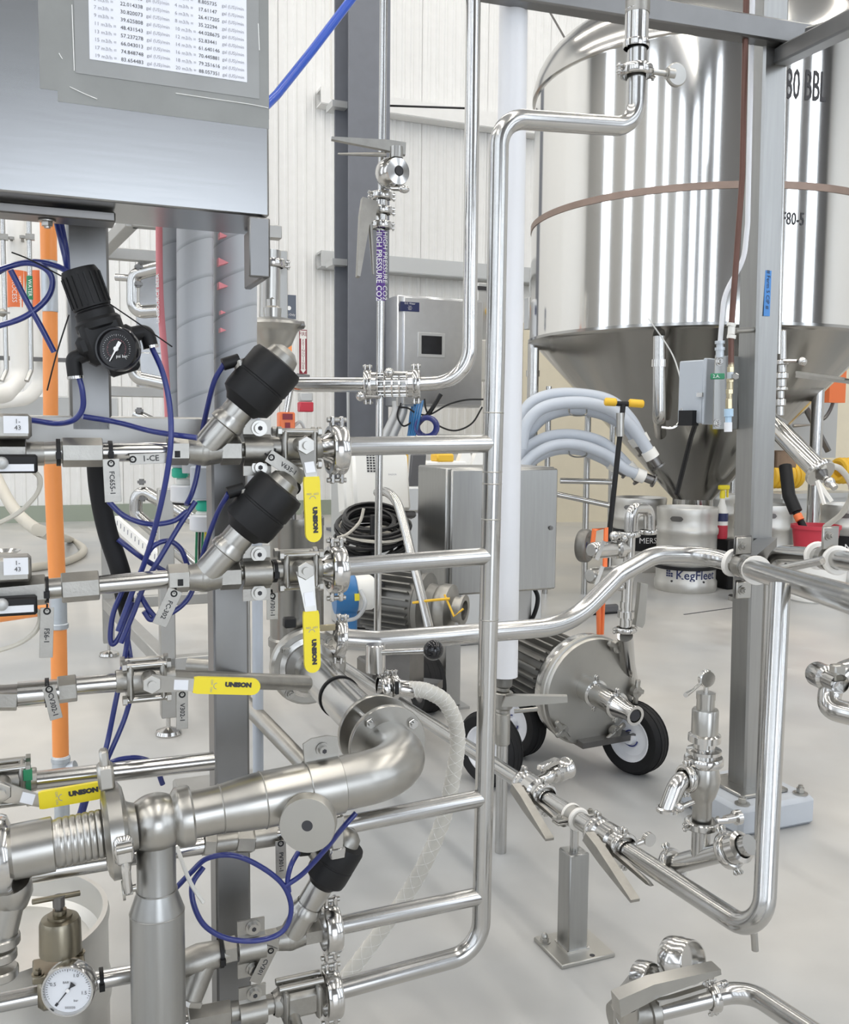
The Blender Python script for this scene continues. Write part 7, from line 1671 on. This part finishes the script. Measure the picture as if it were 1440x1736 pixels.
# keg-like vessel below left
kc = P(-20, 1560, 1.56); kz = kc.z; kc = Vector((kc.x, kc.y, 0)); KR = .196
t = thing('steel_drum', 'open steel drum with rolled rim behind the white gauge', 'drum', kc)
mb = MB(); mb.lathe(kc, ZZ, [(0, 0), (KR*.93, 0), (KR, .02), (KR, kz*.45), (KR*1.02, kz*.48), (KR*1.02, kz*.56), (KR, kz*.60), (KR, kz-.03), (KR*1.015, kz-.012), (KR*1.0, kz), (KR*.955, kz), (KR*.94, kz-.012), (KR*.93, kz-.05), (KR*.85, kz-.062), (0, kz-.045)], 64); finish('shell', mb, 'keg_steel', t)
mb = MB(); q = kc+Vector((KR*.80, KR*.52, kz-.03)); mb.box(Fr(q, (.5, -.8, 0), ZZ), .03, .004, .02); finish('handle_slot', mb, 'dark_steel', t)

# ================================================================== orange pipe
dO = 2.0
t = thing('orange_pipe', 'vertical orange plastic pipe behind the valve rows', 'pipe', P(100, 1300, dO))
for (xa, ya, xb, yb, r_) in ((81, 330, 83, 442, .0165), (85, 528, 86, 720, .0150), (86, 718, 97, 985, .0175), (99, 1060, 103, 1284, .0170)):
    mb = MB(); mb.cyl(P(xa, ya, dO), P(xb, yb, dO), r_, 20); finish('pipe_length', mb, 'orange', t)
mb = MB(); mb.cyl(P(-30, 1049, dO), P(96, 1030, dO), .0135, 16); finish('branch', mb, 'orange', t)
for (xa, ya, xb, yb, r_) in ((83, 440, 85, 530, .016), (97, 982, 99, 1064, .0185), (98, 984, 98, 990, .021), (99, 1056, 99, 1066, .021), (103, 1280, 104, 1330, .0185), (103, 1282, 103, 1292, .020)):
    mb = MB(); mb.cyl(P(xa, ya, dO), P(xb, yb, dO), r_, 18, bev=.002); finish('coupler', mb, 'galv', t)
mb = MB(); mb.cyl(P(104, 1306, dO), P(128, 1300, dO), .014, 16); finish('elbow_port', mb, 'galv', t)
a = P(104, 1330, dO); mb = MB(); mb.cyl(a, Vector((a.x, a.y, 0)), .016, 16); finish('lower_pipe', mb, 'galv', t)

# ================================================================== second skid behind with heat exchanger pipes
A_ = G(185, 1112); B_ = G(286, 1245); t = thing('rear_skid', 'welded grey tube skid on levelling feet behind the orange pipe', 'frame', A_)
dv_ = (B_-A_).normalized(); ux = Vector((dv_.y, -dv_.x, 0)) if (Vector((dv_.y, -dv_.x, 0)).x > 0) else Vector((-dv_.y, dv_.x, 0))
ux = UX
wT = .055; zT = 2.0
legs = [A_, B_, A_+ux*.62, B_+ux*.28]
for k, p in enumerate(legs):
    z1 = zT if k != 1 else .93
    mb = MB(); mb.box(Fr((p.x, p.y, 0), ux, ZZ), wT, wT, z1-.07, (0, 0, .07+(z1-.07)/2), b=.003); lg = finish('leg', mb, 'skid_grey', t)
    if k < 2:
        mb = MB(); mb.lathe((p.x, p.y, 0), ZZ, [(0, 0), (.048, 0), (.05, .006), (.045, .018), (.02, .026), (.008, .03), (.008, .075), (0, .075)], 22); finish('levelling_foot', mb, 'polished', lg)
def skrail(p, q, z, w=wT, m='skid_grey'):
    a, b = Vector((p.x, p.y, z)), Vector((q.x, q.y, z)); mb = MB(); mb.box(Fr((a+b)/2, b-a, ZZ), (b-a).length, w, w, b=.003); return finish('rail', mb, m, t)
for z in (.27,): skrail(legs[0], legs[1], z); skrail(legs[0], legs[2], z+.0); skrail(legs[1], legs[3], z); skrail(legs[2], legs[3], z)
skrail(legs[0], legs[2], zT); skrail(legs[0], legs[0]+(B_-A_)*.6, zT); skrail(legs[0]+(B_-A_)*.6, legs[2]+(B_-A_)*.6, zT); skrail(legs[0], legs[2], 1.33, .05)
def hxpipe(label, pts, r_=.030, d=4.35, nuts=()):
    t = thing('exchanger_pipe', label, 'pipe', P(*pts[-1], d)); mb = MB(); mb.tube(fillet([P(x, y, d) for x, y in pts], .045), r_, 16); finish('pipe', mb, 'tube_steel', t)
    for (x, y) in nuts: mb = MB(); mb.cyl(P(x, y-5, d-.02), P(x, y+5, d-.02), .012, 8); mb.box(Fr(P(x, y, d-.02), UX, ZZ), .035, .03, .012); finish('clamp_bolt', mb, 'dark_steel', t)
    return t
hxpipe('upper U shaped exchanger pipe behind the striped hose', [(300, 446), (226, 466), (226, 530), (300, 524)], nuts=((235, 453), (235, 482)))
hxpipe('middle exchanger pipe bend behind the gauge', [(300, 655), (228, 640), (226, 600), (226, 575)])
hxpipe('slanting exchanger pipe just above the beam', [(228, 702), (320, 745)], .027, nuts=((236, 696),))
hxpipe('slanting exchanger pipe with vertical leg under the beam', [(325, 880), (232, 826), (230, 872), (330, 960)], nuts=((240, 817), (242, 845)))
hxpipe('short exchanger stub joined to the rear skid leg', [(196, 470), (228, 472)], .016)
mb = MB(); q = P(255, 540, 4.95); mb.box(Fr(q, UX, ZZ), .34, .06, .60, (.1, 0, .02), b=.01); solo('exchanger_plate', mb, 'brushed', 'bright steel exchanger plate behind the U pipes', 'plate')
mb = MB(); q = P(262, 640, 4.95); mb.box(Fr(q, UX, ZZ), .3, .06, .22, (.06, 0, .02), b=.01); solo('exchanger_plate', mb, 'brushed', 'lower steel exchanger plate behind the gauge', 'plate')
t = thing('perforated_tray', 'pale perforated tray strip sloping behind the blue tubes', 'tray', P(250, 950, 4.1))
a, b = P(198, 885, 4.4), P(310, 985, 3.7); fr = Fr((a+b)/2, b-a, ZZ); L_ = (b-a).length; mb = MB(); mb.box(fr, L_, .02, .06); finish('strip', mb, 'hot_white', t)
for k in range(16): mb = MB(); mb.box(fr, .006, .002, .022, (-L_*.45+L_*.9*k/15, -.011, .008)); finish('slot', mb, 'ink_grey', t)
mb = MB(); q = G(300, 1400); mb.box(Fr((q.x, q.y, 0), UX, ZZ), .26, .30, .05, (.15, .1, .025), b=.006); solo('skid_sill', mb, 'skid_grey', 'low grey sill beam on the floor behind the main post', 'beam')

# ================================================================== black sleeve and blue air tubes
mb = MB(); pts = spline([S(163, 770, .10), S(168, 830, .10), S(182, 900, .10), S(205, 972, .09), S(212, 1020, .09), S(214, 1045, .09)]); mb.tube(pts, .016, 16, radii=[.0155]*(len(pts)-12)+[.0155-.0055*i/11 for i in range(12)]); solo('black_sleeve', mb, 'black_rubber', 'thick black cable sleeve hanging under the beam', 'sleeve')
def air(label, pts, off=.05, r_=.0043, m='blue_tube', sub=None):
    t = tag(finish('air_tube', MB().tube(spline([S(p[0], p[1], p[2] if len(p) > 2 else off) for p in pts], 7), r_, 10), m), label, 'tube'); return t
air('blue air tube from the regulator elbow running left along the beam', [(133, 636, -.02), (140, 664, -.02), (140, 692, -.01), (125, 712, 0), (95, 718, .02), (50, 712, .03), (-20, 706, .03)])
air('blue air tube from the regulator across to the topmost angle valve', [(140, 706, .02), (200, 716, .03), (262, 732, .0), (334, 742, -.03)])
air('long blue air tube from the gauge elbow down past the second row', [(257, 588, -.02), (276, 632, -.03), (288, 690, -.035), (289, 760, -.04), (274, 850, -.02), (248, 945, .03), (222, 1010, .04), (200, 1070, .04)])
air('blue air tube loop curling at the left edge', [(-15, 556, .02), (40, 538, .02), (78, 508, .02), (89, 478, .02), (76, 455, .02), (40, 446, .03), (-15, 462, .03)])
air('blue air tube arching from the left edge to the regulator', [(-15, 468, .05), (20, 450, .05), (60, 444, .04), (98, 452, .03), (125, 468, .01)])
air('blue air tube crossing the loop diagonally', [(18, 458, .02), (45, 510, .02), (70, 555, .02), (92, 597, .02)])
air('blue air tube dropping beside the upper post, outer one', [(94, 370, .06), (104, 410, .06), (112, 445, .06), (116, 480, .05)])
air('blue air tube dropping beside the upper post, inner one', [(102, 368, .08), (108, 400, .08), (113, 430, .08), (115, 470, .07)])
air('blue air tube from the topmost actuator down behind its valve', [(380, 617, -.02), (364, 645, .0), (352, 690, .03), (342, 740, .06), (335, 800, .06), (326, 835, .06), (316, 856, .05)])
air('blue air tube sagging below the FC655 tag', [(184, 850, .05), (210, 874, .05), (250, 888, .05), (292, 884, .05), (318, 866, .05)])
air('blue air tube running down left from the second gland', [(332, 850, .05), (305, 890, .05), (275, 940, .05), (246, 990, .05), (226, 1040, .05), (205, 1090, .05)])
air('blue air tube from the second actuator down behind the second row', [(388, 836, -.02), (368, 872, .02), (350, 920, .04), (338, 965, .05), (322, 1010, .05), (296, 1036, .05), (262, 1050, .05)])
air('short curled blue air tube under the glands', [(238, 972, .06), (256, 930, .06), (284, 917, .06), (306, 930, .06), (318, 958, .06)])
air('blue air tube ending loose beside the perforated tray', [(200, 914, .08), (240, 945, .08), (285, 972, .08)])
air('blue air tube hanging in a narrow loop below the second row', [(208, 1000, .07), (192, 1040, .07), (187, 1080, .07), (192, 1092, .07), (206, 1072, .07), (224, 1020, .07)])
air('blue air tube dropping behind the third valve, left strand', [(220, 1030, .08), (214, 1100, .08), (196, 1190, .07), (184, 1250, .07), (172, 1300, .06)])
air('blue air tube dropping behind the third valve, right strand', [(206, 1010, .09), (216, 1080, .09), (224, 1150, .08), (214, 1210, .08), (180, 1292, .07)])
air('blue air tube knot under the second row', [(236, 1005, .06), (250, 1030, .05), (262, 1046, .05), (254, 1050, .05), (244, 1036, .05)])
air('blue air tube arching just above the fourth row', [(180, 1296, .05), (205, 1287, .05), (235, 1285, .05), (262, 1297, .05), (276, 1330, .05)])
air('blue air tube dropping behind the tilted yellow lever', [(152, 1322, .06), (146, 1350, .06), (136, 1385, .06)], r_=.0065)
air('large blue air tube loop hanging on the main post', [(296, 1508, -.02), (325, 1478, -.03), (352, 1455, -.04), (395, 1450, -.05), (440, 1468, -.05), (480, 1500, -.05), (494, 1540, -.05), (480, 1578, -.05), (440, 1594, -.05), (390, 1592, -.05), (350, 1572, -.05), (330, 1538, -.05), (326, 1500, -.04), (345, 1470, -.03)])
air('blue air tube from the lowest actuator fitting to the loop', [(505, 1446, -.03), (494, 1466, -.05), (488, 1490, -.05), (490, 1512, -.05)])
air('blue air tube rising right past the round disc', [(484, 1502, -.05), (515, 1480, -.06), (552, 1440, -.09), (580, 1405, -.12), (604, 1378, -.12)])
mb = MB(); mb.tube(spline([S(300, 1435, -.04), S(312, 1470, -.06), S(325, 1500, -.07), S(345, 1530, -.07)]), .0032, 6); solo('white_tie', mb, 'white_plastic', 'loose white cable tie end right of the ball tee', 'tie')
mb = MB(); mb.tube(spline([S(55, 797, -.02), S(68, 812, -.02), S(62, 838, -.01), S(30, 870, .0), S(-20, 895, .0)]), .0036, 8); solo('sensor_cable', mb, 'beige_hose', 'grey sensor cable curving from the topmost flow switch', 'cable')
mb = MB(); mb.tube(spline([S(52, 1030, -.02), S(68, 1042, -.02), S(60, 1070, -.02), S(30, 1092, -.01), S(-20, 1108, .0)]), .0036, 8); solo('sensor_cable', mb, 'beige_hose', 'grey sensor cable curving from the second flow switch', 'cable')
mb = MB(); a = P(0, 925, 2.2); mb.lathe(P(8, 945, 2.2), ZZ, [(.01, 0), (.02, .004), (.036, .016), (.034, .017), (.016, .006)], 24); solo('steel_funnel', mb, 'polished', 'small shiny steel funnel at the left edge above the second flow switch', 'funnel')

# ================================================================== knob lever, hose tail and braided hose
t = thing('ball_handle_valve', 'clamp valve with horizontal rod and black ball handle', 'valve', P(640, 1140, 1.80))
dk = 1.80
mb = MB(); mb.cyl(P(637, 1092, dk), P(637, 1140, dk), .0195, 24, bev=.002); finish('stem_block', mb, 'polished', t)
mb = MB(); mb.cyl(P(645, 1106, dk-.01), P(722, 1103, dk-.02), .0058, 12); finish('rod', mb, 'tube_steel', t)
mb = MB(); mb.sphere(P(735, 1102, dk-.02), .0198, 24, 14); finish('ball_knob', mb, 'black_gloss', t)
clamp_into(t, P(652, 1166, dk), UX, ZZ, .026, .020); clamp_into(t, P(668, 1164, dk), UX, ZZ, .025, .012)
mb = MB(); mb.lathe(P(676, 1166, dk), P(710, 1172, dk)-P(676, 1166, dk), [(.018, -.04), (.018, .0), (.0165, .002), (.0165, .03), (.012, .034)], 22); finish('hose_tail', mb, 'polished', t)
mb = MB(); mb.box(Fr(P(673, 1166, dk-.025), UX, ZZ), .006, .008, .024); finish('tie', mb, 'black_plastic', t)
hp = spline([P(694, 1168, dk), P(725, 1172, dk+.0), P(758, 1194, dk+.02), P(776, 1245, dk+.04), P(768, 1320, dk+.05), P(748, 1400, dk+.06), P(705, 1492, dk+.08), P(645, 1580, dk+.08), P(575, 1672, dk+.08)], 10)
t = thing('braided_hose', 'clear braided hose drooping from the clamp valve behind the ladder', 'hose', hp[-1])
mb = MB(); mb.tube(hp, .0155, 18); finish('hose_wall', mb, 'clear_hose', t)
for sg in (1, -1):
    for ph_ in range(3):
        pts = []; n_ = 120; acc = 0
        for i in range(n_+1):
            u = i/n_*(len(hp)-1); k = min(int(u), len(hp)-2); q = hp[k].lerp(hp[k+1], u-k); T_ = (hp[k+1]-hp[k]).normalized(); x_ = (UX-T_*UX.dot(T_)).normalized(); y_ = T_.cross(x_)
            a = sg*(i*.62)+ph_*2*PI/3; pts.append(q+(x_*math.cos(a)+y_*math.sin(a))*.0158)
        mb = MB(); mb.tube(pts, .0006, 4); finish('braid_thread', mb, 'hot_white', t)
